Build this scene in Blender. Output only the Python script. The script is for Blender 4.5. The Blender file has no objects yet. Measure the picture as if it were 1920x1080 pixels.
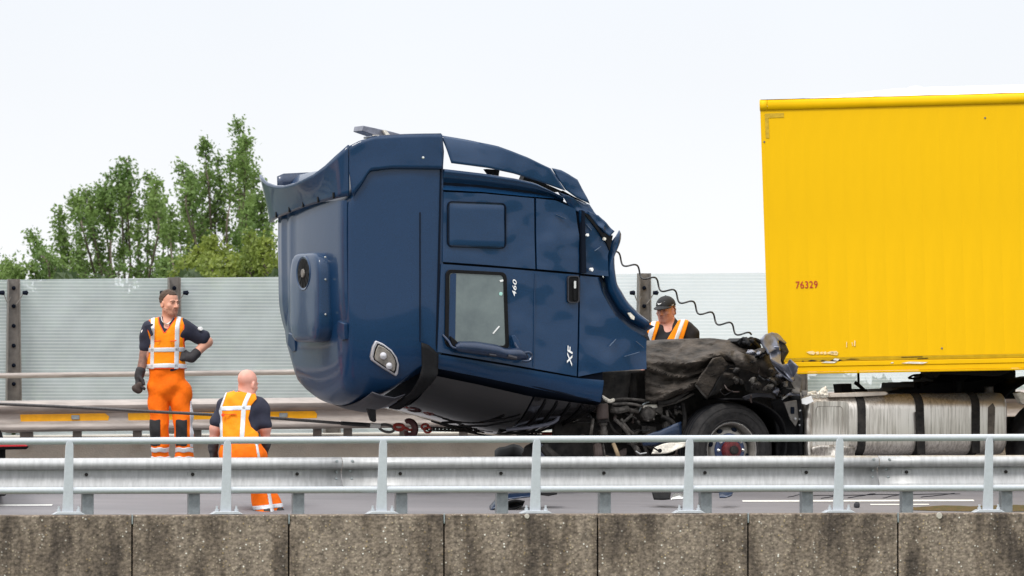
import bpy, bmesh, math, random
import numpy as np
from mathutils import Vector, Matrix, noise

random.seed(7)
RNG = np.random.default_rng(7)
SC = bpy.context.scene
COL = SC.collection
PI = math.pi

# ------------------------------------------------------------------ camera
F = 11700.0                      # focal length in pixels of the 1920 wide photograph
CAMZ = 0.985
PITCH = math.atan((740 - 540) / F)
cam_data = bpy.data.cameras.new('camera')
cam = bpy.data.objects.new('camera', cam_data)
COL.objects.link(cam)
cam.location = (0, 0, CAMZ)
cam.rotation_euler = (PI / 2 + PITCH, 0, 0)
cam_data.sensor_width = 36.0
cam_data.lens = 36.0 * F / 1920.0
cam_data.clip_start = 1.0
cam_data.clip_end = 6000.0
cam_data.dof.use_dof = True
cam_data.dof.focus_distance = 60.0
cam_data.dof.aperture_fstop = 6.3
SC.camera = cam

# ------------------------------------------------------------------ overcast sky and soft sun
SUN_EL, SUN_AZ = math.radians(52), math.radians(215)     # azimuth clockwise from +Y: behind the camera, a bit to its left
world = bpy.data.worlds.new('World')
SC.world = world
world.use_nodes = True
wn, wl = world.node_tree.nodes, world.node_tree.links
wn.clear()
w_out = wn.new('ShaderNodeOutputWorld')
w_sky = wn.new('ShaderNodeTexSky')
w_sky.sky_type = 'NISHITA'
w_sky.sun_disc = False
w_sky.sun_elevation = SUN_EL
w_sky.sun_rotation = SUN_AZ
w_bg1 = wn.new('ShaderNodeBackground')
w_bg1.inputs['Strength'].default_value = 0.05
wl.new(w_sky.outputs['Color'], w_bg1.inputs['Color'])
# cloud deck: luminance rises from the horizon to the zenith as under a real overcast
w_tc = wn.new('ShaderNodeTexCoord')
w_sep = wn.new('ShaderNodeSeparateXYZ')
wl.new(w_tc.outputs['Generated'], w_sep.inputs[0])
w_ramp = wn.new('ShaderNodeValToRGB')
w_ramp.color_ramp.elements[0].position = 0.0
w_ramp.color_ramp.elements[0].color = (0.95, 0.955, 0.965, 1)
w_ramp.color_ramp.elements[1].position = 1.0
w_ramp.color_ramp.elements[1].color = (1.0, 1.0, 1.0, 1)
e = w_ramp.color_ramp.elements.new(0.065)
e.color = (0.83, 0.86, 0.91, 1)
e = w_ramp.color_ramp.elements.new(0.25)
e.color = (0.95, 0.97, 1.0, 1)
wl.new(w_sep.outputs['Z'], w_ramp.inputs['Fac'])
w_noise = wn.new('ShaderNodeTexNoise')
w_noise.inputs['Scale'].default_value = 9.0
w_noise.inputs['Detail'].default_value = 3.0
wl.new(w_tc.outputs['Generated'], w_noise.inputs['Vector'])
w_nr = wn.new('ShaderNodeMapRange')
w_nr.inputs['From Min'].default_value = 0.3
w_nr.inputs['From Max'].default_value = 0.7
w_nr.inputs['To Min'].default_value = 0.97
w_nr.inputs['To Max'].default_value = 1.03
wl.new(w_noise.outputs['Fac'], w_nr.inputs['Value'])
w_mr = wn.new('ShaderNodeMapRange')
w_mr.inputs['From Min'].default_value = 0.05
w_mr.inputs['From Max'].default_value = 1.0
w_mr.inputs['To Min'].default_value = 0.90
w_mr.inputs['To Max'].default_value = 2.1
wl.new(w_sep.outputs['Z'], w_mr.inputs['Value'])
w_mul = wn.new('ShaderNodeMath')
w_mul.operation = 'MULTIPLY'
wl.new(w_mr.outputs['Result'], w_mul.inputs[0])
wl.new(w_nr.outputs['Result'], w_mul.inputs[1])
w_bg2 = wn.new('ShaderNodeBackground')
wl.new(w_ramp.outputs['Color'], w_bg2.inputs['Color'])
wl.new(w_mul.outputs['Value'], w_bg2.inputs['Strength'])
w_mix = wn.new('ShaderNodeMixShader')
w_mix.inputs['Fac'].default_value = 0.92
wl.new(w_bg1.outputs[0], w_mix.inputs[1])
wl.new(w_bg2.outputs[0], w_mix.inputs[2])
wl.new(w_mix.outputs[0], w_out.inputs['Surface'])

sun_data = bpy.data.lights.new('sun', 'SUN')
sun_data.energy = 1.5
sun_data.angle = math.radians(14)
sun_data.color = (1.0, 0.96, 0.90)
sun = bpy.data.objects.new('sun', sun_data)
COL.objects.link(sun)
sd = Vector((math.sin(SUN_AZ) * math.cos(SUN_EL), math.cos(SUN_AZ) * math.cos(SUN_EL), math.sin(SUN_EL)))
sun.rotation_euler = sd.to_track_quat('Z', 'Y').to_euler()
sun.location = sd * 50

SC.view_settings.view_transform = 'Standard'
SC.view_settings.look = 'None'
SC.view_settings.exposure = 0.36
SC.view_settings.gamma = 1.0
SC.view_settings.use_curve_mapping = False

# ------------------------------------------------------------------ maths helpers
CP, SP = math.cos(PITCH), math.sin(PITCH)

def P(px, py, Y):
    """World point at depth Y on the ray of photograph pixel (px, py)."""
    dx, dy = (px - 960) / F, (540 - py) / F
    d = Vector((dx, CP - dy * SP, SP + dy * CP))
    return Vector((0, 0, CAMZ)) + d * (Y / d.y)

ROADT = 0.1658                                   # the road runs 9.4 degrees off the picture plane
def RL(Z0, px, py):
    return P(px, py, Z0 / (1 - ROADT * (px - 960) / F))
RU = Vector((1, ROADT, 0)).normalized()          # along the road
RN = Vector((-RU.y, RU.x, 0))                    # across the road, away from the camera

YAW = math.radians(21.4)
T16 = math.tan(YAW)
CW = Vector((-math.sin(YAW), math.cos(YAW), 0))  # across the truck, away from the camera
CU = Vector((math.cos(YAW), math.sin(YAW), 0))   # along the truck, to its rear
CZ0, CX0 = 59.6, (820 - 960) / F * 59.6
def CB(px, py, c=0.0):
    """Point c metres behind the truck's near side, on which pixel (px, py) lies at c = 0."""
    k = (px - 960) / F
    return P(px, py, (CZ0 - T16 * CX0) / (1 - T16 * k)) + CW * c

def CV(px, py, c=0.0):
    """Point c metres behind the truck's near side that shows at pixel (px, py)."""
    o, d = Vector((0, 0, CAMZ)), P(px, py, 60.0) - Vector((0, 0, CAMZ))
    base = CB(960, 540)
    return o + d * (((base - o).dot(CW) + c) / d.dot(CW))

def lerp(a, b, t):
    return a + (b - a) * t

def smooth(t):
    t = min(1, max(0, t))
    return t * t * (3 - 2 * t)

def poly_at(pts, t):
    """Point at fraction t (by length) of a polyline of tuples."""
    if len(pts) == 1:
        return pts[0]
    L = [math.dist(pts[i], pts[i + 1]) for i in range(len(pts) - 1)]
    tot = sum(L)
    s = t * tot
    for i, l in enumerate(L):
        if s <= l or i == len(L) - 1:
            f = 0 if l == 0 else min(1, s / l)
            return tuple(lerp(a, b, f) for a, b in zip(pts[i], pts[i + 1]))
        s -= l

def interp(x, xs, ys):
    return float(np.interp(x, xs, ys))

def spline(pts, n=8):
    """Catmull-Rom through Vectors."""
    pts = [Vector(p) for p in pts]
    out = []
    for i in range(len(pts) - 1):
        p0, p1, p2, p3 = pts[max(i - 1, 0)], pts[i], pts[i + 1], pts[min(i + 2, len(pts) - 1)]
        for k in range(n):
            t = k / n
            out.append(0.5 * ((2 * p1) + (p2 - p0) * t + (2 * p0 - 5 * p1 + 4 * p2 - p3) * t * t + (3 * p1 - p0 - 3 * p2 + p3) * t ** 3))
    out.append(pts[-1])
    return out

# ------------------------------------------------------------------ object helpers
WLOC = {}

def setp(o, label=None, cat=None, group=None, kind=None):
    if label: o['label'] = label
    if cat: o['category'] = cat
    if group: o['group'] = group
    if kind: o['kind'] = kind
    return o

def empty(name, loc, label=None, cat=None, group=None, parent=None):
    o = bpy.data.objects.new(name, None)
    o.empty_display_size = 0.2
    COL.objects.link(o)
    loc = Vector(loc)
    if parent is not None:
        o.parent = parent
        o.location = loc - WLOC[parent]
    else:
        o.location = loc
    WLOC[o] = loc
    return setp(o, label, cat, group)

class MB:
    def __init__(self):
        self.v, self.f = [], []
    def add(self, vs, fs):
        n = len(self.v)
        self.v += [tuple(p) for p in vs]
        self.f += [tuple(i + n for i in f) for f in fs]
        return self
    def box(self, c, size, X=Vector((1, 0, 0)), Y=Vector((0, 1, 0)), Z=Vector((0, 0, 1))):
        c = Vector(c)
        a, b, d = X * size[0] / 2, Y * size[1] / 2, Z * size[2] / 2
        vs = [c + i * a + j * b + k * d for i in (-1, 1) for j in (-1, 1) for k in (-1, 1)]
        return self.add(vs, [(0, 1, 3, 2), (4, 6, 7, 5), (0, 4, 5, 1), (2, 3, 7, 6), (0, 2, 6, 4), (1, 5, 7, 3)])
    def bar(self, p, q, w, h, up=Vector((0, 0, 1))):
        p, q = Vector(p), Vector(q)
        d = q - p
        L = d.length
        d.normalize()
        s = d.cross(up)
        if s.length < 1e-4:
            s = d.cross(Vector((1, 0, 0)))
        s.normalize()
        u = s.cross(d)
        return self.box((p + q) / 2, (L, w, h), d, s, u)
    def tube(self, pts, r, n=10, closed=False, caps=True):
        pts = [Vector(p) for p in pts]
        m = len(pts)
        rs = r if isinstance(r, (list, tuple)) else [r] * m
        ref = None
        rings = []
        for i, p in enumerate(pts):
            if closed:
                t = pts[(i + 1) % m] - pts[i - 1]
            else:
                t = pts[min(i + 1, m - 1)] - pts[max(i - 1, 0)]
            t.normalize()
            if ref is None:
                ref = t.orthogonal().normalized()
            ref = (ref - t * ref.dot(t)).normalized()
            b = t.cross(ref)
            rings.append([p + (ref * math.cos(2 * PI * k / n) + b * math.sin(2 * PI * k / n)) * rs[i] for k in range(n)])
        vs = [v for rg in rings for v in rg]
        fs = []
        for i in range(m if closed else m - 1):
            j = (i + 1) % m
            for k in range(n):
                fs.append((i * n + k, i * n + (k + 1) % n, j * n + (k + 1) % n, j * n + k))
        if caps and not closed:
            fs.append(tuple(range(n - 1, -1, -1)))
            fs.append(tuple((m - 1) * n + k for k in range(n)))
        return self.add(vs, fs)
    def lathe(self, prof, c, axis, n=32, close=False, caps=True):
        """prof: (axial, radius) pairs round axis through c."""
        c, axis = Vector(c), Vector(axis).normalized()
        a = axis.orthogonal().normalized()
        b = axis.cross(a)
        vs = [c + axis * h + (a * math.cos(2 * PI * k / n) + b * math.sin(2 * PI * k / n)) * r for h, r in prof for k in range(n)]
        fs = []
        m = len(prof)
        for i in range(m if close else m - 1):
            j = (i + 1) % m
            for k in range(n):
                fs.append((i * n + k, i * n + (k + 1) % n, j * n + (k + 1) % n, j * n + k))
        if not close and caps:
            if prof[0][1] > 1e-6: fs.append(tuple(range(n - 1, -1, -1)))
            if prof[-1][1] > 1e-6: fs.append(tuple((m - 1) * n + k for k in range(n)))
        return self.add(vs, fs)
    def prism(self, pts, off):
        """Solid from an outline of points extruded by vector off."""
        pts = [Vector(p) for p in pts]
        off = Vector(off)
        n = len(pts)
        fs = [tuple(range(n)), tuple(range(2 * n - 1, n - 1, -1))]
        for i in range(n):
            j = (i + 1) % n
            fs.append((i, i + n, j + n, j))
        return self.add(pts + [p + off for p in pts], fs)
    def grid(self, rows, wrap=False):
        n = len(rows[0])
        vs = [p for r in rows for p in r]
        fs = []
        for i in range(len(rows) - 1):
            for k in range(n if wrap else n - 1):
                fs.append((i * n + k, i * n + (k + 1) % n, (i + 1) * n + (k + 1) % n, (i + 1) * n + k))
        return self.add(vs, fs)
    def build(self, name, m, parent=None, smooth=True, bevel=0, seg=2, solid=0, solid_off=0.0, angle=35, label=None, kind=None, subsurf=0, fix=True):
        me = bpy.data.meshes.new(name)
        V = np.array([tuple(v) for v in self.v], dtype=float)
        c = (V.min(0) + V.max(0)) / 2
        me.from_pydata([tuple(v) for v in (V - c)], [], self.f)
        if fix:
            bm = bmesh.new()
            bm.from_mesh(me)
            bmesh.ops.recalc_face_normals(bm, faces=bm.faces)
            bm.to_mesh(me)
            bm.free()
        me.update()
        o = bpy.data.objects.new(name, me)
        COL.objects.link(o)
        c = Vector(c)
        if parent is not None:
            o.parent = parent
            o.location = c - WLOC[parent]
        else:
            o.location = c
        WLOC[o] = c
        for mm in (m if isinstance(m, (list, tuple)) else [m]):
            me.materials.append(mm)
        if smooth:
            me.polygons.foreach_set('use_smooth', [True] * len(me.polygons))
            try:
                me.set_sharp_from_angle(angle=math.radians(angle))
            except Exception:
                pass
        if solid:
            md = o.modifiers.new('solidify', 'SOLIDIFY')
            md.thickness = solid
            md.offset = solid_off
        if bevel:
            md = o.modifiers.new('bevel', 'BEVEL')
            md.width = bevel
            md.segments = seg
            md.limit_method = 'ANGLE'
            md.angle_limit = math.radians(40)
        if subsurf:
            md = o.modifiers.new('subsurf', 'SUBSURF')
            md.levels = md.render_levels = subsurf
        if label: o['label'] = label
        if kind: o['kind'] = kind
        return o

def dup(o, parent, offset=Vector((0, 0, 0))):
    """A linked copy of a part under parent, moved by offset."""
    c = o.copy()
    COL.objects.link(c)
    w = WLOC[o] + Vector(offset)
    WLOC[c] = w
    c.parent = parent
    c.location = w - (WLOC[parent] if parent is not None else Vector((0, 0, 0)))
    return c

def coons(top, bottom, left, right, nu, nv):
    """Grid of (px, py) filling four polyline edges; rows run top to bottom."""
    rows = []
    c00, c10, c01, c11 = top[0], top[-1], bottom[0], bottom[-1]
    for j in range(nv + 1):
        v = j / nv
        row = []
        for i in range(nu + 1):
            u = i / nu
            T, B, L, R = poly_at(top, u), poly_at(bottom, u), poly_at(left, v), poly_at(right, v)
            row.append(tuple((1 - v) * T[k] + v * B[k] + (1 - u) * L[k] + u * R[k] - ((1 - u) * (1 - v) * c00[k] + u * (1 - v) * c10[k] + (1 - u) * v * c01[k] + u * v * c11[k]) for k in (0, 1)))
        rows.append(row)
    return rows

# ------------------------------------------------------------------ materials
def lin(h):
    h = h.lstrip('#')
    def f(c):
        c /= 255
        return c / 12.92 if c <= 0.04045 else ((c + 0.055) / 1.055) ** 2.4
    return tuple(f(int(h[i:i + 2], 16)) for i in (0, 2, 4)) + (1.0,)

def mat(name, col, rough=0.5, metal=0.0, var=0.0, var_scale=8.0, stretch=(1, 1, 1), col2=None, bump=0.0, bump_scale=60.0, coat=0.0, spec=0.5, trans=0.0, rvar=0.0, ior=1.5, rot=(0, 0, 0)):
    m = bpy.data.materials.new(name)
    m.use_nodes = True
    nt = m.node_tree
    b = nt.nodes['Principled BSDF']
    col = lin(col) if isinstance(col, str) else tuple(col) + (1.0,) * (4 - len(col))
    b.inputs['Base Color'].default_value = col
    b.inputs['Roughness'].default_value = rough
    b.inputs['Metallic'].default_value = metal
    b.inputs['Coat Weight'].default_value = coat
    b.inputs['Coat Roughness'].default_value = 0.06
    b.inputs['Specular IOR Level'].default_value = spec
    b.inputs['Transmission Weight'].default_value = trans
    b.inputs['IOR'].default_value = ior
    tc = nt.nodes.new('ShaderNodeTexCoord')
    mp = nt.nodes.new('ShaderNodeMapping')
    mp.inputs['Scale'].default_value = stretch
    mp.inputs['Rotation'].default_value = rot
    nt.links.new(tc.outputs['Object'], mp.inputs['Vector'])
    if var or col2 is not None or rvar:
        n = nt.nodes.new('ShaderNodeTexNoise')
        n.inputs['Scale'].default_value = var_scale
        n.inputs['Detail'].default_value = 5.0
        n.inputs['Roughness'].default_value = 0.62
        nt.links.new(mp.outputs['Vector'], n.inputs['Vector'])
        r = nt.nodes.new('ShaderNodeValToRGB')
        r.color_ramp.elements[0].position = 0.32
        r.color_ramp.elements[1].position = 0.68
        if col2 is None:
            a, c2 = tuple(x * (1 - var) for x in col[:3]) + (1,), tuple(min(1, x * (1 + var)) for x in col[:3]) + (1,)
        else:
            a, c2 = col, (lin(col2) if isinstance(col2, str) else tuple(col2) + (1.0,) * (4 - len(col2)))
        r.color_ramp.elements[0].color = a
        r.color_ramp.elements[1].color = c2
        nt.links.new(n.outputs['Fac'], r.inputs['Fac'])
        nt.links.new(r.outputs['Color'], b.inputs['Base Color'])
        if rvar:
            q = nt.nodes.new('ShaderNodeMapRange')
            q.inputs['To Min'].default_value = max(0, rough - rvar)
            q.inputs['To Max'].default_value = min(1, rough + rvar)
            nt.links.new(n.outputs['Fac'], q.inputs['Value'])
            nt.links.new(q.outputs['Result'], b.inputs['Roughness'])
    if bump:
        n2 = nt.nodes.new('ShaderNodeTexNoise')
        n2.inputs['Scale'].default_value = bump_scale
        n2.inputs['Detail'].default_value = 4.0
        nt.links.new(mp.outputs['Vector'], n2.inputs['Vector'])
        bp = nt.nodes.new('ShaderNodeBump')
        bp.inputs['Strength'].default_value = bump
        bp.inputs['Distance'].default_value = 0.02
        nt.links.new(n2.outputs['Fac'], bp.inputs['Height'])
        nt.links.new(bp.outputs['Normal'], b.inputs['Normal'])
    return m

M = {}
M['blue'] = mat('blue_paint', (0.005, 0.030, 0.082), 0.36, 0.0, var=0.35, var_scale=190, coat=0.45, spec=0.2, bump=0.10, bump_scale=5)
M['blue_roof'] = mat('blue_roof_paint', (0.005, 0.028, 0.078), 0.36, 0.0, var=0.35, var_scale=190, coat=0.40, spec=0.18, bump=0.08, bump_scale=4)
M['blue_dark'] = mat('darkened_blue_paint', (0.006, 0.020, 0.056), 0.4, 0.2, var=0.2, var_scale=30, coat=0.4)  # darker copy of the cab blue, tones down pieces lit from above
M['seam'] = mat('dark_seam', (0.004, 0.007, 0.015), 0.8, spec=0.1)
M['black'] = mat('black_plastic', (0.006, 0.006, 0.007), 0.6, spec=0.14, var=0.3, var_scale=25)
M['black_dirty'] = mat('dirty_black_metal', (0.006, 0.006, 0.007), 0.7, spec=0.18, col2=(0.038, 0.034, 0.031), var_scale=9, bump=0.3, bump_scale=40)
M['grease'] = mat('greasy_casting', (0.018, 0.016, 0.015), 0.6, 0.2, col2=(0.12, 0.108, 0.098), var_scale=16, spec=.3, bump=0.5, bump_scale=30)
M['cover'] = mat('dusty_engine_cover', (0.008, 0.0075, 0.007), 0.72, col2=(0.10, 0.083, 0.070), var_scale=4.6, stretch=(1, 1, 2.6), bump=0.7, spec=0.25, bump_scale=26)
M['rubber'] = mat('tyre_rubber', (0.010, 0.010, 0.011), 0.8, spec=.25, col2=(0.036, 0.034, 0.034), var_scale=11, bump=0.25, bump_scale=60)
M['galv'] = mat('galvanised_steel', '#a8a9aa', 0.45, 0.25, var=0.16, var_scale=7, stretch=(4.5, 1, .8), rot=(0, .5, 0), rvar=0.12)
M['galv_dull'] = mat('dull_galvanised_steel', '#8f9698', 0.5, 0.4, var=0.22, var_scale=16, bump=0.1)
M['paint_grey'] = mat('railing_paint', '#b3b8be', 0.42, 0.1, var=0.06, var_scale=35)
M['far_steel'] = mat('weathered_far_steel', '#9c948f', 0.5, 0.3, var=0.2, var_scale=7, stretch=(0.5, 1, 3))
M['post_steel'] = mat('weathered_barrier_post', '#6d6965', 0.6, 0.2, var=0.25, var_scale=14)
M['yellow_plate'] = mat('yellow_plate', '#e8a400', 0.45, var=0.12, var_scale=9, bump=0.15, bump_scale=14)
M['trailer'] = mat('yellow_trailer_paint', (0.75, 0.432, 0.0), 0.5, var=0.045, var_scale=2.2, stretch=(1.6, 1, .3), spec=0.15)
M['trailer_dirty'] = mat('dirty_yellow_rail', (0.43, 0.27, 0.002), 0.5, spec=0.2, var=0.12, var_scale=14)
M['white'] = mat('white_paint', (0.80, 0.80, 0.80), 0.45, var=0.05)
M['roof_white'] = mat('white_roof_sheet', (0.82, 0.83, 0.85), 0.5, var=0.03, var_scale=3)
M['scuff'] = mat('scuffed_metal', (0.70, 0.66, 0.58), 0.5, 0.2, var=0.25, var_scale=30)
M['red_print'] = mat('red_print', (0.42, 0.018, 0.010), 0.5)
M['steel'] = mat('bare_steel', (0.45, 0.45, 0.46), 0.35, 0.8, var=0.25, var_scale=20)
M['zinc'] = mat('crumpled_zinc_sheet', (0.20, 0.21, 0.26), 0.35, 0.55, var=0.22, var_scale=12, bump=0.2, bump_scale=12)
M['rim'] = mat('wheel_steel', (0.24, 0.225, 0.205), 0.45, 0.35, var=0.25, var_scale=16)
M['hub_blue'] = mat('hub_paint_blue', (0.035, 0.055, 0.13), 0.45, 0.2, var=0.3, var_scale=30)
M['hub_red'] = mat('hub_paint_red', (0.10, 0.008, 0.011), 0.6, var=0.6, var_scale=30)
M['chrome'] = mat('polished_nut', (0.75, 0.75, 0.73), 0.2, 0.8)
M['wire'] = mat('steel_cable', (0.09, 0.085, 0.085), 0.45, 0.6, var=0.3, var_scale=60)
M['chain'] = mat('chain_steel', (0.05, 0.045, 0.042), 0.5, 0.7, var=0.5, var_scale=60)
M['red_hook'] = mat('red_hook_paint', (0.30, 0.028, 0.018), 0.45, 0.1, var=0.4, var_scale=40)
M['maroon'] = mat('worn_maroon_hook', (0.075, 0.022, 0.026), 0.5, 0.3, var=0.4, var_scale=30)
M['sill_white'] = mat('white_ferrule', (0.62, 0.62, 0.60), 0.5)
M['hose'] = mat('black_hose', (0.02, 0.02, 0.022), 0.4)
M['orange'] = mat('orange_fabric', (0.90, 0.155, 0.004), 0.8, var=0.22, var_scale=7, bump=0.8, bump_scale=9, spec=.2)
M['vest'] = mat('orange_vest_fabric', (0.94, 0.265, 0.004), 0.75, var=0.16, var_scale=7, bump=0.8, bump_scale=10, spec=.25)
M['vest_edge'] = mat('red_vest_edging', (0.80, 0.07, 0.01), 0.7)
M['reflect'] = mat('silver_reflective_tape', (0.60, 0.62, 0.66), 0.45, 0.1, var=0.06, var_scale=20)
M['navy'] = mat('navy_shirt', (0.014, 0.016, 0.034), 0.85, var=0.2, var_scale=12, bump=0.3, bump_scale=14)
M['black_shirt'] = mat('black_shirt', (0.010, 0.009, 0.012), 0.85, bump=0.3, bump_scale=14)
M['knee'] = mat('black_knee_pad', (0.012, 0.013, 0.016), 0.8, bump=0.2, bump_scale=30)
M['glove'] = mat('dark_glove', (0.022, 0.020, 0.024), 0.75, var=0.3, var_scale=30)
M['skin'] = mat('skin', (0.60, 0.30, 0.21), 0.55, var=0.10, var_scale=14)
M['skin_pink'] = mat('pink_skin', (0.62, 0.30, 0.235), 0.5, var=0.10, var_scale=12)
M['tattoo'] = mat('tattooed_skin', (0.33, 0.17, 0.125), 0.6, col2=(0.10, 0.065, 0.06), var_scale=13)
M['hair'] = mat('brown_hair', (0.060, 0.036, 0.024), 0.85, var=0.35, var_scale=40)
M['hair_red'] = mat('reddish_hair', (0.22, 0.085, 0.035), 0.75, var=0.3, var_scale=40)
M['stubble'] = mat('beard_stubble', (0.42, 0.205, 0.14), 0.8, var=0.3, var_scale=60)
M['eye'] = mat('dark_eye', (0.02, 0.015, 0.012), 0.3)
M['lip'] = mat('lip', (0.34, 0.12, 0.09), 0.5)
M['cap'] = mat('black_cap', (0.012, 0.013, 0.016), 0.8, bump=0.15, bump_scale=40)
M['boot'] = mat('black_boot', (0.015, 0.014, 0.013), 0.6)
M['bark'] = mat('bark', (0.10, 0.08, 0.06), 0.9, var=0.3, var_scale=12)
M['lens_red'] = mat('red_lamp_lens', (0.45, 0.008, 0.015), 0.2, coat=0.5)
M['amber'] = mat('amber_truck_paint', (0.85, 0.36, 0.01), 0.35, coat=0.3)
M['marking'] = mat('road_paint', (0.72, 0.72, 0.68), 0.6, var=0.12, var_scale=25)
M['stone'] = mat('dark_stone', (0.03, 0.03, 0.035), 0.8)
M['moss'] = mat('moss', (0.055, 0.05, 0.012), 0.95, col2=(0.10, 0.06, 0.02), var_scale=14, bump=0.5, bump_scale=40)
M['interior'] = mat('cab_interior', (0.05, 0.055, 0.06), 0.8)

def tank_material():
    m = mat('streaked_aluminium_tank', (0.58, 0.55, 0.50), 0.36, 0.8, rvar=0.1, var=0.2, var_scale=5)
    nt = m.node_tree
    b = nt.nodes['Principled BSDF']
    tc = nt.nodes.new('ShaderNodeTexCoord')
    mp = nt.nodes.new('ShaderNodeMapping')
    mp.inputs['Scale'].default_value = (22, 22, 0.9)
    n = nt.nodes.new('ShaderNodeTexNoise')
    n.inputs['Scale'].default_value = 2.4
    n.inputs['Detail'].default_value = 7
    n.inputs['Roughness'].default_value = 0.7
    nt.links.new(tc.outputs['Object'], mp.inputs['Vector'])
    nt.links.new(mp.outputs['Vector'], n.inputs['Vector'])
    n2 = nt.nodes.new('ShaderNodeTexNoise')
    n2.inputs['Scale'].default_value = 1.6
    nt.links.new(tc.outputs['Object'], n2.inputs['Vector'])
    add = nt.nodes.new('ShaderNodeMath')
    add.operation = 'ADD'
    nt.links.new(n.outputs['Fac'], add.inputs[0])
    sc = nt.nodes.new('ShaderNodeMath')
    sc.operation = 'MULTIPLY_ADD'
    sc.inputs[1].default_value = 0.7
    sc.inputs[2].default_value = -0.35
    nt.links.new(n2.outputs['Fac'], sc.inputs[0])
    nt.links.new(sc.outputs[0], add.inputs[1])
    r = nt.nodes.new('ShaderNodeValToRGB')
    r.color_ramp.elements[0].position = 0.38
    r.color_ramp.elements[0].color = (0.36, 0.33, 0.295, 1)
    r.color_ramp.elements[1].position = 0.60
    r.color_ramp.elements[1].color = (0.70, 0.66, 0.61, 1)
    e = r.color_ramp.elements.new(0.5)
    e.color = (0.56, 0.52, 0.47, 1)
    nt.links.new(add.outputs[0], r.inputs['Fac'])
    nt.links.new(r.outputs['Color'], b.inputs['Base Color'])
    return m
M['tank'] = tank_material()

def parapet_material():
    m = bpy.data.materials.new('exposed_aggregate_concrete')
    m.use_nodes = True
    nt = m.node_tree
    N, L = nt.nodes, nt.links
    b = N['Principled BSDF']
    b.inputs['Roughness'].default_value = 0.9
    tc = N.new('ShaderNodeTexCoord')
    geo = N.new('ShaderNodeNewGeometry')
    def nz(scale, detail=4, st=(1, 1, 1), rough=0.6):
        mp = N.new('ShaderNodeMapping')
        mp.inputs['Scale'].default_value = st
        L.new(geo.outputs['Position'], mp.inputs['Vector'])
        n = N.new('ShaderNodeTexNoise')
        n.inputs['Scale'].default_value = scale
        n.inputs['Detail'].default_value = detail
        n.inputs['Roughness'].default_value = rough
        L.new(mp.outputs['Vector'], n.inputs['Vector'])
        return n
    def ramp(n, stops):
        r = N.new('ShaderNodeValToRGB')
        els = r.color_ramp.elements
        els[0].position, els[0].color = stops[0]
        els[1].position, els[1].color = stops[-1]
        for p, c in stops[1:-1]:
            q = els.new(p)
            q.color = c
        L.new(n, r.inputs['Fac'])
        return r
    base = ramp(nz(26, 5).outputs['Fac'], [(0.33, (0.105, 0.083, 0.066, 1)), (0.66, (0.30, 0.24, 0.188, 1))])
    # pebbles of the exposed aggregate
    vo = N.new('ShaderNodeTexVoronoi')
    vo.inputs['Scale'].default_value = 34
    L.new(geo.outputs['Position'], vo.inputs['Vector'])
    peb = ramp(vo.outputs['Distance'], [(0.16, (1, 1, 1, 1)), (0.34, (0, 0, 0, 1))])
    sel = N.new('ShaderNodeSeparateColor')
    L.new(vo.outputs['Color'], sel.inputs[0])
    pick = ramp(sel.outputs[0], [(0.42, (0, 0, 0, 1)), (0.55, (1, 1, 1, 1))])
    pm = N.new('ShaderNodeMath')
    pm.operation = 'MULTIPLY'
    L.new(peb.outputs['Color'], pm.inputs[0])
    L.new(pick.outputs['Color'], pm.inputs[1])
    pcol = ramp(sel.outputs[1], [(0.0, (0.36, 0.26, 0.13, 1)), (0.4, (0.44, 0.37, 0.28, 1)), (0.75, (0.34, 0.29, 0.23, 1)), (0.93, (0.78, 0.75, 0.69, 1))])
    mx = N.new('ShaderNodeMix')
    mx.data_type = 'RGBA'
    L.new(pm.outputs[0], mx.inputs['Factor'])
    L.new(base.outputs['Color'], mx.inputs['A'])
    L.new(pcol.outputs['Color'], mx.inputs['B'])
    # dark run-off stains, vertical
    st = ramp(nz(2.2, 5, (1.6, 1.6, 0.42), 0.6).outputs['Fac'], [(0.35, (0.36, 0.345, 0.345, 1)), (0.45, (0.72, 0.70, 0.68, 1)), (0.54, (1, 1, 1, 1))])
    st2 = ramp(nz(9, 4, (1.4, 1.4, 0.22)).outputs['Fac'], [(0.38, (0.50, 0.49, 0.49, 1)), (0.5, (1, 1, 1, 1))])
    m1 = N.new('ShaderNodeMix')
    m1.data_type = 'RGBA'
    m1.blend_type = 'MULTIPLY'
    m1.inputs['Factor'].default_value = 1
    L.new(mx.outputs['Result'], m1.inputs['A'])
    L.new(st.outputs['Color'], m1.inputs['B'])
    m2 = N.new('ShaderNodeMix')
    m2.data_type = 'RGBA'
    m2.blend_type = 'MULTIPLY'
    m2.inputs['Factor'].default_value = 0.55
    L.new(m1.outputs['Result'], m2.inputs['A'])
    L.new(st2.outputs['Color'], m2.inputs['B'])
    L.new(m2.outputs['Result'], b.inputs['Base Color'])
    bp = N.new('ShaderNodeBump')
    bp.inputs['Strength'].default_value = 0.6
    bp.inputs['Distance'].default_value = 0.01
    L.new(vo.outputs['Distance'], bp.inputs['Height'])
    bp.invert = True
    L.new(bp.outputs['Normal'], b.inputs['Normal'])
    return m
M['parapet'] = parapet_material()
M['concrete'] = mat('grey_barrier_concrete', (0.36, 0.335, 0.295), 0.9, col2=(0.50, 0.46, 0.40), var_scale=2.2, bump=0.3, bump_scale=60)
M['asphalt'] = mat('asphalt', (0.15, 0.145, 0.155), 0.8, col2=(0.205, 0.195, 0.205), var_scale=1.2, stretch=(0.35, 1.6, 1), bump=0.25, bump_scale=90)

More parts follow.
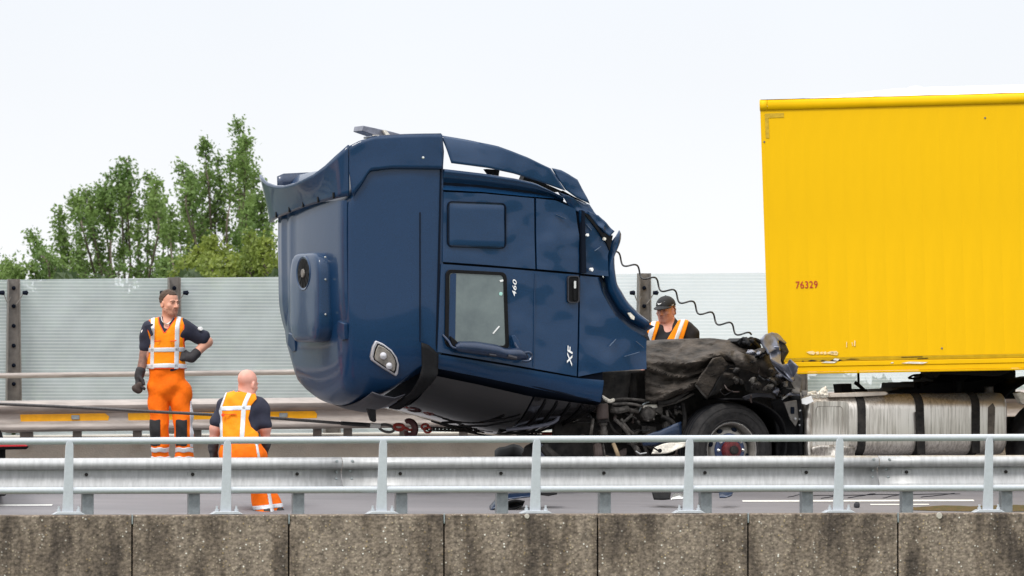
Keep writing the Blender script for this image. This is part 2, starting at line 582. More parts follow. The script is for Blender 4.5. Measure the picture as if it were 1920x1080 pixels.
def glass_panel_material():
    m = bpy.data.materials.new('striped_barrier_glass')
    m.use_nodes = True
    nt = m.node_tree
    N, L = nt.nodes, nt.links
    N.clear()
    out = N.new('ShaderNodeOutputMaterial')
    tc = N.new('ShaderNodeTexCoord')
    sep = N.new('ShaderNodeSeparateXYZ')
    L.new(tc.outputs['Object'], sep.inputs[0])
    # fine horizontal bird-protection threads every 35 mm
    md = N.new('ShaderNodeMath'); md.operation = 'MULTIPLY'; md.inputs[1].default_value = 1 / 0.036
    L.new(sep.outputs['Z'], md.inputs[0])
    fr = N.new('ShaderNodeMath'); fr.operation = 'FRACT'
    L.new(md.outputs[0], fr.inputs[0])
    lt = N.new('ShaderNodeMath'); lt.operation = 'LESS_THAN'; lt.inputs[1].default_value = 0.30
    L.new(fr.outputs[0], lt.inputs[0])
    n = N.new('ShaderNodeTexNoise'); n.inputs['Scale'].default_value = 2.5; n.inputs['Detail'].default_value = 5
    L.new(tc.outputs['Object'], n.inputs['Vector'])
    mr = N.new('ShaderNodeMapRange')
    mr.inputs['From Min'].default_value = 0.3; mr.inputs['From Max'].default_value = 0.7
    mr.inputs['To Min'].default_value = 0.50; mr.inputs['To Max'].default_value = 0.66
    L.new(n.outputs['Fac'], mr.inputs['Value'])
    tr = N.new('ShaderNodeBsdfTransparent'); tr.inputs[0].default_value = (0.93, 0.97, 0.97, 1)
    df = N.new('ShaderNodeBsdfDiffuse'); df.inputs[0].default_value = (0.62, 0.70, 0.73, 1)
    tl = N.new('ShaderNodeBsdfTranslucent'); tl.inputs[0].default_value = (0.62, 0.68, 0.70, 1)
    hz = N.new('ShaderNodeMixShader'); hz.inputs[0].default_value = 0.35
    L.new(df.outputs[0], hz.inputs[1]); L.new(tl.outputs[0], hz.inputs[2])
    pane = N.new('ShaderNodeMixShader')
    L.new(mr.outputs['Result'], pane.inputs[0]); L.new(tr.outputs[0], pane.inputs[1]); L.new(hz.outputs[0], pane.inputs[2])
    th = N.new('ShaderNodeBsdfDiffuse'); th.inputs[0].default_value = (0.82, 0.84, 0.85, 1)
    tht = N.new('ShaderNodeBsdfTranslucent'); tht.inputs[0].default_value = (0.8, 0.82, 0.83, 1)
    thm = N.new('ShaderNodeMixShader'); thm.inputs[0].default_value = 0.35
    L.new(th.outputs[0], thm.inputs[1]); L.new(tht.outputs[0], thm.inputs[2])
    mx = N.new('ShaderNodeMixShader')
    sc = N.new('ShaderNodeMath'); sc.operation = 'MULTIPLY'; sc.inputs[1].default_value = 0.30
    L.new(lt.outputs[0], sc.inputs[0])
    L.new(sc.outputs[0], mx.inputs[0]); L.new(pane.outputs[0], mx.inputs[1]); L.new(thm.outputs[0], mx.inputs[2])
    L.new(mx.outputs[0], out.inputs['Surface'])
    return m
M['barrier_glass'] = glass_panel_material()

def leaf_material(name, c1, c2):
    m = mat(name, c1, 0.5, col2=c2, var_scale=1.3, spec=0.3)
    nt = m.node_tree
    b = nt.nodes['Principled BSDF']
    out = nt.nodes['Material Output']
    tl = nt.nodes.new('ShaderNodeBsdfTranslucent')
    src = b.inputs['Base Color'].links[0].from_socket
    nt.links.new(src, tl.inputs['Color'])
    mx = nt.nodes.new('ShaderNodeMixShader')
    mx.inputs[0].default_value = 0.42
    nt.links.new(b.outputs[0], mx.inputs[1])
    nt.links.new(tl.outputs[0], mx.inputs[2])
    nt.links.new(mx.outputs[0], out.inputs['Surface'])
    return m
M['leaf'] = leaf_material('poplar_leaf', (0.10, 0.175, 0.045), (0.21, 0.30, 0.085))
M['leaf_yellow'] = leaf_material('yellowish_leaf', (0.13, 0.185, 0.04), (0.27, 0.32, 0.06))
M['leaf_dark'] = leaf_material('hedge_leaf', (0.045, 0.075, 0.032), (0.08, 0.115, 0.045))
M['grass'] = mat('rough_grass', (0.05, 0.08, 0.02), 0.95, var=0.3, var_scale=1.5)
# ================================================================== SETTING
def road_z(Z0):
    return interp(Z0, [56.0, 61.5, 66.2, 68.0], [-0.32, 0.12, 0.17, 0.17])

def road_pt(Z0, s, dz=0.0):
    """Point on the road: Z0 = depth of its lane line at the picture's middle, s = metres along the road."""
    p = Vector((0, Z0, 0)) + RU * s
    p.z = road_z(Z0) + dz
    return p

g = MB()
g.add([(-2500, -200, -7), (2500, -200, -7), (2500, 4500, -7), (-2500, 4500, -7)], [(0, 1, 2, 3)])
setp(g.build('ground', M['grass'], smooth=False, fix=False), kind='structure')

r = MB()
zs = [56.36, 57.5, 58.5, 59.5, 60.5, 61.5, 62.5, 63.5, 64.5, 65.6]
r.grid([[road_pt(z, s) for s in np.linspace(-70, 70, 57)] for z in zs])
r.grid([[road_pt(z, s, -0.5) for s in (-70, 70)] for z in (56.36, 68.2)])
setp(r.build('road', M['asphalt']), kind='structure')
road = [o for o in SC.objects if o.name == 'road'][0]

def ray_road(px, py):
    """World point where the pixel's ray meets the (banked) road, by bisection over lane depth."""
    lo, hi = 56.0, 66.0
    for _ in range(50):
        mid = (lo + hi) / 2
        p = RL(mid, px, py)
        if p.z > road_z(mid): lo = mid
        else: hi = mid
    q = RL((lo + hi) / 2, px, py)
    return q, (lo + hi) / 2

def marking(px0, px1, py, w=0.12):
    _, z = ray_road((px0 + px1) / 2, py)
    s0 = (RL(z, px0, py) - Vector((0, z, 0))).dot(RU)
    s1 = (RL(z, px1, py) - Vector((0, z, 0))).dot(RU)
    k = MB()
    n = 8
    k.grid([[road_pt(z + d, lerp(s0, s1, i / n), 0.004) for i in range(n + 1)] for d in (-w / 2, w / 2)])
    k.build('lane_marking', M['marking'], road, smooth=False)
marking(-160, 98, 948, 0.13)
marking(1392, 1826, 939.5, 0.16)
marking(1632, 1742, 946.5, 0.10)
# mossy strip beside the parapet
k = MB()
_, zz = ray_road(1830, 955)
rows = []
for j in range(7):
    row = []
    for i in range(25):
        t = i / 24
        s = lerp(3.75, 6.2, t)
        w = 0.5 * math.sin(PI * min(1, t * 1.4 + 0.02)) ** 0.7 if t < 0.5 else 0.5
        d = (j / 6 - 0.5) * w
        row.append(road_pt(zz + d + 0.02 * math.sin(9 * t + j), s, 0.004 + 0.035 * math.sin(PI * j / 6) * (0.7 + 0.3 * math.sin(23 * t + j))))
    rows.append(row)
k.grid(rows)
setp(k.build('moss', M['moss']), 'brown green moss grown along the road edge behind the railing', 'moss', kind='stuff')
# cracks in the tarmac behind the guard rail
for (xa, ya, xb, yb) in ((1478, 933, 1500, 927), (1540, 936, 1572, 928), (1590, 934, 1640, 926), (1655, 934, 1700, 926), (1725, 933, 1790, 925), (1500, 930, 1800, 926)):
    a, za = ray_road(xa, ya)
    b, zb = ray_road(xb, yb)
    k = MB()
    pts = []
    for i in range(9):
        t = i / 8
        z = lerp(za, zb, t)
        sa, sb = (a - Vector((0, za, 0))).dot(RU), (b - Vector((0, zb, 0))).dot(RU)
        pts.append((z + random.uniform(-.03, .03), lerp(sa, sb, t) + random.uniform(-.01, .01)))
    k.grid([[road_pt(z + d, s, 0.004) for z, s in pts] for d in (-0.02, 0.02)])
    k.build('crack', M['seam'], road, smooth=False)

# ---------------------------------------------------------------- parapet of concrete panels
par = empty('parapet_wall', RL(56.0, 960, 963) + Vector((0, 0, -1.3)), 'long weathered concrete bridge parapet of aggregate panels under the railing', 'parapet')
seams = [-338, -46, 248, 542, 833, 1121, 1403, 1684, 1965, 2243]
def wall_py(px):
    return 966.5 - 4.5 * px / 1920
for a, b in zip(seams[:-1], seams[1:]):
    k = MB()
    rj = random.uniform(-.004, .004)
    A, B = RL(55.95, a + 1.4, wall_py(a)), RL(55.95, b - 1.4, wall_py(b))
    pts = [A, B, B + Vector((0, 0, -1.6)), A + Vector((0, 0, -1.6))]
    pts = [p + RN * rj for p in pts]
    k.prism(pts, RN * 0.34)
    o = k.build('concrete_panel', M['parapet'], par, bevel=0.012)
k = MB()
A, B = RL(56.0, -338, wall_py(-338)), RL(56.0, 2243, wall_py(2243))
k.bar(A + RN * 0.17 + Vector((0, 0, -0.9)), B + RN * 0.17 + Vector((0, 0, -0.9)), 0.2, 1.5)
k.build('core', M['seam'], par)
for px in seams[2:8]:
    if px in (1121,): continue
    k = MB()
    p = RL(55.95, px, wall_py(px) + 8)
    k.box(p + RN * 0.006, (0.012, 0.03, 0.09), RU, RN)
    k.build('joint_seal', M['galv_dull'], par, bevel=0.004)
for px, py, s in ((988, 968, 0.020), (1761, 967, 0.026)):
    k = MB()
    k.lathe([(-0.012, 0.0), (-0.012, s), (0.004, s * 1.2)], RL(55.95, px, py) + RN * -0.002, RN, 9)
    k.build('plaster_patch', M['concrete'], par)

# ---------------------------------------------------------------- railing on the parapet
RZ = 56.07
rail = empty('bridge_railing', RL(RZ, 960, 962), 'light grey painted steel bridge railing with two tubes on the parapet', 'railing')
def railtop(px): return 827.5 - 7.5 * px / 1920
def raillow(px): return 920.0 - 5.5 * px / 1920
k = MB(); k.tube([RL(RZ, x, railtop(x)) for x in np.linspace(-340, 2260, 14)], 0.031, 14)
k.build('top_tube', M['paint_grey'], rail)
for (a, b) in ((-340, 643), (645, 1646), (1648, 2260)):
    k = MB(); k.tube([RL(RZ, x, raillow(x)) for x in np.linspace(a, b, 6)], 0.029, 14)
    k.build('lower_tube', M['paint_grey'], rail)
for x in (644, 1647):
    for fn in (railtop, raillow):
        k = MB(); p = RL(RZ, x, fn(x)); k.tube([p - RU * 0.03, p + RU * 0.03], 0.0325 if fn is railtop else 0.0275, 14)
        k.build('sleeve', M['paint_grey'], rail)
for i, px in enumerate((-165, 128, 424, 716, 1004, 1290.5, 1572, 1852.5, 2130)):
    tilt = 2.0 - i * 0.1
    top = RL(RZ, px + tilt, railtop(px) + 1) - RN * 0.028
    base = RL(RZ, px - 1.5, wall_py(px) - 6.5) - RN * 0.02
    k = MB()
    # flat tapering post with a rounded head
    rows = []
    for t, w in ((0, .020), (0.02, .030), (0.07, .036), (0.5, .041), (0.75, .045), (1.0, .050)):
        c = top.lerp(base, t)
        rows.append([c - RU * w - RN * .011, c + RU * w - RN * .011, c + RU * w + RN * .011, c - RU * w + RN * .011])
    k.grid(rows, wrap=True)
    k.add(rows[0], [(3, 2, 1, 0)]); k.add(rows[-1], [(0, 1, 2, 3)])
    po = k.build('post', M['paint_grey'], rail, bevel=0.005)
    k = MB()
    pl = RL(RZ, px, wall_py(px) - 3.5)
    pl.z = base.z - 0.01
    k.prism([pl - RU * .145 - Vector((0, 0, .014)), pl + RU * .145 - Vector((0, 0, .014)), pl + RU * .10 + Vector((0, 0, .012)), pl - RU * .10 + Vector((0, 0, .012))], RN * 0.16)
    for v in range(8): k.v[v] = tuple(Vector(k.v[v]) - RN * 0.08)
    k.build('base_plate', M['paint_grey'], po, bevel=0.004)
    for sx in (-1, 1):
        k = MB()
        q = pl + RU * (sx * .088) - RN * 0.03 + Vector((0, 0, .01))
        k.lathe([(0, .018), (.022, .018), (.022, .010), (.05, .010)], q, Vector((0, 0, 1)), 8)
        k.build('bolt', M['paint_grey'], po)

# ---------------------------------------------------------------- near guard rail (W beam)
GZ = 56.85
gr = empty('guard_rail', RL(GZ, 960, 985), 'bright galvanised W-beam guard rail behind the bridge railing', 'guard rail')
def gtop(px): return 865.5 - 6 * px / 1920
# profile: (pixels below the top lip, metres toward the camera)
PROF = [(-5.5, -.050), (-3.8, -.012), (-2.0, .022), (1.5, .040), (5, .046), (9, .044), (12, .034), (14, .012), (15.2, -.030), (16.6, -.050), (21, -.052), (28, -.040), (36, -.012), (43, .018), (48, .032), (52, .034), (56, .026), (59, .006), (61, -.015)]
beam_cuts = [(-360, 640.5), (641.5, 1646.5), (1647.5, 2280)]
for a, b in beam_cuts:
    k = MB()
    xs = np.linspace(a, b, 8)
    rows = []
    for dpy, d in PROF:
        rows.append([RL(GZ, x, gtop(x) + dpy) - RN * d for x in xs])
    k.grid(rows)
    k.build('beam', M['galv'], gr, solid=0.006)
for px in (-30, 166.5, 366, 562, 755.5, 944.5, 1137.5, 1327, 1517, 1705, 1891.5):
    b1 = RL(GZ, px, 906) + RN * 0.10
    zlo = road_z(57.0) - 0.02
    k = MB()
    # sigma/C profile post open to the rear
    w, d, t = .052, .055, .006
    prof = [(-w, -d), (w, -d), (w, d), (w - .02, d), (w - .02, d - t), (w - t, d - t), (w - t, -d + t), (-w + t, -d + t), (-w + t, d - t), (-w + .02, d - t), (-w + .02, d), (-w, d)]
    top = Vector((b1.x, b1.y, 0))
    top = RL(GZ, px, 872) + RN * 0.125
    pts = [Vector((top.x, top.y, zlo)) + RU * a + RN * c for a, c in prof]
    k.prism(pts, Vector((0, 0, top.z - zlo)))
    post = k.build('post', M['galv_dull'], gr)
    k = MB()
    q = RL(GZ, px - 4, gtop(px) + 25) + RN * .040
    k.box(q, (0.088, .012, .045), RU, RN)
    pl = k.build('washer_plate', M['galv'], gr, bevel=0.003)
    k = MB()
    k.lathe([(0, .017), (.018, .015), (.02, 0)], q - RN * .006, -RN, 8)
    k.build('bolt', M['black_dirty'], pl)
for cx in (641, 1647):
    for dx, dy in ((-16, 34), (16, 34), (-16, 1), (16, 1), (-14, 22), (14, 20)):
        k = MB()
        q = RL(GZ, cx + 4 + dx * 0.9, gtop(cx) + dy) - RN * (interp(dy, [p[0] for p in PROF], [p[1] for p in PROF]) + .002)
        k.lathe([(0, .014), (.012, .012), (.014, 0)], q, -RN, 8)
        k.build('splice_bolt', M['galv_dull'], gr)

# ---------------------------------------------------------------- far concrete kerb wall with its own guard rail
KZ = 65.7
kw = MB()
A, B = RL(KZ, -1500, 829.8), RL(KZ, 2340, 800)
k2 = RN * 2.6
low = Vector((0, 0, -1.3))
kw.prism([A, B, B + low, A + low], RN * 1.9)
kerb_wall = setp(kw.build('concrete_barrier', M['concrete'], bevel=0.02), 'low pale concrete barrier along the far road edge under the yellow-plated rail', 'barrier')
FZ = 65.45
fr_ = empty('guard_rail', RL(FZ, 960, 812), 'weathered grey guard rail carrying yellow plates, in front of the glass wall', 'guard rail')
def ftop(px): return 757 - 11 * px / 1000
FP = [(-5, -.05), (-3, -.02), (0, .02), (5, .045), (9, .045), (13, .03), (16, 0), (19, -.022), (28, -.028), (34, -.018), (38, .01), (42, .038), (46, .045), (49, .04), (52, .01), (53, -.02)]
k = MB()
xs = np.linspace(-1500, 2340, 16)
k.grid([[RL(FZ, x, ftop(x) + d) - RN * q for x in xs] for d, q in FP])
k.build('beam', M['far_steel'], fr_, solid=0.006)
for px in (-85, 48, 56, 120 + 27, 260, 372, 482, 598, 655, 760, 872, 980, 1650, 1760, 1870):
    k = MB()
    q = RL(FZ, px, ftop(px) + 66) + RN * 0.12
    top = RL(FZ, px, ftop(px) + 6) + RN * 0.12
    k.bar(Vector((q.x, q.y, q.z - .05)), Vector((q.x, q.y, top.z)), .10, .09)
    k.build('post', M['post_steel'], fr_)
def plate(px0, px1, chipped=0):
    k = MB()
    pts = [RL(FZ, px0, ftop(px0) + 20.5) + RN * .014, RL(FZ, px1 - chipped, ftop(px1) + 20) + RN * .014]
    if chipped: pts.append(RL(FZ, px1, ftop(px1) + 26) + RN * .014)
    pts += [RL(FZ, px1 - chipped * .2, ftop(px1) + 33.5) + RN * .014, RL(FZ, px0 + 1, ftop(px0) + 34.5) + RN * .014]
    k.prism(pts, RN * .006)
    o = k.build('yellow_plate', M['yellow_plate'], fr_)
    k = MB()
    m = px0 + 0.62 * (px1 - px0)
    q = RL(FZ, m, ftop(m) + 27) + RN * .006
    k.box(q, (.085, .012, .045), RU, RN)
    k.build('clamp', M['galv_dull'], o, bevel=.004)
plate(38, 205, 8); plate(240, 403); plate(428, 595, 5)

# ---------------------------------------------------------------- glass noise barrier
BZ = 67.2
nb = empty('noise_barrier', RL(BZ, 960, 815), 'tall striped glass noise barrier with grey steel posts beyond the road', 'noise barrier')
def btop(px): return interp(px, [-1500, 0, 326, 500, 1430, 1920, 2200], [545, 524.5, 521, 519.5, 511.5, 508, 506])
bposts = [-1490, -1180, -875, -573, -275, 25.5, 326.5, 622, 915, 1207.5, 1498, 1786, 2070]
for a, b in zip(bposts[:-1], bposts[1:]):
    k = MB()
    p0, p1 = RL(BZ, a + 4, btop(a)), RL(BZ, b - 4, btop(b))
    q0, q1 = RL(BZ, a + 4, 830), RL(BZ, b - 4, 818)
    k2_ = MB(); k2_.add([p0, p1, q1, q0], [(0, 1, 2, 3)])
    k2_.build('glass_panel', M['barrier_glass'], nb, smooth=False)
k = MB()
k.tube([RL(BZ - .28, x, 704.5 - 12 * x / 1000) for x in np.linspace(-1490, 2300, 14)], 0.030, 12)
k.build('hand_rail', M['far_steel'], nb)
for px in bposts:
    k = MB()
    top, bot = RL(BZ - .1, px, btop(px) - 1), RL(BZ - .1, px, 812)
    h = top.z - bot.z
    w0, w1 = .064, .086
    t = .010
    def sect(c, w, d):
        return [c + RU * a + RN * e for a, e in ((-w, -d), (-w + .012, -d), (-w + .012, -.006), (w - .012, -.006), (w - .012, -d), (w, -d), (w, d), (w - .012, d), (w - .012, .006), (-w + .012, .006), (-w + .012, d), (-w, d))]
    k.grid([sect(top, w0, .07), sect(bot, w1, .09)], wrap=True)
    k.add(sect(top, w0, .07), [tuple(range(12))])
    po = k.build('post', M['post_steel'], nb)
    for i, yy in enumerate((540, 574, 611, 648, 685, 720)):
        k = MB()
        c = RL(BZ - .1, px, yy) - RN * .008
        k.lathe([(-.012, .022), (.012, .022), (.02, .012), (.022, 0)], c, -RN, 8)
        k.build('bolt', M['seam'], po)
    # small sprung wire hooks with dark knobs either side
    for sx in (-1, 1):
        k = MB()
        q = RL(BZ - .17, px + sx * 22, 549)
        k.tube([q, q + RU * .03 * -sx + Vector((0, 0, .0)), q - Vector((0, 0, .0))][:2], .018, 8)
        k.lathe([(-.03, 0), (-.025, .02), (.02, .026), (.035, 0)], q, RU, 8)
        kn = k.build('wire_knob', M['seam'], po)
        k = MB()
        a = q + RU * (-sx * .02)
        e2 = RL(BZ - .17, px + sx * 5, 570 if sx > 0 else 556)
        mid = (a + e2) / 2 + Vector((0, 0, -.08 if sx < 0 else -.01))
        k.tube(spline([a, mid, e2], 5), .0055, 5)
        k.build('wire', M['post_steel'], kn)

# ---------------------------------------------------------------- trees beyond the barrier
def leaf_cloud(k, pts, size, flat=0.0):
    """One kite-shaped leaf per point."""
    n = len(pts)
    pts = np.asarray(pts)
    a = RNG.normal(size=(n, 3)); a /= np.linalg.norm(a, axis=1)[:, None]
    b = RNG.normal(size=(n, 3)); b -= a * (a * b).sum(1)[:, None]; b /= np.linalg.norm(b, axis=1)[:, None]
    s = size * RNG.uniform(.6, 1.35, size=(n, 1))
    v = np.stack([pts - a * s, pts + b * s * .55, pts + a * s, pts - b * s * .55], 1).reshape(-1, 3)
    base = len(k.v)
    k.v += [tuple(x) for x in v]
    k.f += [(base + 4 * i, base + 4 * i + 1, base + 4 * i + 2, base + 4 * i + 3) for i in range(n)]

def tree(name, label, Z, spires, leafmat, base_px, size=.034, dens=1.0, cat='tree', trunk_y=900, group=None):
    """spires: (tip px, tip py, foot px, foot py, half width in px)."""
    sc = F / Z
    root_p = P(base_px, trunk_y, Z)
    root_p.z = -7
    t = empty(name, root_p, label, cat, group)
    tr, k = MB(), MB()
    fork = P(base_px, trunk_y - 120, Z)
    tr.tube([root_p, fork], [.28, .2], 8)
    for (tx, ty, fx, fy, hw) in spires:
        dz = random.uniform(-1.6, 1.6)
        tip, foot = P(tx, ty, Z + dz * .4), P(fx, fy, Z + dz)
        bend = Vector((random.uniform(-.15, .15), random.uniform(-.3, .3), 0))
        axis = spline([fork, fork.lerp(foot, .5) + bend, foot, foot.lerp(tip, .5) + bend * .5, tip], 7)
        tr.tube(axis, [lerp(.03, .004, i / (len(axis) - 1)) for i in range(len(axis))], 5)
        L = (tip - foot).length
        R = hw / sc
        nb_ = max(22, int(L * 27 * dens))
        P3 = []
        for i in range(nb_):
            u = random.random() ** .95
            c = foot.lerp(tip, u) + bend * .5 * math.sin(PI * u)
            if u < .8 and L > 1.2 and noise.noise(Vector((tx * .13, u * L * 2.4, fx * .07))) < -.10: continue
            rr = .95 * R * (1 - u) ** .9 * random.uniform(.2, 1.05) + .03
            az = random.uniform(0, 2 * PI)
            d = Vector((math.cos(az), math.sin(az), random.uniform(.5, 1.3))).normalized()
            e2 = c + d * rr * 1.25
            tr.tube([c, e2], [.012, .004], 4, caps=False)
            m = int(30 * dens * (0.5 + rr / max(R, .05)))
            tt = RNG.uniform(.15, 1.05, size=(m, 1))
            sp = .035 + .075 * (rr / max(R, .1))
            P3.append(np.array(c) + (np.array(e2) - np.array(c)) * tt + RNG.normal(size=(m, 3)) * sp)
        if P3:
            leaf_cloud(k, np.concatenate(P3), size)
    tr.build('trunk', M['bark'], t, fix=False)
    k.build('crown', leafmat, t, smooth=False, fix=False)
    return t

TZ = 96
tree('poplar_tree', 'tall green tree with one thin topmost spire, nearest the blue cab roof', TZ, [
    (443, 226, 448, 330, 12), (462, 262, 458, 370, 18), (452, 300, 452, 430, 30), (386, 266, 392, 360, 22), (408, 296, 402, 420, 26), (385, 330, 392, 470, 36),
    (430, 300, 425, 440, 30), (335, 308, 352, 400, 20), (362, 330, 368, 460, 34), (345, 380, 356, 500, 40), (476, 320, 470, 430, 22), (490, 360, 482, 480, 30),
    (470, 400, 462, 540, 44), (420, 400, 418, 560, 48), (380, 420, 384, 570, 46), (500, 420, 498, 560, 30), (505, 440, 520, 600, 34), (322, 396, 330, 520, 24), (312, 430, 318, 560, 30), (340, 420, 340, 580, 34), (470, 360, 470, 500, 26), (440, 430, 440, 600, 50)], M['leaf'], 425)
tree('poplar_tree', 'broad green tree with several ragged leaning shoots in the middle of the tree group', TZ + 3, [
    (236, 302, 240, 400, 16), (226, 312, 228, 380, 12), (204, 326, 208, 420, 16), (185, 352, 200, 440, 12), (160, 358, 176, 440, 20), (134, 366, 158, 440, 12),
    (276, 328, 278, 420, 20), (292, 340, 296, 440, 18), (240, 380, 244, 500, 30), (210, 420, 214, 540, 36), (170, 420, 190, 540, 34), (260, 400, 262, 540, 34),
    (300, 390, 300, 540, 38), (148, 440, 172, 560, 34), (230, 460, 232, 600, 50), (280, 460, 282, 600, 50), (190, 480, 196, 600, 50), (325, 430, 322, 560, 36), (150, 480, 170, 600, 36)], M['leaf'], 235)
tree('poplar_tree', 'sparse leaning tree with two light shoots standing apart from the group', TZ + 1, [
    (110, 394, 120, 480, 14), (58, 440, 92, 505, 16), (116, 440, 122, 520, 18), (75, 470, 110, 530, 18), (100, 490, 120, 560, 26), (130, 490, 134, 560, 20), (142, 470, 142, 560, 24), (90, 500, 100, 570, 22), (60, 495, 76, 560, 16)], M['leaf'], 122, dens=.8)
tree('poplar_tree', 'little tree tip showing low above the glass wall at the picture edge', TZ + 2, [
    (15, 490, 0, 540, 12), (42, 500, 26, 550, 12), (-10, 480, -14, 560, 18), (5, 510, 4, 580, 20)], M['leaf'], 2)
tree('yellow_shrub', 'yellow green bush in front of the tall spired tree', TZ - 8, [
    (396, 448, 398, 520, 22), (372, 470, 374, 540, 24), (424, 470, 424, 540, 22), (352, 486, 352, 550, 24), (396, 480, 398, 560, 34), (440, 490, 440, 560, 28)], M['leaf_yellow'], 395, cat='bush', trunk_y=800)
tree('yellow_shrub', 'yellow green bush beside the blue cab behind the glass', TZ - 8, [
    (468, 442, 470, 520, 16), (486, 455, 488, 530, 18), (502, 452, 504, 530, 18), (480, 480, 480, 560, 30), (508, 480, 508, 560, 26)], M['leaf_yellow'], 487, cat='bush', trunk_y=800)

# dense undergrowth that only shows as green grey through the glass
k = MB()
n = 30000
hx = RNG.uniform(-300, 640, n); htop = 560 + 16 * np.sin(hx / 31) + 12 * np.sin(hx / 13 + 2) - 24
hy = htop + (863 - htop) * RNG.uniform(0, 1, n)
pts = []
for x, y in zip(hx, hy):
    pts.append(tuple(P(x, y, 80 + random.uniform(-1.5, 1.5))))
leaf_cloud(k, np.array(pts), .11)
n = 9000
hx = RNG.uniform(640, 2100, n)
top = 712 + 14 * np.sin(hx / 37) + 9 * np.sin(hx / 17 + 1)
hy = top + (860 - top) * RNG.uniform(0, 1, n)
leaf_cloud(k, np.array([tuple(P(x, y, 80 + random.uniform(-1.5, 1.5))) for x, y in zip(hx, hy)]), .10)
setp(k.build('undergrowth', M['leaf_dark'], smooth=False, fix=False), 'dense green undergrowth seen blurred through the glass wall', 'undergrowth', kind='stuff')
# ================================================================== WRECKED TRUCK
truck = empty('wrecked_truck', CB(1370, 934, 1.2), 'wrecked dark blue lorry tractor with its crumpled cab tipped forward off the chassis', 'truck')
def roofside_c(px): return interp(px, [668, 791, 831], [.25, .018, 0])
SH = 195 * math.sin(YAW)
def flank(px, y):
    """How far the high roof's lower flank curves inward, towards its front."""
    yb = interp(px, [666, 668, 671, 674, 680, 690, 703, 725, 760, 791, 818], [660, 676, 705, 722, 736, 742, 744, 742, 730, 705, 690])
    w = interp(px, [775, 815], [1, 0])
    rb = 150.0
    u = min(1, max(0, (y - (yb - rb)) / rb))
    return .30 * w * (1 - math.sqrt(max(0, 1 - .97 * u * u)))
CCW = 2.42                                     # cab width

def dent(px, py, amp=.012):
    n1 = noise.noise(Vector((px * .013, py * .013, 3.1)))
    n2 = noise.noise(Vector((px * .035, py * .035, 8.7)))
    return amp * (n1 + .35 * n2)

def side_panel(name, top, bottom, left, right, m, parent, c=-.018, nu=26, nv=26, roll=.02, amp=.012, cf=None, label=None, rollpx=4.0):
    """Sheet-metal panel on the cab's near side with rolled-in edges and shallow dents."""
    rows = coons(top, bottom, left, right, nu, nv)
    out = []
    for j, row in enumerate(rows):
        o = []
        for i, (x, y) in enumerate(row):
            cc = c + dent(x, y, amp)
            if cf: cc += cf(i / nu, j / nv, x, y)
            o.append(CB(x, y, cc))
        out.append(o)
    # folded rim
    rim_top = [p + CW * .05 for p in out[0]]
    rim_bot = [p + CW * .05 for p in out[-1]]
    full = [rim_top] + out + [rim_bot]
    full = [[r[0] + CW * (.05 if 0 < q < len(full) - 1 else 0)] + r + [r[-1] + CW * (.05 if 0 < q < len(full) - 1 else 0)] for q, r in enumerate(full)]
    k = MB(); k.grid(full)
    return k.build(name, m, parent, angle=50, label=label)

# ---- dark cab shell under the panels (bowed front, lofted along the cab)
FARUP = 46.0
def cab_section(px, ytop, yb, c0, bow, n=14, r=.10, c1=None, ff=None):
    """Closed loop of points round the cab at near-plane pixel px: up the near side, over the back, down the far side, along the bowed front."""
    c1 = CCW - c0 if c1 is None else c1
    pts = []
    rp = r * 195
    fl = ff or (lambda px, y: 0.0)
    for t in np.linspace(0, 1, 22) ** 1.5:               # near side, bottom to top
        y = lerp(yb, ytop + rp, t)
        pts.append((y, c0 + fl(px, y)))
    for t in np.linspace(0, PI / 2, 5)[1:]:              # rounded top corner
        pts.append((ytop + rp - rp * math.sin(t), c0 + r * (1 - math.cos(t))))
    for t in np.linspace(0, 1, 8)[1:-1]:
        pts.append((ytop - 3 * math.sin(PI * t), lerp(c0 + r, c1 - r, t)))
    for t in np.linspace(PI / 2, 0, 5):
        pts.append((ytop + rp - rp * math.sin(t), c1 - r * (1 - math.cos(t))))
    for t in np.linspace(0, 1, 8)[1:]:
        y = lerp(ytop + rp, yb, t)
        pts.append((y - (lerp(0, FARUP, t ** 2) if ff else 0), c1 - fl(px, y)))
    i0, i1 = c0 + fl(px, yb), c1 - fl(px, yb)
    for t in np.linspace(0, 1, n)[1:-1]:
        c = lerp(i1, i0, t)
        e = abs(2 * t - 1)
        pts.append((yb + bow * (1 - e ** 2.6) - (FARUP * max(0, (c - .9) / 1.3) ** 1.5 if ff else 0), c))
    return [CB(px, y, c) for y, c in pts]

k = MB()
sec = []
for px, yt, yb, bow in ((832, 326, 688, 62), (900, 334, 704, 66), (990, 349, 722, 68), (1050, 371, 736, 62), (1080, 388, 744, 52), (1100, 402, 748, 44), (1120, 422, 750, 40), (1132, 450, 752, 34)):
    sec.append(cab_section(px, yt, yb, .03, bow, r=.03))
k.grid(sec, wrap=True)
n = len(sec[0])
k.add(sec[-1], [tuple(range(n))]); k.add(sec[0], [tuple(range(n))])
shell = k.build('cab_shell', M['seam'], truck)

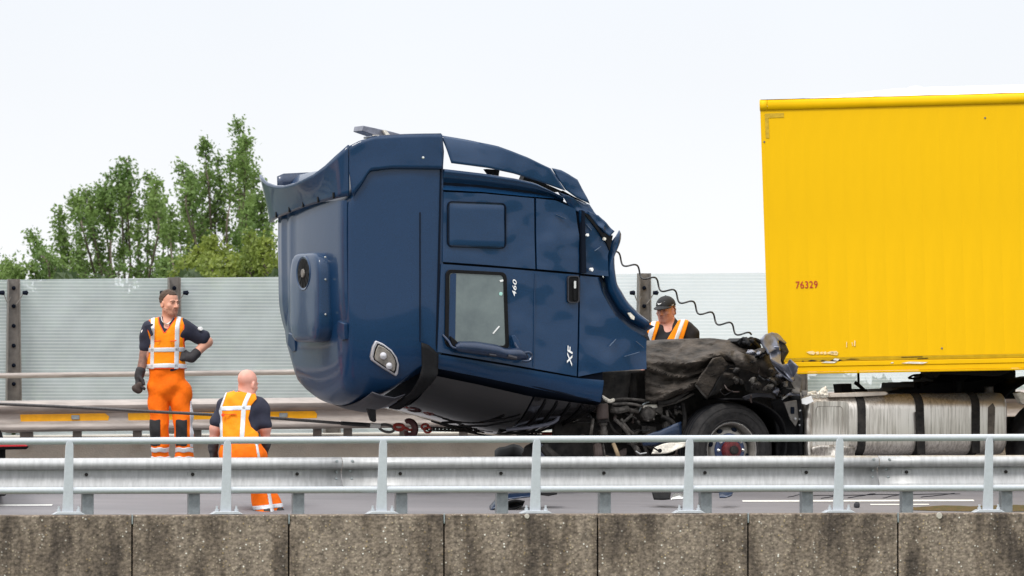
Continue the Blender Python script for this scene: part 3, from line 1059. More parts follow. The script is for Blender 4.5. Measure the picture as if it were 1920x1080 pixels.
# ---- glossy windscreen and lower front under the cab
def front(px0, px1, m, name, d=0.0, t0=.015, t1=.985, nx=16, nc=26, parent=None, yb=lambda x: interp(x, [818, 900, 1000, 1130], [690, 706, 728, 753]), bow=lambda x: interp(x, [790, 820, 1000, 1070, 1130], [64, 74, 84, 66, 40]), slant=0.0):
    k = MB()
    rows = []
    for j in range(nc + 1):
        t = lerp(t0, t1, j / nc)
        c = lerp(0.0, CCW, t)
        e = abs(2 * t - 1)
        row = []
        for i in range(nx + 1):
            x = lerp(px0 + slant * (1 - e ** 2), px1, i / nx)
            row.append(CB(x, yb(x) + bow(x) * (1 - e ** 2.6) + d, c))
        rows.append(row)
    k.grid(rows)
    return k.build(name, m, parent)
M['screen'] = mat('dark_windscreen_glass', (0.008, 0.008, 0.009), 0.08, spec=.45, coat=.55, ior=1.5, bump=.35, bump_scale=2.2)
M['front_black'] = mat('gloss_black_front_panel', (0.010, 0.010, 0.012), 0.18, coat=0.6)
ws = front(818, 1004, M['screen'], 'windscreen', 3, .03, .97, parent=truck, slant=0)
front(1008, 1128, M['front_black'], 'front_panel', 2, .03, .97, parent=truck)
# grille bars and wiper on the front
for x in (1030, 1052, 1076, 1100):
    k = MB()
    pts = []
    for t in np.linspace(.04, .96, 16):
        e = abs(2 * t - 1)
        pts.append(CB(x, interp(x, [818, 900, 1000, 1130], [690, 706, 728, 753]) + interp(x, [790, 820, 1000, 1070, 1130], [64, 74, 84, 66, 40]) * (1 - e ** 2.6) + 5, CCW * t))
    k.tube(pts, .012, 6)
    k.build('grille_bar', M['black'], truck)
for c0, c1 in ((.35, 1.0), (1.1, 1.75)):
    k = MB()
    def fp(x, c):
        e = abs(2 * c / CCW - 1)
        return CB(x, interp(x, [818, 900, 1000, 1130], [690, 706, 728, 753]) + interp(x, [790, 820, 1000, 1070, 1130], [64, 74, 84, 66, 40]) * (1 - e ** 2.6) + 8, c)
    k.tube([fp(1000, c0), fp(985, c0 + .1), fp(960, (c0 + c1) / 2), fp(930, c1)], .010, 6)
    k.tube([fp(975, (c0 + c1) / 2 - .25), fp(905, c1 + .1)], .013, 6)
    k.build('wiper', M['black'], truck)
# bent hose loop and number-plate stub below the front
k = MB(); k.tube(spline([CB(1000, 806, .7), CB(1040, 800, .5), CB(1070, 790, .4), CB(1076, 768, .3)], 6), .018, 8)
k.build('bent_tube', M['zinc'], truck)

# ---- high roof module
roof_secs = []
#          px   c0    ytop  ybot  bow  r
SEC = [(831, .000, 309, 660, 42, .02), (818, .004, 309, 672, 40, .02), (791, .018, 308.5, 690, 38, .02), (760, .076, 308.5, 724, 26, .025), (725, .142, 309, 738, 24, .03),
       (703, .185, 314, 742, 20, .04), (690, .208, 328, 741, 18, .05), (680, .228, 348, 735, 16, .10), (674, .242, 362, 720, 15, .10), (671, .262, 370, 700, 12, .10),
       (668, .30, 377, 672, 9, .10), (666, .36, 391, 640, 6, .10)]
RPX = 669                       # near-plane pixel of the roof plane
for px, c0, yt, yb, bow, r in SEC:
    roof_secs.append(cab_section(px, yt, yb, c0, bow, 18, r, ff=flank))
k = MB(); k.grid(roof_secs, wrap=True)
n = len(roof_secs[0])
k.add(roof_secs[-1], [tuple(range(n))])
roof = k.build('cab_roof', M['blue_roof'], truck, angle=38)

# raised roof skin with flutes, the plane that faces left
def roofp(c, y, out=0.0):
    """Point on the roof plane: c across the cab, y photo height at the near edge, out = metres proud."""
    return CB(RPX, y, c) - CU * out
def ytop_r(c): return 376
rows = []
cs = [.27, .29, .32, .36, .42, .6, .9, 1.25, 1.55, 1.66, 1.72, 1.80, 1.88, 1.92, 2.00, 2.05, 2.10, 2.16, 2.21, 2.25, 2.28]
outs = [.00, .022, .034, .040, .042, .05, .058, .056, .050, .040, .048, .050, .034, .030, .046, .046, .028, .024, .018, .0, -.05]
for y in np.linspace(0, 1, 22):
    row = []
    for c, o in zip(cs, outs):
        e = abs((c - 1.25) / 1.05)
        yb = interp(c, [.27, .5, 1.25, 2.0, 2.3], [676, 692, 699, 680, 655])
        yy = lerp(374, yb, y)
        fall = max(0, (y - .58) / .42)
        ce = 1.25 + (c - 1.25) * (1 - .8 * flank(674, yy) / 1.05)
        row.append(roofp(ce, yy, o * (1 - .5 * fall) - .17 * fall ** 2.2 + .004 * math.sin(7 * y)))
    rows.append(row)
k = MB(); k.grid(rows)
k.build('roof_skin', M['blue_roof'], roof, angle=60)
# curved front brow from the roof plane down to the windscreen top
rows = []
for j in range(15):
    t = j / 14
    row = []
    for c in np.linspace(.40, 2.10, 30):
        e = abs((c - 1.23) / 1.07)
        yr = interp(c, [.27, .5, 1.25, 2.0, 2.3], [684, 692, 700, 684, 660])
        yf = 741 + 27 * (1 - e ** 2.4) - FARUP * max(0, (c - .9) / 1.3) ** 1.5
        a = t * PI / 2
        px = lerp(694, 780, 1 - math.cos(a))
        y = lerp(yr - 6, yf, math.sin(a))
        ins = .05 * max(0, e - .8) / .2
        row.append(CB(px + ins * 60, y, c))
    rows.append(row)
k = MB(); k.grid(rows)
k.build('roof_brow', M['blue_roof'], roof, angle=60)
# grey lip strip under the brow
k = MB()
rows = []
for j, (px, dy) in enumerate(((706, -10), (722, -4), (748, 1), (768, -6))):
    row = []
    for c in np.linspace(.12, 2.3, 26):
        e = abs((c - 1.23) / 1.1)
        row.append(CB(px, 746 + dy + 27 * (1 - e ** 2.4) - FARUP * max(0, (c - .9) / 1.3) ** 1.5, c))
    rows.append(row)
k.grid(rows)
M['lip_grey'] = mat('grey_visor_strip', (0.03, 0.03, 0.038), 0.45, var=.2, spec=.3)
k.build('visor_strip', M['lip_grey'], roof, solid=.012)
k = MB()
k.prism([CB(x, y, .25) for x, y in ((706, 766), (722, 768), (723, 790), (719, 792), (713, 788))], CW * .05)
k.build('visor_bracket', M['black'], roof, bevel=.006)
# black pillar corner between roof and door
k = MB()
rows = coons([(788, 642), (800, 646), (819, 664)], [(752, 764), (770, 768), (790, 740)], [(788, 642), (789, 690), (776, 740), (752, 764)], [(819, 664), (818, 700), (806, 722), (790, 740)], 8, 14)
def cpil(x, y): return interp(x, [745, 775, 790, 820], [.12, .02, -.012, -.022]) + .28 * max(0, (y - 705) / 60) ** 1.4 - (0.02 if y < 700 else .03)
k.grid([[CB(x, y, cpil(x, y)) for x, y in r] for r in rows])
k.build('pillar_trim', M['black'], truck, solid=.02)
for pts in ([(787, 398), (788.6, 398), (788.6, 642), (787, 642)], [(826, 311), (828.5, 311), (822, 648), (819.5, 660), (817.5, 648)]):
    k = MB(); k.prism([CV(x, y, roofside_c(x) - .012) for x, y in pts], CW * .01)
    k.build('body_seam', M['seam'], roof)
# roof corner lamp

def RS(x, y, out=0.0):
    """Visible pixel (x, y) on the slanted side of the high roof (solved for its own depth)."""
    px = x
    for _ in range(12):
        px = x + SH * (roofside_c(px) + flank(px, y))
    return CB(px, y, roofside_c(px) + flank(px, y) - out)
def lamp_outline(s=1.0, dx=0, dy=0):
    pts = [(702, 638), (716, 644), (732, 656), (742, 670), (746, 684), (744, 700), (740, 706), (728, 698), (712, 688), (694, 675), (692, 668), (696, 650)]
    cx, cy = 719, 672
    return [(cx + (x - cx) * s + dx, cy + (y - cy) * s + dy) for x, y in pts]
M['lamp_rim'] = mat('silver_lamp_rim', (0.55, 0.54, 0.58), 0.3, 0.5)
M['lamp_in'] = mat('lamp_reflector', (0.60, 0.56, 0.50), 0.15, 0.85, col2=(0.15, 0.13, 0.11), var_scale=13)
k = MB(); k.prism([RS(x, y, .035) for x, y in lamp_outline()], CW * .04)
lamp = k.build('roof_lamp', M['lamp_rim'], roof, bevel=.010, seg=3)
k = MB(); k.prism([RS(x, y, .038) for x, y in lamp_outline(.83)], CW * .01)
k.build('lamp_gasket', M['black'], roof)
k = MB(); k.prism([RS(x, y, .043) for x, y in lamp_outline(.74)], CW * .012)
M['lens'] = mat('clear_lamp_lens', (0.42, 0.39, 0.35), 0.08, 0.3, col2=(0.10, 0.09, 0.08), var_scale=9, coat=1.0)
k.build('lamp_lens', M['lens'], roof, bevel=.006)
for (x, y, rr) in ((715, 667, .036), (726, 686, .034)):
    k = MB(); c = RS(x, y, .045)
    k.lathe([(0, rr), (.008, rr * .92), (.016, rr * .5), (.018, 0)], c, -CW, 16)
    k.build('lamp_bowl', M['lamp_rim'], roof)

# ---- air conditioner on the roof
def acp(c, y, out): return CB(RPX, y, c) - CU * (.035 + out)
k = MB()
ac_out = []
N_ = 40
def ac_ring(ins, out, chop=0.0):
    pts = []
    c0, c1, y0, y1 = .62 + ins, 1.47 - ins, 470 + ins * 195, 640 - ins * 195
    hw, hh = (c1 - c0) / 2, (y1 - y0) / 2 / 195
    for i in range(N_):
        a = 2 * PI * i / N_
        cx, cy = math.cos(a), math.sin(a)
        q = 5.5
        s = (abs(cx) ** q + abs(cy) ** q) ** (-1 / q)
        pts.append(acp((c0 + c1) / 2 + cx * s * hw, (y0 + y1) / 2 + cy * s * hh * 195, out - chop * max(0, cy * s) * .05))
    return pts
rings = [ac_ring(.0, -.03), ac_ring(.0, .10), ac_ring(.010, .118), ac_ring(.03, .128), ac_ring(.07, .133), ac_ring(.16, .136), ac_ring(.30, .138), ac_ring(.38, .138)]
k.grid(rings, wrap=True); k.add(rings[-1], [tuple(range(N_))])
acu = k.build('air_conditioner', M['blue'], roof, angle=50)
M['ac_gloss'] = acu.data.materials[0]
k = MB()
def oval(out, sc=1.0, n=24):
    return [acp(1.03 + .185 * sc * math.cos(2 * PI * i / n), 509 + 31 * sc * math.sin(2 * PI * i / n), out) for i in range(n)]
k.grid([oval(.132, 1.1), oval(.145, 1.03), oval(.139, .92)], wrap=True)
k.build('fan_ring', M['blue'], acu)
k = MB(); k.add(oval(.1385, .97), [tuple(range(24))])
for i in range(11):
    a = 2 * PI * i / 11
    def fpnt(r, a, o): return acp(1.03 + .175 * r * math.cos(a), 509 + 30 * r * math.sin(a), o)
    k.add([fpnt(.25, a, .141), fpnt(.9, a + .05, .141), fpnt(.9, a + .3, .144), fpnt(.25, a + .2, .144)], [(0, 1, 2, 3)])
k.build('fan', M['black'], acu, smooth=False)
k = MB(); k.lathe([(0, .045), (.012, .04), (.016, 0)], acp(1.03, 509, .140), -CU, 12)
k.build('fan_hub', M['post_steel'], acu)
for c, y in ((.80, 480), (.80, 522), (.80, 588)):
    k = MB(); k.lathe([(0, .012), (.006, .010), (.007, 0)], acp(.618, y, .06), -CW, 8)
    k.build('screw', M['chrome'], acu)
# roof anchor brackets (small steps)
for c, y in ((.26, 612), (1.68, 632)):
    k = MB()
    k.prism([acp(c, y - 6, .002), acp(c + .18, y - 12, .002), acp(c + .18, y + 12, .012), acp(c + .12, y + 26, -.02), acp(c + .03, y + 24, -.02)], CU * .04)
    k.build('roof_bracket', M['blue_roof'], roof, bevel=.008)

# ---- roof air deflector (curled plate, inner far wing, near side skirt)
def defl(c, y, out=0.0): return CB(RPX, y, c) - CU * out
rows_f, rows_b = [], []
prof_c = [.23, .40, .55, .75, .95, 1.2, 1.5, 1.75, 2.0, 2.2, 2.32, 2.40]
ytopc = [270, 291, 307, 322, 331, 337, 340, 338, 331, 320, 313, 320]
ybotc = [366, 369, 372, 375, 378, 382, 388, 393, 398, 403, 406, 405]
outc = [-.02, .03, .05, .065, .075, .08, .08, .08, .075, .06, .04, -.02]
rows = []
for t in np.linspace(0, 1, 10):
    row = []
    for c, yt, yb, o in zip(prof_c, ytopc, ybotc, outc):
        flare = .11 * (1 - t) ** 1.3 * min(1, max(0, (c - .25) / .7))
        row.append(defl(c, lerp(yt, yb, t) * 1.0, o + flare + .02))
    rows.append(row)
k = MB(); k.grid(rows)
dfl = k.build('roof_deflector', M['blue_roof'], truck, solid=.02, angle=60, fix=True)
# inner face of the far wing seen over the curled edge
k = MB()
rows = []
for x in np.linspace(668, 775, 10):
    rows.append([CB(x, y, 2.28 - .03 * (y - 311) / 80) for y in np.linspace(interp(x, [668, 676, 775], [316, 311, 306]), 398, 6)])
k.grid(rows)
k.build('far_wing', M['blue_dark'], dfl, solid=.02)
# clips along its foot
for c in (.45, .8, 1.2, 1.6, 2.0):
    k = MB()
    y = interp(c, prof_c, ybotc) - 6
    k.box(defl(c, y, interp(c, prof_c, outc) + .035), (.02, .03, .06), CU, CW)
    k.build('clip', M['black'], dfl, bevel=.004)
# near side wing over the roof side
rows = coons([(652, 272), (672, 262), (700, 255), (760, 252.5), (826, 252)], [(657, 367), (674, 345), (690, 319), (730, 315), (828, 317)], [(652, 272), (652, 320), (657, 367)], [(826, 252), (830, 285), (828, 317)], 26, 10)
k = MB()
k.grid([[RS(x, y, .03 - dent(x, y, .01)) for x, y in r] for r in rows])
k.build('side_wing', M['blue_roof'], dfl, solid=.02, angle=60)
k = MB()
rows = []
for x in np.linspace(700, 826, 12):
    yy = interp(x, [668, 700, 760, 826], [263, 255, 252.5, 252])
    b0 = RS(x, yy, .02)
    rows.append([b0 + CW * c for c in (0, .1, .2, .3)])
k.grid(rows)
k.build('wing_top', M['blue_dark'], dfl, solid=.02)
k = MB(); k.lathe([(0, .014), (.006, .012), (.008, 0)], CB(789, 296, -.06), -CW, 8)
k.build('screw', M['chrome'], dfl)
# thin alloy slat standing on the top edge
k = MB(); k.prism([CB(x, y, .55) for x, y in ((718, 231), (716, 241), (742, 250), (800, 254), (800, 250), (770, 242))], CW * .25)
k.build('deflector_slat', M['zinc'], dfl, bevel=.004)
k = MB(); k.prism([CB(x, y, .5) for x, y in ((752, 240), (758, 240), (769, 253), (760, 253))], CW * .04)
k.prism([CB(x, y, .5) for x, y in ((735, 249), (745, 249), (748, 256), (733, 256))], CW * .04)
k.build('slat_bracket', M['scuff'], dfl)

# ---- torn side fairing hanging free above the cab side
rows = coons([(829, 254), (880, 263), (930, 274), (985, 295), (1028, 316)], [(843, 306), (910, 315), (960, 326), (1000, 338), (1058, 358)], [(829, 254), (836, 280), (843, 306)], [(1028, 316), (1044, 338), (1058, 358)], 30, 10)
k = MB()
k.grid([[CB(x, y, -.05 + .10 * (1 - (y - 254) / 60) ** 2 * (1 if x < 900 else .6) + dent(x, y, .03)) for x, y in r] for r in rows])
fair = k.build('side_fairing', M['blue'], truck, solid=.014, angle=60, label='torn blue side fairing bent away from the cab')
k = MB()
rows = coons([(1034, 315), (1052, 319), (1082, 337)], [(1060, 356), (1082, 372), (1104, 382)], [(1034, 315), (1046, 336), (1060, 356)], [(1082, 337), (1094, 360), (1104, 382)], 12, 8)
k.grid([[CB(x, y, -.01 + dent(x * 2, y * 2, .03)) for x, y in r] for r in rows])
k.build('fairing_flap', M['blue'], fair, solid=.014, angle=60)
for pts, c, t in ((((1060, 357), (1066, 366), (1103, 384), (1104, 380), (1080, 368)), .06, .15), (((828, 262), (838, 275), (838, 292), (830, 286)), .12, .3),
                  (((920, 316), (944, 318), (942, 330), (930, 330)), .10, .1), (((990, 327), (1060, 358), (1050, 360), (1020, 352), (985, 340)), .08, .12)):
    k = MB(); k.prism([CB(x, y, c) for x, y in pts], CW * t)
    k.build('fairing_bracket', M['black'], fair)

# ---- side panels
def groove(u, v, x, y):
    return .055 * math.sin(PI * min(1, max(0, (v - .38) / .62))) ** 1.2 - .02 * math.exp(-((v - .12) / .12) ** 2)
side_panel('cant_rail', [(831, 317), (900, 325), (965, 335), (1000, 343), (1052, 368)], [(830, 356), (905, 360), (985, 368), (1040, 372), (1062, 384)], [(831, 317), (830, 356)], [(1052, 368), (1062, 384)], M['blue'], truck, cf=groove, nv=22)
def bump(x0, y0, x1, y1, px=5.0, depth=.014):
    """Rounded-rectangle embossing outline for a panel."""
    def f(u, v, x, y):
        dx = max(x0 - x, x - x1, 0) if not (x0 < x < x1) else 0
        dy = max(y0 - y, y - y1, 0) if not (y0 < y < y1) else 0
        d = math.hypot(dx, dy) if (dx or dy) else -min(x - x0, x1 - x, y - y0, y1 - y)
        return depth * math.exp(-(d / px) ** 2)
    return f
side_panel('rear_side_panel', [(831, 360), (905, 363), (1000, 372)], [(829, 491), (915, 497), (1002, 504.5)], [(831, 360), (829, 491)], [(1000, 372), (1002, 504.5)], M['blue'], truck, amp=.016, nu=40, nv=36)
# locker flap: raised rounded panel with a recessed seam
def rrect(x0, y0, x1, y1, r, skew=0.0, n=5):
    pts = []
    for cx, cy, a0 in ((x1 - r, y0 + r, -PI / 2), (x1 - r, y1 - r, 0), (x0 + r, y1 - r, PI / 2), (x0 + r, y0 + r, PI)):
        for i in range(n + 1):
            a = a0 + PI / 2 * i / n
            pts.append((cx + r * math.cos(a), cy + r * math.sin(a) + skew * (cx + r * math.cos(a) - x0)))
    return pts
def ring_part(name, outer, inner, c0, c1, m, parent, bevel=.0, label=None):
    k = MB()
    n = len(outer)
    a = [CB(x, y, c0) for x, y in outer]; b = [CB(x, y, c0) for x, y in inner]
    a2 = [CB(x, y, c1) for x, y in outer]; b2 = [CB(x, y, c1) for x, y in inner]
    k.grid([a2, a, b, b2], wrap=True)
    return k.build(name, m, parent, bevel=bevel, label=label)
fl = rrect(837, 377, 947, 463, 9, .035)
ring_part('flap_seam', fl, rrect(838.6, 378.6, 945.4, 461.4, 8.4, .035), -.034, -.005, M['seam'], truck)
k = MB()
rows = coons([(841, 381), (943, 384.5)], [(841, 459), (943, 463)], [(841, 381), (841, 459)], [(943, 384.5), (943, 463)], 18, 14)
def flc(x, y):
    d = min(x - 840, 945 - x, y - 380 - .035 * (x - 840), 461 + .035 * (x - 840) - y)
    return -.036 + .016 * math.exp(-max(d, 0) / 2.0) + dent(x, y, .008)
k.grid([[CB(x, y, flc(x, y)) for x, y in r] for r in rows])
k.build('locker_flap', M['blue'], truck)
side_panel('side_panel', [(1004, 372), (1040, 376), (1078, 392)], [(1005, 504.5), (1045, 508), (1085, 511.5)], [(1004, 372), (1005, 504.5)], [(1078, 392), (1085, 440), (1085, 511.5)], M['blue'], truck, amp=.03, nu=22, nv=30)
torn = side_panel('torn_side_panel', [(1086, 394), (1105, 404), (1128, 428), (1144, 452)], [(1089, 513), (1110, 515), (1140, 518)], [(1086, 394), (1090, 440), (1089, 513)], [(1144, 452), (1138, 480), (1140, 518)], M['blue'], truck, c=-.036, amp=.045, nu=20, nv=24, label='buckled and holed blue side panel at the cab foot')
for x, y, s in ((1097, 441, 2.8), (1105, 506, 3.2), (1129, 448, 2.6)):
    k = MB()
    pts = []
    for i in range(9):
        a = 2 * PI * i / 9
        rr = s * random.uniform(.65, 1.3)
        pts.append(CB(x + rr * math.cos(a), y + rr * 1.1 * math.sin(a), -.075))
    k.prism(pts, CW * .04)
    k.build('sky_hole_patch', M['white'] if y != 448 else M['scuff'], torn)  # pale patches painted as bright sky showing through holes in the panel
k = MB(); k.prism([CB(x, y, -.045) for x, y in ((1090, 398), (1100, 402), (1126, 436), (1146, 442), (1140, 470), (1134, 455), (1112, 425))], CW * .12)
k.build('tear_gap', M['black'], torn)
k = MB()
rows = coons([(1098, 396), (1120, 404), (1149, 434)], [(1100, 402), (1124, 430), (1140, 444)], [(1098, 396), (1100, 402)], [(1149, 434), (1140, 444)], 14, 5)
k.grid([[CB(x, y, -.05 + dent(x * 3, y * 3, .05)) for x, y in r] for r in rows])
k.build('bent_edge', M['blue'], torn, solid=.012)
k = MB()
rows = coons([(1052, 360), (1080, 374), (1106, 384)], [(1078, 394), (1098, 402), (1128, 420)], [(1052, 360), (1064, 380), (1078, 394)], [(1106, 384), (1116, 402), (1128, 420)], 18, 12)
k.grid([[CB(x, y, .02 + dent(x * 2.6, y * 2.6, .07)) for x, y in r] for r in rows])
k.build('buckled_corner', M['blue'], torn, solid=.012, angle=25)
k = MB()
for pts, c in ((((1088, 394), (1093, 397), (1096, 512), (1088, 512)), -.05),):
    k.prism([CB(x, y, c) for x, y in pts], CW * .06)
k.build('door_seal', M['seam'], torn)

door = side_panel('door', [(826, 495), (950, 504), (1084, 515.5)], [(819, 660), (950, 682), (1080, 705.5)], [(826, 495), (819, 660)], [(1084, 515.5), (1080, 705.5)], M['blue'], truck, amp=.010, nu=44, nv=34)
# sharp styling crease down the door
k = MB(); k.tube([CB(1001, 512, -.026), CB(1000, 600, -.028), CB(998, 688, -.026)], .004, 6)
k.build('crease', M['blue'], door)
# window
def wquad(o):
    return rrect(834 + o, 505 + o, 947 - o, 650 - o, max(3, 10 - o * .6), .05)
def skewed(pts):
    return [(x + (y - 505) / 145 * (5 if x > 890 else -2), y) for x, y in pts]
ring_part('window_frame', skewed(wquad(0)), skewed(wquad(6.5)), -.040, -.012, M['black'], door, bevel=.004)
M['side_glass'] = mat('mottled_side_glass', (0.125, 0.16, 0.158), 0.10, col2=(0.06, 0.085, 0.092), var_scale=2.8, coat=.6, spec=.6)  # opaque glass, mottled tone in place of a view into the cab
k = MB(); k.prism([CB(x, y, -.030) for x, y in skewed(wquad(6))], CW * .012)
win = k.build('side_window', M['side_glass'], door)
k = MB(); k.prism([CB(x, y, -.034) for x, y in ((842, 515), (847, 512), (853, 513), (851, 640), (847, 646), (838, 640))], CW * .006)
k.build('inner_frame', M['blue_roof'], door)
k = MB(); k.prism([CB(x, y, -.036) for x, y in ((933, 611), (935, 612), (923, 626), (921, 625))], CW * .004)
k.prism([CB(x, y, -.036) for x, y in ((934, 526), (940, 524), (943, 527), (936, 529))], CW * .004)
k.build('glass_scratch', M['white'], door)
k = MB(); k.lathe([(0, .018), (.003, .018), (.004, .0)], CB(936.5, 551, -.034), -CW, 12)
M['mint'] = mat('pale_green_sticker', (0.35, 0.62, 0.56), 0.4)
k.build('sticker', M['mint'], door)
# handle
hp = rrect(1061, 517, 1083, 568, 5)
k = MB(); k.prism([CB(x, y, -.045) for x, y in hp], CW * .03)
k.build('handle_bezel', M['post_steel'], door, bevel=.004).data.materials[0] = M['black']
ring_part('handle_rim', hp, rrect(1063, 519, 1081, 566, 4), -.052, -.02, M['lip_grey'], door)
k = MB(); k.prism([CB(x, y, -.062) for x, y in rrect(1071, 526, 1076, 564, 2)], CW * .02)
k.build('door_handle', M['black'], door, bevel=.003)
k = MB(); k.prism([CB(x, y, -.066) for x, y in rrect(1071.5, 527, 1075.5, 541, 1.5)], CW * .01)
k.build('handle_lock', M['chrome'], door)

fender = side_panel('fender', [(1087, 517), (1105, 518.5), (1122, 520)], [(1083, 706), (1130, 697), (1211, 692)], [(1087, 517), (1083, 706)], [(1122, 520), (1130, 550), (1152, 592), (1180, 616), (1212, 634), (1211, 692)], M['blue'], truck, amp=.03, nu=34, nv=30)
# dark recessed wheel-arch throat and its raised lip
inner = [(1122, 520), (1130, 550), (1152, 592), (1180, 616), (1212, 634)]
mid_ = [(1137, 519), (1146, 550), (1165, 583), (1190, 606), (1222, 620)]
outer = [(1141, 500), (1150, 540), (1172, 572), (1196, 590), (1217, 603)]
n_ = 24
k = MB()
k.grid([[CB(*poly_at(inner, t / n_), -.02) for t in range(n_ + 1)], [CB(*poly_at(inner, t / n_), .10) for t in range(n_ + 1)],
        [CB(*poly_at(mid_, t / n_), .11) for t in range(n_ + 1)],
        [CB(poly_at(mid_, t / n_)[0] + 12 * min(1, t / 8), poly_at(mid_, t / n_)[1] - 8 * min(1, t / 8), .09) for t in range(n_ + 1)]])
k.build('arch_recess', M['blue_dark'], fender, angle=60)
lipo = [(1162, 432), (1165, 436), (1164, 452), (1152, 476), (1152, 500), (1156, 532), (1176, 566), (1197, 588), (1216, 602)]
lipi = [(1136, 466), (1140, 482), (1137, 519), (1146, 550), (1165, 583), (1190, 606), (1214, 618)]
k = MB()
rows = []
for a in np.linspace(0, 1, 7):
    row = []
    for t in range(n_ + 1):
        u = t / n_
        p, q = poly_at(lipi, u), poly_at(lipo, u)
        row.append(CB(lerp(p[0], q[0], a), lerp(p[1], q[1], a), -.04 + .10 * (1 - a) ** 2 + .05 * a ** 4 + dent(p[0] * 2, p[1] * 2, .012)))
    rows.append(row)
k.grid(rows)
k.build('arch_lip', M['blue'], fender, solid=.014, angle=60)
k = MB(); k.prism([CB(x, y, -.055) for x, y in ((1173, 587), (1178, 586), (1186, 594), (1185, 600), (1180, 598))], CW * .02)
k.build('lip_chip', M['scuff'], fender)

sill = side_panel('door_sill', [(819, 664), (950, 686), (1082, 709), (1131, 713)], [(819, 690), (900, 706), (1000, 727), (1128, 754)], [(819, 664), (819, 690)], [(1131, 713), (1128, 754)], M['blue'], truck, c=-.012, cf=lambda u, v, x, y: .05 * v ** 2, nu=30, nv=8)
k = MB()
rows = coons([(1132, 700), (1170, 698), (1209, 696)], [(1118, 770), (1160, 770), (1200, 760)], [(1132, 700), (1128, 740), (1118, 770)], [(1209, 696), (1205, 730), (1200, 760)], 6, 6)
k.grid([[CB(x, y, .35) for x, y in r] for r in rows])
k.build('footwell', M['black_dirty'], truck, solid=.02)

M['scratch'] = mat('scratched_primer', (.085, .115, .17), .6, var=.5, var_scale=40)
for (x0_, y0_, x1_, y1_, w_) in ((1140, 648, 1152, 636, .9), (1096, 420, 1106, 432, 1.0), (1112, 470, 1124, 462, .9), (1168, 668, 1196, 660, .6), (1040, 402, 1058, 410, .5), (1190, 640, 1204, 652, .7)):
    k = MB(); n_s = Vector((0, 0, 0))
    k.prism([CB(x0_, y0_, -.050), CB(x1_, y1_ - w_ * .3, -.050), CB(x1_, y1_ + w_ * .5, -.050), CB(x0_, y0_ + w_, -.050)], CW * .02)
    k.build('scratch', M['scratch'], truck, smooth=False)
# ---- badges (raised letters)
def lettering(txt, px, py, h_px, m, parent, c=-.045, name='lettering', bold=.0, shear=0.0, sx=1.0, rot=0.0, frame='cab', extr=.003, weight=0):
    cu = bpy.data.curves.new(name, 'FONT')
    cu.body = txt
    cu.align_x = 'CENTER'; cu.align_y = 'CENTER'
    cu.extrude = extr
    cu.offset = bold
    cu.shear = shear
    cu.size = 1.0
    cu.space_character = 1.08
    tmp = bpy.data.objects.new(name + '_curve', cu)
    COL.objects.link(tmp)
    me = bpy.data.meshes.new_from_object(tmp.evaluated_get(bpy.context.evaluated_depsgraph_get()))
    me.name = name
    bpy.data.objects.remove(tmp)
    bpy.data.curves.remove(cu)
    o = bpy.data.objects.new(name, me)
    COL.objects.link(o)
    me.materials.clear()
    me.materials.append(m)
    return o, me
def place_text(o, loc, X, Y, parent, size, sx=1.0):
    X, Y = X.normalized(), Y.normalized()
    Zv = X.cross(Y).normalized()
    R = Matrix((X * size * sx, Y * size, Zv * size)).transposed().to_4x4()
    o.parent = parent
    R.translation = Vector(loc) - WLOC[parent]
    o.matrix_local = R
    WLOC[o] = Vector(loc)
cab_up = -(CB(1000, 600) - CB(900, 591)).normalized()             # cab's own up points to the picture's left
cab_rd = (CB(900, 500) - CB(897, 600)).normalized()               # reading direction runs up the picture
o, cu = lettering('460', 0, 0, 0, M['white'], door, bold=.012, shear=.25)
place_text(o, CB(962, 541, -.04), cab_rd, cab_up, door, 8.0 / .72 / 195, 1.75)
o, cu = lettering('XF', 0, 0, 0, M['white'], door, bold=.02, shear=.25)
place_text(o, CB(1066, 669, -.04), cab_rd, cab_up, door, 10.6 / .72 / 195, 1.85)

# ---- mirror arms folded against the door
k = MB()
k.tube(spline([CB(829, 628, -.02), CB(836, 640, -.08), CB(842, 652, -.12), CB(866, 654, -.14)], 5), .011, 8)
mir = k.build('mirror_arm', M['blue_dark'], truck)
k = MB()
prof = [(846, 651, .02), (852, 650, .05), (880, 652, .062), (920, 658, .062), (934, 662, .05), (944, 664, .055), (962, 664, .06), (974, 667, .045), (980, 672, .02)]
k.tube([CB(x, y, -.12) for x, y, r_ in prof], [r_ for _, _, r_ in prof], 14)
k.build('mirror_housing', M['blue_dark'], mir)
k = MB()
k.tube(spline([CB(958, 640, -.07), CB(962, 650, -.10), CB(968, 662, -.14), CB(980, 661, -.16), CB(986, 668, -.16), (CB(980, 677, -.16)), CB(968, 677, -.14)], 5), .013, 8)
k.build('mirror_bracket', M['blue_dark'], mir)
k = MB(); k.prism([CB(x, y, -.09) for x, y in ((953, 630), (959, 628), (970, 645), (973, 661), (962, 661))], CW * .03)
k.build('mirror_plate', M['blue'], mir, bevel=.006)
k = MB(); k.prism([CB(x, y, -.10) for x, y in ((838, 630), (850, 640), (858, 650), (842, 652))], CW * .05)
k.build('mirror_foot', M['black'], mir, bevel=.006)
for a, b_, r_ in (((905, 665), (918, 667), .012), ((940, 668), (956, 672), .02)):
    k = MB(); k.tube([CB(*a, -.17), CB(*b_, -.17)], r_, 8)
    k.build('mirror_joint', M['lip_grey'], mir)
M['rust_dark'] = mat('dull_brown_metal', (0.045, 0.033, 0.03), .7, col2=(.075, .058, .054), var_scale=9, bump=.2, spec=.2)
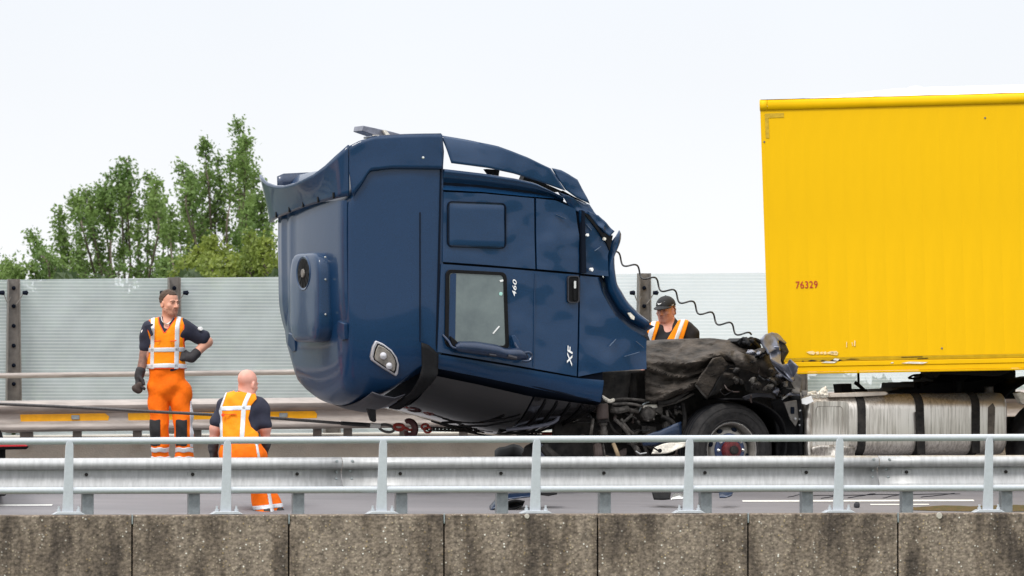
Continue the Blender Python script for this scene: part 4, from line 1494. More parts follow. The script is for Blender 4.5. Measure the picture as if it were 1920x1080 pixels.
# ---- engine under its dusty sagging cover
def cover_pt(u, v):
    """u along (left to right), v: 0 back top .. 1 front bottom."""
    x = lerp(1210, 1448, u)
    top = interp(u, [0, .12, .3, .55, .8, 1], [652, 645, 637.5, 636, 643, 664])
    bot = interp(u, [0, .06, .16, .3, .45, .6, .8, 1], [746, 752, 748, 736, 722, 705, 716, 716])
    if v < .28:
        w = v / .28
        y = top + 5 - 5 * math.sin(w * PI / 2)
        c = lerp(2.1, .55, w)
    else:
        w = (v - .28) / .72
        y = lerp(top, bot, w)
        c = .55 - .42 * math.sin(min(1, w * 1.5) * PI / 2) + .20 * max(0, w - .6)
    # sagging folds, mostly running along the cover and drooping from the cab side
    wv = max(0, (v - .2) / .8)
    def ridge(a, sharp=1.6):
        return (1 - abs(math.sin(a))) ** sharp
    n1 = noise.noise(Vector((u * 2.6, v * 2.2, 2.2)))
    n2 = noise.noise(Vector((u * 7, v * 7, 5.2)))
    f = .17 * ridge(5.6 * wv + 1.3 * math.sin(2.4 * u + .5) - 1.5 * u * u + 1.4 * n1, 1.3) * min(1, wv * 4)
    f += .08 * ridge(10.5 * wv - 4.5 * u + 2.2 * n1 + .7, 1.8) * min(1, wv * 3)
    f += .05 * ridge(4.0 * u + 8.0 * wv + 2.6 * n2, 2.2)
    f += .05 * n2 + .02 * noise.noise(Vector((u * 22, v * 20, 9.2)))
    f -= .07
    edge = math.exp(-((u - 0) / .05) ** 2) * .06 * math.sin(9 * v)
    cc = c - f + edge + .02
    return CV(x, y, min(cc, .55)) + CW * max(0, cc - .55)
k = MB()
k.grid([[cover_pt(u, v) for u in np.linspace(0, 1, 72)] for v in np.linspace(0, 1, 60)])
cov = k.build('engine_cover', M['cover'], truck, solid=.025, angle=70)

def plate(name, pts, m, parent=truck, th=.03, c=None, bevel=.006, off=None, label=None, n=0):
    """Thick sheet from (px, py, c) corners."""
    k = MB()
    k.prism([CV(x, y, cc) for x, y, cc in pts], CW * th)
    o = k.build(name, m, parent, smooth=False, bevel=bevel, label=label)
    return o

def crumple(name, top, bottom, left, right, m, cfun, nu=16, nv=12, amp=.05, parent=truck, solid=.014, sc=3.0, label=None, angle=30):
    rows = coons(top, bottom, left, right, nu, nv)
    out = []
    for j, r_ in enumerate(rows):
        out.append([CV(x + 2.2 * noise.noise(Vector((x * .06, y * .06, 1))), y + 2.2 * noise.noise(Vector((x * .06, y * .06, 4))), cfun(i / nu, j / nv) + dent(x * sc, y * sc, amp)) for i, (x, y) in enumerate(r_)])
    k = MB(); k.grid(out)
    return k.build(name, m, parent, solid=solid, angle=angle, label=label)

# folded box of torn trim in front of the cover
crumple('torn_trim', [(1338, 672), (1352, 668), (1366, 684)], [(1304, 720), (1316, 734), (1326, 744)], [(1338, 672), (1318, 698), (1304, 720)], [(1366, 684), (1344, 712), (1326, 744)], M['cover'], lambda u, v: .02 + .10 * u, amp=.03)
crumple('torn_trim', [(1366, 684), (1385, 690), (1420, 690)], [(1327, 745), (1350, 734), (1408, 700)], [(1366, 684), (1346, 712), (1327, 745)], [(1420, 690), (1408, 700)], M['black_dirty'], lambda u, v: .12 + .10 * u, amp=.02)
crumple('torn_trim', [(1304, 720), (1316, 734), (1327, 745)], [(1302, 724), (1314, 738), (1325, 748)], [(1304, 720), (1302, 724)], [(1327, 745), (1325, 748)], M['black_dirty'], lambda u, v: .02, nu=6, nv=3)
# rumpled rubber flap towards the trailer
crumple('rubber_flap', [(1368, 658), (1382, 656), (1400, 666), (1425, 652), (1442, 653)], [(1385, 690), (1420, 700), (1455, 714), (1478, 706)], [(1368, 658), (1370, 672), (1385, 690)], [(1442, 653), (1454, 672), (1478, 706)], M['cover'], lambda u, v: -.12 - .10 * math.sin(PI * v) + .08 * u + .07 * math.sin(13 * u + 3 * v), nu=34, nv=24, amp=.06, sc=2.0, angle=60)
crumple('rubber_flap', [(1385, 690), (1420, 698), (1455, 712), (1480, 704)], [(1400, 735), (1430, 746), (1460, 746), (1484, 738)], [(1385, 690), (1388, 712), (1400, 735)], [(1480, 704), (1490, 716), (1484, 738)], M['black_dirty'], lambda u, v: .0 + .12 * v, nu=20, nv=14, amp=.05, sc=2.0)
crumple('bracket_box', [(1458, 722), (1477, 708)], [(1466, 742), (1486, 728)], [(1458, 722), (1466, 742)], [(1477, 708), (1486, 728)], M['black'], lambda u, v: -.16, nu=4, nv=4, amp=.01, solid=.06)
# torn zinc sheet curling up in front of the trailer
ztop = crumple('torn_sheet', [(1426, 637), (1436, 626), (1446, 623)], [(1440, 664), (1450, 657), (1461, 652)], [(1426, 637), (1431, 650), (1440, 664)], [(1446, 623), (1455, 634), (1461, 652)], M['zinc'], lambda u, v: -.55 + .10 * u, nu=10, nv=10, amp=.03, label='torn grey metal sheet sticking up before the yellow trailer')
crumple('torn_sheet', [(1446, 623), (1456, 626), (1474, 642)], [(1458, 640), (1464, 640), (1474, 646)], [(1446, 623), (1452, 632), (1458, 640)], [(1474, 642), (1474, 646)], M['zinc'], lambda u, v: -.45 + .25 * u, nu=10, nv=6, amp=.04)
crumple('torn_sheet', [(1440, 653), (1450, 650), (1460, 650)], [(1452, 690), (1470, 706), (1486, 716)], [(1440, 653), (1446, 672), (1452, 690)], [(1460, 650), (1464, 680), (1486, 716)], M['zinc'], lambda u, v: -.50 + .08 * math.sin(9 * v), nu=12, nv=18, amp=.05, label='wavy strip of torn grey metal below the sheet')
crumple('torn_sheet', [(1462, 684), (1476, 682), (1482, 674), (1496, 686)], [(1486, 716), (1490, 706), (1494, 698), (1495, 692)], [(1462, 684), (1474, 700), (1486, 716)], [(1496, 686), (1495, 692)], M['zinc'], lambda u, v: -.52 + .12 * math.sin(5 * u), nu=14, nv=10, amp=.05)
crumple('torn_trim', [(1460, 640), (1470, 642), (1476, 656)], [(1458, 678), (1466, 680), (1476, 664)], [(1460, 640), (1462, 660), (1458, 678)], [(1476, 656), (1478, 660), (1476, 664)], M['black_dirty'], lambda u, v: -.35 + .2 * u, nu=14, nv=14, amp=.16, sc=4)
crumple('torn_trim', [(1486, 706), (1494, 700), (1502, 708)], [(1478, 730), (1490, 738), (1500, 740)], [(1486, 706), (1478, 730)], [(1502, 708), (1500, 740)], M['post_steel'], lambda u, v: -.1, nu=8, nv=8, amp=.06)
# ripped scraps, brackets and loose wiring in the crushed corner
for i in range(26):
    x, y = random.uniform(1376, 1490), random.uniform(652, 742)
    if y < 650 + max(0, (x - 1440)) * .9: continue
    w, h_ = random.uniform(5, 18), random.uniform(4, 12)
    a = random.uniform(-.9, .9)
    def q(u, v): return (x + u * w * math.cos(a) - v * h_ * math.sin(a), y + u * w * math.sin(a) + v * h_ * math.cos(a))
    m_ = random.choice(('black', 'black_dirty', 'cover', 'black', 'zinc', 'grease', 'post_steel'))
    crumple('metal_scrap', [q(-.5, -.5), q(.1, -.7), q(.5, -.3)], [q(-.6, .4), q(0, .5), q(.4, .6)], [q(-.5, -.5), q(-.6, .4)], [q(.5, -.3), q(.4, .6)], M[m_], lambda u, v, s=random.uniform(-.34, -.18): s + .08 * math.sin(5 * u + 4 * v), nu=6, nv=5, amp=.09, sc=5)
for i in range(16):
    x, y = random.uniform(1330, 1480), random.uniform(690, 745)
    pts = [CV(x, y, -.2)]
    for j in range(3):
        x += random.uniform(-4, 16); y += random.uniform(-9, 10)
        pts.append(CV(x, y, random.uniform(-.3, -.05)))
    k = MB(); k.tube(spline(pts, 5), random.uniform(.004, .009), 5)
    k.build('loose_wire', M[random.choice(('hose', 'hose', 'grease', 'rust_dark'))], truck)
for i in range(22):
    x, y = random.uniform(1090, 1290), random.uniform(758, 864)
    pts = [CV(x, y, .30)]
    for j in range(3):
        x += random.uniform(-18, 20); y += random.uniform(-16, 16)
        pts.append(CV(x, y, random.uniform(.2, .4)))
    k = MB(); k.tube(spline(pts, 5), random.uniform(.006, .016), 6)
    k.build('hose', M[random.choice(('hose', 'black_dirty', 'grease', 'rust_dark'))], truck)
for i in range(14):
    x, y = random.uniform(1100, 1290), random.uniform(765, 860)
    k = MB(); s_ = random.uniform(.03, .09)
    k.box(CV(x, y, .34), (s_ * random.uniform(.8, 2), s_, s_), (CU + Vector((0, 0, random.uniform(-.6, .6)))).normalized(), CW)
    k.build('bracket', M[random.choice(('black_dirty', 'grease', 'rust_dark', 'black'))], truck, bevel=.008)
# heap of hoses on top of the cover
k = MB()
for i in range(9):
    x0 = random.uniform(1384, 1400); x1 = random.uniform(1408, 1430)
    pts = [CV(x0, random.uniform(638, 650), .35), CV(lerp(x0, x1, .3), random.uniform(634, 644), random.uniform(.1, .5)), CV(lerp(x0, x1, .6), random.uniform(636, 652), random.uniform(.1, .5)), CV(x1, random.uniform(636, 658), .3)]
    k.tube(spline(pts, 5), random.uniform(.013, .022), 7)
k.prism([CV(x, y, .4) for x, y in ((1381, 640), (1390, 634), (1420, 635), (1428, 650), (1415, 655), (1392, 652))], CW * .3)
k.build('hose_bundle', M['black'], truck)
# radiator side wall, visible between cab foot and cover
k = MB(); k.prism([CV(x, y, .5) for x, y in ((1128, 696), (1226, 694), (1226, 760), (1128, 770))], CW * 1.2)
k.build('radiator', M['black_dirty'], truck, bevel=.02)
for x, w in ((1143, 3), (1150, 3.4), (1186, 9)):
    k = MB(); k.tube([CV(x, 699, .46), CV(x + 2, 748, .46)], w / 195, 8)
    k.build('radiator_pipe', M['black_dirty'] if w > 5 else M['grease'], truck)

# ---- chassis: two rails and cross members
for c in (.62, 1.62):
    k = MB()
    pts = [CV(1040, 792, c), CV(1250, 792, c), CV(1500, 786, c), CV(2150, 778, c), CV(2150, 816, c), CV(1500, 826, c), CV(1250, 834, c), CV(1040, 830, c)]
    k.prism(pts, CW * .08)
    k.build('chassis_rail', M['black_dirty'], truck, bevel=.01)
for x in (1120, 1260, 1480, 1760, 2000):
    k = MB(); k.bar(CV(x, 806, .7), CV(x, 806, 1.62), .12, .18)
    k.build('cross_member', M['black_dirty'], truck)
# engine block and gearbox behind the wheel
k = MB(); k.prism([CV(x, y, .72) for x, y in ((1215, 720), (1300, 690), (1470, 690), (1490, 770), (1470, 850), (1240, 862), (1160, 850), (1120, 780))], CW * .85)
k.build('engine_block', M['black_dirty'], truck, bevel=.03)
# front axle beam, leaf spring, damper, steering rod
k = MB(); k.bar(CV(1370, 850, .2), CV(1370, 850, 2.2), .12, .13); k.build('front_axle', M['black_dirty'], truck, bevel=.02)
for i in range(3):
    k = MB()
    k.tube([CV(x, interp(x, [1180, 1370, 1500], [826, 842 + 4, 822]) - i * 5, .5) for x in (1180, 1270, 1370, 1440, 1500)], .022, 6)
    k.build('spring_leaf', M['black_dirty'], truck)
def damper(x0, y0, x1, y1, r0, r1, c, m0='black_dirty', m1='grease'):
    a, b = CV(x0, y0, c), CV(x1, y1, c)
    k = MB(); k.tube([a, a.lerp(b, .55)], r0, 14)
    d = k.build('air_spring', M[m0], truck, bevel=.008)
    k = MB(); k.tube([a.lerp(b, .55), a.lerp(b, .62), a.lerp(b, .63), a.lerp(b, .8), a.lerp(b, .8), b], [r1 * 1.2, r1 * 1.2, r1 * .9, r1 * .9, r1 * 1.1, r1], 12)
    k.build('piston', M[m1], d)
damper(1128, 756, 1133, 822, .062, .034, .22)
k = MB(); k.tube([CV(1129, 757, .18), CV(1130.5, 786, .18)], .058, 16); k.build('air_bellows', M['rust_dark'], truck, bevel=.012)
pump = CV(1214, 776, .30)
k = MB()
k.lathe([(-.05, .0), (-.05, .055), (-.03, .075), (.02, .08), (.05, .07), (.16, .07)], pump, CW, 14)
pm_ = k.build('steering_pump', M['grease'], truck)
k = MB(); k.prism([CV(x, y, .28) for x, y in ((1203, 760), (1232, 758), (1234, 764), (1226, 766), (1208, 768))], CW * .12)
k.build('pump_cap', M['scuff'], pm_, bevel=.008)
for i in range(7):
    a = 2 * PI * i / 7
    k = MB(); k.lathe([(-.058, .010), (-.045, .010)], pump + Vector((math.cos(a) * .066, 0, math.sin(a) * .066)) + CW * -.0, CW, 6)
    k.build('bolt', M['grease'], pm_)
rods = [
    ((1128, 744), (1142, 752), (1150, 750), .020, 'scuff'), ((1142, 752), (1170, 748), (1230, 753), .014, 'grease'), ((1148, 758), (1180, 757), (1205, 762), .013, 'grease'),
    ((1146, 768), (1160, 770), (1176, 766), .032, 'grease'), ((1172, 768), (1180, 768), (1196, 772), .020, 'grease'), ((1152, 786), (1168, 800), (1184, 822), .018, 'grease'),
    ((1164, 786), (1178, 806), (1192, 818), .018, 'grease'), ((1140, 790), (1150, 806), (1164, 818), .014, 'black_dirty'), ((1234, 756), (1260, 752), (1290, 734), .018, 'black_dirty'),
    ((1236, 762), (1268, 754), (1300, 738), .012, 'grease'), ((1198, 772), (1206, 758), (1222, 752), .007, 'galv_dull'), ((1112, 786), (1110, 800), (1108, 818), .015, 'grease'),
    ((1150, 832), (1156, 846), (1162, 864), .020, 'amberwood'), ((1186, 830), (1196, 846), (1200, 860), .03, 'grease'), ((1206, 832), (1212, 846), (1216, 856), .016, 'black_dirty'),
    ((1120, 835), (1122, 850), (1122, 866), .045, 'rust_dark'), ((1130, 830), (1133, 850), (1134, 866), .012, 'grease'), ((1020, 838), (1030, 850), (1046, 862), .05, 'black_dirty'),
    ((1206, 834), (1220, 840), (1240, 846), .010, 'black_dirty'), ((1185, 806), (1200, 820), (1216, 826), .012, 'black_dirty'), ((1240, 780), (1262, 792), (1270, 820), .020, 'black_dirty'),
    ((1250, 770), (1256, 800), (1266, 830), .014, 'grease'), ((1280, 756), (1284, 790), (1276, 830), .022, 'black_dirty')]
M['amberwood'] = mat('tan_strut', (0.34, 0.25, 0.15), .6, var=.2)
for i, (a, b, c, r_, m) in enumerate(rods):
    k = MB()
    cc = .26 + .05 * math.sin(i * 2.1)
    k.tube(spline([CV(a[0], a[1], cc), CV(b[0], b[1], cc - .04), CV(c[0], c[1], cc)], 5), r_, 8)
    k.build('linkage' if r_ > .015 else 'hose', M[m], truck)
# dark front underrun, bumper remains
k = MB(); k.prism([CV(x, y, .5) for x, y in ((1006, 838), (1024, 828), (1060, 831), (1100, 824), (1130, 836), (1130, 868), (1002, 868))], CW * .35)
k.build('underrun_beam', M['black_dirty'], truck, bevel=.02)
crumple('bumper_fragment', [(1000, 836), (1012, 828), (1030, 846)], [(996, 866), (1014, 870), (1036, 868)], [(1000, 836), (996, 866)], [(1030, 846), (1036, 868)], M['zinc'], lambda u, v: .4, nu=8, nv=8, amp=.1, sc=4)
# blue step panel broken off below the wheel arch
crumple('step_panel', [(1200, 820), (1240, 806), (1276, 790)], [(1206, 836), (1246, 832), (1280, 826)], [(1200, 820), (1206, 836)], [(1276, 790), (1280, 826)], M['blue_dark'], lambda u, v: .10, nu=10, nv=6, amp=.03, label='broken blue step panel hanging in front of the wheel')
crumple('step_liner', [(1226, 838), (1254, 830), (1290, 828)], [(1222, 852), (1252, 850), (1284, 838)], [(1226, 838), (1222, 852)], [(1290, 828), (1284, 838)], M['scuff'], lambda u, v: .06, nu=10, nv=6, amp=.03)
k = MB(); k.tube([CV(1219, 836, .04), CV(1236, 846, .03)], .008, 6); k.lathe([(0, .02), (.02, .02), (.03, 0)], CV(1238, 845, .0), CW, 8)
k.build('ball_joint', M['black'], truck)
k = MB(); k.tube([CV(1192, 846, .05), CV(1200, 851, .04), CV(1212, 849, .05)], .007, 6)
k.build('wire_loop', M['galv'], truck)
# mudguard over and behind the wheel
k = MB()
rows = []
for a in np.linspace(math.radians(100), math.radians(-42), 26):
    rr = 100 + 6 * math.sin(3 * a)
    rows.append([CB(1376 + rr * math.cos(a), 842 - rr * math.sin(a), c + .012 * math.sin(8 * a)) for c in (.02, .06, .30, .55)])
k.grid(rows)
k.build('mudguard', M['black'], truck, solid=.015)
crumple('mudguard_fragment', [(1392, 744), (1420, 737), (1450, 739)], [(1398, 750), (1424, 744), (1454, 748)], [(1392, 744), (1398, 750)], [(1450, 739), (1454, 748)], M['lip_grey'], lambda u, v: -.06, nu=10, nv=4, amp=.03)
crumple('inner_wing', [(1444, 752), (1470, 744), (1500, 742)], [(1452, 866), (1480, 868), (1506, 868)], [(1444, 752), (1456, 810), (1452, 866)], [(1500, 742), (1508, 800), (1506, 868)], M['black'], lambda u, v: .16 - .1 * u, nu=12, nv=16, amp=.05)
plate('bracket_plate', [(1470, 754, .02), (1494, 750, .02), (1502, 778, .02), (1492, 800, .02), (1482, 786, .02)], M['post_steel'], th=.02)
plate('bracket_hole', [(1483, 763, .005), (1490, 763, .005), (1490, 776, .005), (1483, 776, .005)], M['seam'], th=.01)
for x, y in ((1491, 785), (1500, 786), (1500, 797), (1500, 770)):
    k = MB(); k.lathe([(0, .014), (.012, .010), (.014, 0)], CV(x, y, .0), -CW, 8); k.build('bolt', M['galv'], truck)
k = MB(); k.tube(spline([CV(1498, 752, .02), CV(1502, 790, .0), CV(1500, 830, .02), CV(1502, 868, .05)], 5), .022, 8); k.build('hose', M['black'], truck)
# bright wiring and ripped metal between wing and tank
for (a, b, w, m) in (((1474, 737), (1506, 742), 5, 'zinc'), ((1500, 740), (1530, 736), 6, 'scuff'), ((1520, 742), (1546, 744), 7, 'scuff'), ((1466, 748), (1478, 738), 3, 'galv')):
    crumple('ripped_strip', [(a[0], a[1] - w / 2), (b[0], b[1] - w / 2)], [(a[0], a[1] + w / 2), (b[0], b[1] + w / 2)], [(a[0], a[1] - w / 2), (a[0], a[1] + w / 2)], [(b[0], b[1] - w / 2), (b[0], b[1] + w / 2)], M[m], lambda u, v: -.1 + .06 * u, nu=8, nv=3, amp=.05, sc=4)
crumple('ripped_strip', [(1536, 734), (1542, 728), (1548, 724)], [(1530, 746), (1546, 746), (1556, 744)], [(1536, 734), (1530, 746)], [(1548, 724), (1556, 744)], M['scuff'], lambda u, v: -.05, nu=8, nv=8, amp=.10, sc=6)
plate('white_tag', [(1503, 748, -.12), (1521, 742, -.12), (1526, 753, -.12), (1512, 759, -.12), (1504, 757, -.12)], M['white'], th=.01, bevel=.002)
k = MB(); k.box(CV(1507, 737, -.1), (.06, .06, .05), CU, CW); k.build('connector', M['post_steel'], truck, bevel=.01)

# ---- front wheel
WC = CV(1370, 844, .10)
wheel = empty('front_wheel', WC, parent=truck)
R_ = .462
steer = Matrix.Rotation(math.radians(5), 3, 'Z')
WA = steer @ CW
prof = [(-.005, .268), (-.02, .275), (-.035, .30), (-.048, .35), (-.050, .39), (-.040, .425), (-.018, .448), (.01, .459), (.06, .462), (.15, .462), (.24, .458), (.27, .44), (.28, .39), (.27, .30), (.25, .268)]
k = MB(); k.lathe(prof, WC, WA, 72, close=True)
tyre = k.build('tyre', M['rubber'], wheel, angle=60)
for rr in (.300, .372, .418):
    k = MB()
    cz = interp(rr, [.275, .30, .35, .39, .425], [-.02, -.035, -.048, -.050, -.040])
    k.lathe([(cz - .005, rr - .004), (cz - .007, rr), (cz - .005, rr + .004)], WC, WA, 64, caps=False)
    k.build('tyre_ridge', M['rubber'], tyre)
for off in (.05, .10, .15, .20):
    k = MB(); k.lathe([(off - .006, .4635), (off, .4632), (off + .006, .4635)], WC, WA, 64, caps=False)
    k.build('tread_groove', M['seam'], tyre)
k = MB(); k.lathe([(-.02, .262), (-.024, .270), (-.012, .276), (-.004, .266), (.02, .250), (.06, .244), (.10, .238)], WC, WA, 64, caps=False)
rim = k.build('rim', M['rim'], wheel, angle=50)
k = MB(); k.lathe([(-.0215, .268), (-.027, .272), (-.0215, .276)], WC, WA, 64, caps=False)
k.build('rim_edge', M['chrome'], rim)
k = MB(); k.lathe([(.10, .24), (.075, .225), (.045, .205), (.035, .19), (.03, .165), (.030, .02), (.03, 0)], WC, WA, 64)
k.build('wheel_disc', M['rim'], wheel, angle=50)
wa = WA.orthogonal().normalized(); wb = WA.cross(wa)
def wp(r, a, h): return WC + (wa * math.cos(a) + wb * math.sin(a)) * r + WA * h
for i in range(8):
    a = 2 * PI * (i + .3) / 8
    k = MB()
    pts = []
    for q in range(12):
        b = 2 * PI * q / 12
        pts.append(wp(.206 + .021 * math.cos(b), a + .14 * math.sin(b), .034))
    k.prism(pts, WA * .03)
    k.build('hand_hole', M['seam'], wheel)
k = MB(); k.lathe([(.031, .165), (.020, .163), (.012, .155), (.010, .12), (.012, .07)], WC, WA, 48)
hub = k.build('hub_flange', M['hub_blue'], wheel, angle=40)
k = MB(); k.lathe([(.012, .098), (-.03, .096), (-.055, .088), (-.06, .05), (-.06, .0)], WC, WA, 40)
k.build('hub_cap', M['hub_red'], hub, angle=40)
k = MB(); k.lathe([(-.06, .045), (-.085, .043), (-.095, .03), (-.096, 0)], WC, WA, 24)
k.build('hub_nose', M['black_dirty'], hub)
for i in range(10):
    a = 2 * PI * (i + .15) / 10
    k = MB(); k.lathe([(.01, .017), (-.008, .017), (-.012, .013), (-.020, .012), (-.026, .006), (-.027, 0)], wp(.135, a, 0), WA, 8)
    k.build('wheel_nut', M['chrome'], hub)

# ---- fuel tank with straps
def tank_sec(px, y0, y1, c0, c1, r):
    rp = r * 195
    pts = []
    for cy, cc, a0 in ((y0 + rp, c0 + r, 180), (y0 + rp, c1 - r, 90), (y1 - rp, c1 - r, 0), (y1 - rp, c0 + r, -90)):
        for i in range(7):
            a = math.radians(a0 - 15 * i)
            pts.append(CB(px, cy - rp * math.sin(a), cc + r * math.cos(a)))
    return pts
def tank_y(px): return interp(px, [1510, 1900], [741, 736]), interp(px, [1510, 1900], [857, 852])
k = MB()
rows = []
for px, ins in ((1514, .05), (1515.5, .02), (1519, .004), (1525, 0), (1600, 0), (1700, 0), (1800, 0), (1882, 0), (1888, .004), (1891, .02), (1892, .05)):
    a, b = tank_y(px)
    rows.append(tank_sec(px, a + ins * 195, b - ins * 195, .02 + ins, .68 - ins, .15 - ins * .6))
k.grid(rows, wrap=True)
k.add(rows[0], [tuple(range(len(rows[0])))]); k.add(rows[-1], [tuple(range(len(rows[0])))])
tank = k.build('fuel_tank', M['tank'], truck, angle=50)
for px in (1617, 1726, 1831):
    a, b = tank_y(px)
    k = MB()
    w = 7.5
    o1 = tank_sec(px - w, a - 1.6, b + 1.6, .012, .688, .155); o2 = tank_sec(px + w, a - 1.6, b + 1.6, .012, .688, .155)
    i1 = tank_sec(px - w, a + .6, b - .6, .024, .676, .150); i2 = tank_sec(px + w, a + .6, b - .6, .024, .676, .150)
    k.grid([i1, o1, o2, i2], wrap=True)
    s = k.build('tank_strap', M['black_dirty'], tank, angle=40)
    if px == 1726:
        k = MB(); k.prism([CV(x, y, -.02) for x, y in ((1718, 772), (1733, 772), (1736, 852), (1722, 852))], CW * .03)
        k.build('strap_buckle', M['black_dirty'], s, bevel=.006)
    if px == 1831:
        k = MB(); k.prism([CV(x, y, .004) for x, y in ((1823, 772), (1838, 772), (1838, 850), (1823, 850))], CW * .02)
        k.build('strap_buckle', M['black_dirty'], s, bevel=.006)
k = MB(); c = CV(1854, 733, .20)
k.lathe([(-.05, .05), (0, .05), (.02, .045), (.035, .05), (.045, .042), (.046, 0)], c, Vector((0, 0, 1)), 16)
k.build('filler_cap', M['grease'], tank)
k = MB(); k.prism([CV(x, y, .014) for x, y in ((1853, 764), (1862, 756), (1866, 764), (1864, 846), (1852, 846))], CW * .02)
M['tank_stain'] = mat('dark_fuel_stain', (.06, .05, .042), .7, col2=(.16, .135, .11), var_scale=12)
k.build('fuel_stain', M['tank_stain'], tank)
# stepped cover at the tank's front end and the bent plank on top
k = MB()
fr0 = rrect(1526, 757, 1586, 846, 8)
ring_part('tank_recess_rim', rrect(1523, 752, 1592, 850, 10), rrect(1530, 762, 1581, 838, 8), .004, .03, M['tank'], tank, bevel=.004)
k.prism([CV(x, y, .012) for x, y in rrect(1530, 762, 1581, 838, 8)], CW * .02)
k.build('tank_step', M['tank'], tank)
M['plank'] = mat('worn_alloy_plank', (0.52, 0.46, 0.40), .5, .2, var=.15, var_scale=14)
k = MB(); k.prism([CV(x, y, .02) for x, y in ((1556, 738), (1620, 735), (1660, 734), (1666, 737), (1662, 741), (1610, 744), (1556, 745))], CW * .35)
k.build('step_plank', M['plank'], truck, bevel=.006)
crumple('dented_guard', [(1511, 752), (1518, 750), (1524, 752)], [(1512, 862), (1520, 862), (1524, 860)], [(1511, 752), (1508, 800), (1512, 862)], [(1524, 752), (1522, 800), (1524, 860)], M['tank'], lambda u, v: .02 - .05 * math.sin(PI * u), nu=8, nv=20, amp=.04)
crumple('dented_guard', [(1522, 838), (1560, 834), (1602, 838)], [(1524, 862), (1560, 866), (1604, 862)], [(1522, 838), (1524, 862)], [(1602, 838), (1604, 862)], M['tank'], lambda u, v: -.02, nu=14, nv=8, amp=.06, sc=3)
# black gear on the chassis under the trailer
plate('valve_block', [(1577, 720, .5), (1597, 719, .5), (1598, 738, .5), (1580, 739, .5)], M['black'], th=.2)
k = MB(); k.tube([CV(1609, 690, .8), CV(1610, 724, .8)], .012, 8); k.tube(spline([CV(1603, 717, .7), CV(1612, 724, .7), CV(1624, 735, .7)], 4), .018, 8)
k.prism([CV(x, y, .7) for x, y in ((1603, 729), (1625, 729), (1626, 738), (1603, 738))], CW * .1)
k.build('air_coupling', M['black'], truck)
k = MB(); k.prism([CV(x, y, .75) for x, y in ((1650, 737), (1690, 729), (1714, 728), (1716, 717), (1720, 717), (1721, 727), (1726, 727), (1726, 716), (1732, 717), (1733, 724), (1744, 718), (1754, 715), (1800, 716), (1880, 706), (1896, 712), (1900, 745), (1650, 745))], CW * .8)
k.build('fifth_wheel', M['black'], truck, bevel=.01)
k = MB(); k.prism([CV(x, y, 1.0) for x, y in ((1752, 706), (1772, 696), (1905, 694), (1905, 748), (1746, 748))], CW * .5)
k.build('subframe', M['black'], truck, bevel=.01)
k = MB(); k.tube(spline([CV(1703, 709, .6), CV(1712, 704, .6), CV(1726, 703, .6), (CV(1727, 707, .6)), CV(1718, 710, .6), CV(1704, 709, .6)], 5), .011, 6)
k.build('release_handle', M['black'], truck)
# drive wheel and mudguard at the picture's right edge
WC2 = CV(1986, 838, .20)
w2 = empty('drive_wheel', WC2, parent=truck)
k = MB(); k.lathe([(a, r * 1.05) for a, r in prof], WC2, CW, 56, close=True); k.build('tyre', M['rubber'], w2, angle=60)
k = MB(); k.lathe([(-.02, .27), (.02, .25), (.12, .24), (.12, 0)], WC2, CW, 40); k.build('rim', M['rim'], w2)
k = MB()
rows = []
for a in np.linspace(math.radians(185), math.radians(0), 20):
    rows.append([CB(1990 + 132 * math.cos(a), 838 - 132 * math.sin(a), c) for c in (.16, .5, .72)])
k.grid(rows)
k.build('mudguard', M['black'], truck, solid=.02)
k = MB(); k.prism([CV(x, y, .0) for x, y in ((1906, 737), (1914, 734), (1926, 738), (1926, 760), (1916, 756))], CW * .1)
k.build('marker_lamp', M['scuff'], truck, bevel=.01)

# ================================================================== YELLOW TRAILER
def TR(px, py, d=0.0):
    """Point on the trailer's near side (photo pixel), d metres behind it."""
    y = lerp(61.25, 60.95, (px - 1425) / 500)
    return P(px, py, y) + Vector((.105, 1, .02)).normalized() * d
TXn = (TR(1900, 400) - TR(1500, 400 + 12)).normalized()
TD = Vector((.105, 1, .02)).normalized()
trailer = empty('semi_trailer', P(1800, 930, 61.3), 'yellow box semi-trailer numbered 76329, standing behind the wrecked cab', 'trailer')
def t_left(py): return interp(py, [180, 195, 702], [1424, 1424.5, 1441.5])
def t_top(px): return lerp(206.5, 193, (px - 1424) / 496)
def t_bot(px): return lerp(672, 663, (px - 1441) / 479)
def tp(a, py, d=0.0):
    """a = along the side in px at mid height; leaning with the nose-down pitch."""
    return TR(a + (t_left(py) - 1432.8), py, d)
XEND = 2600
k = MB()
k.prism([tp(1434, 200, .0055), tp(XEND, 200 - 31, .0055), tp(XEND, 696 - 22, .0055), tp(1434, 696, .0055)], TD * 2.45)
k.build('box_body', M['trailer'], trailer)
xs = [1433.2, 1441] + [1441 + 36.3 * (i + 1) for i in range(32)]
for a, b in zip(xs[:-1], xs[1:]):
    k = MB()
    g = .03
    pts = [tp(a + g, t_top(a) + 1), tp(b - g, t_top(b) + 1), tp(b - g, t_bot(b)), tp(a + g, t_bot(a))]
    k.prism(pts, Vector((0, .004, 0)))
    k.build('side_panel', M['trailer'], trailer, smooth=False)
# rounded top rail
k = MB()
def rail_pt(px, dy, d): return tp(px, t_top(px) + dy, d)
for a, b in ((1432.6, 1446.6), (1447.2, XEND)):
    pr = [(1, .04), (-.2, -.012), (-9, -.014), (-14, -.008), (-17.5, .010), (-19, .04), (-19, .12), (-8, .14)]
    k.grid([[rail_pt(x, dy, d) for dy, d in pr] for x in (a, b)])
k.build('top_rail', M['trailer'], trailer, solid=.006)
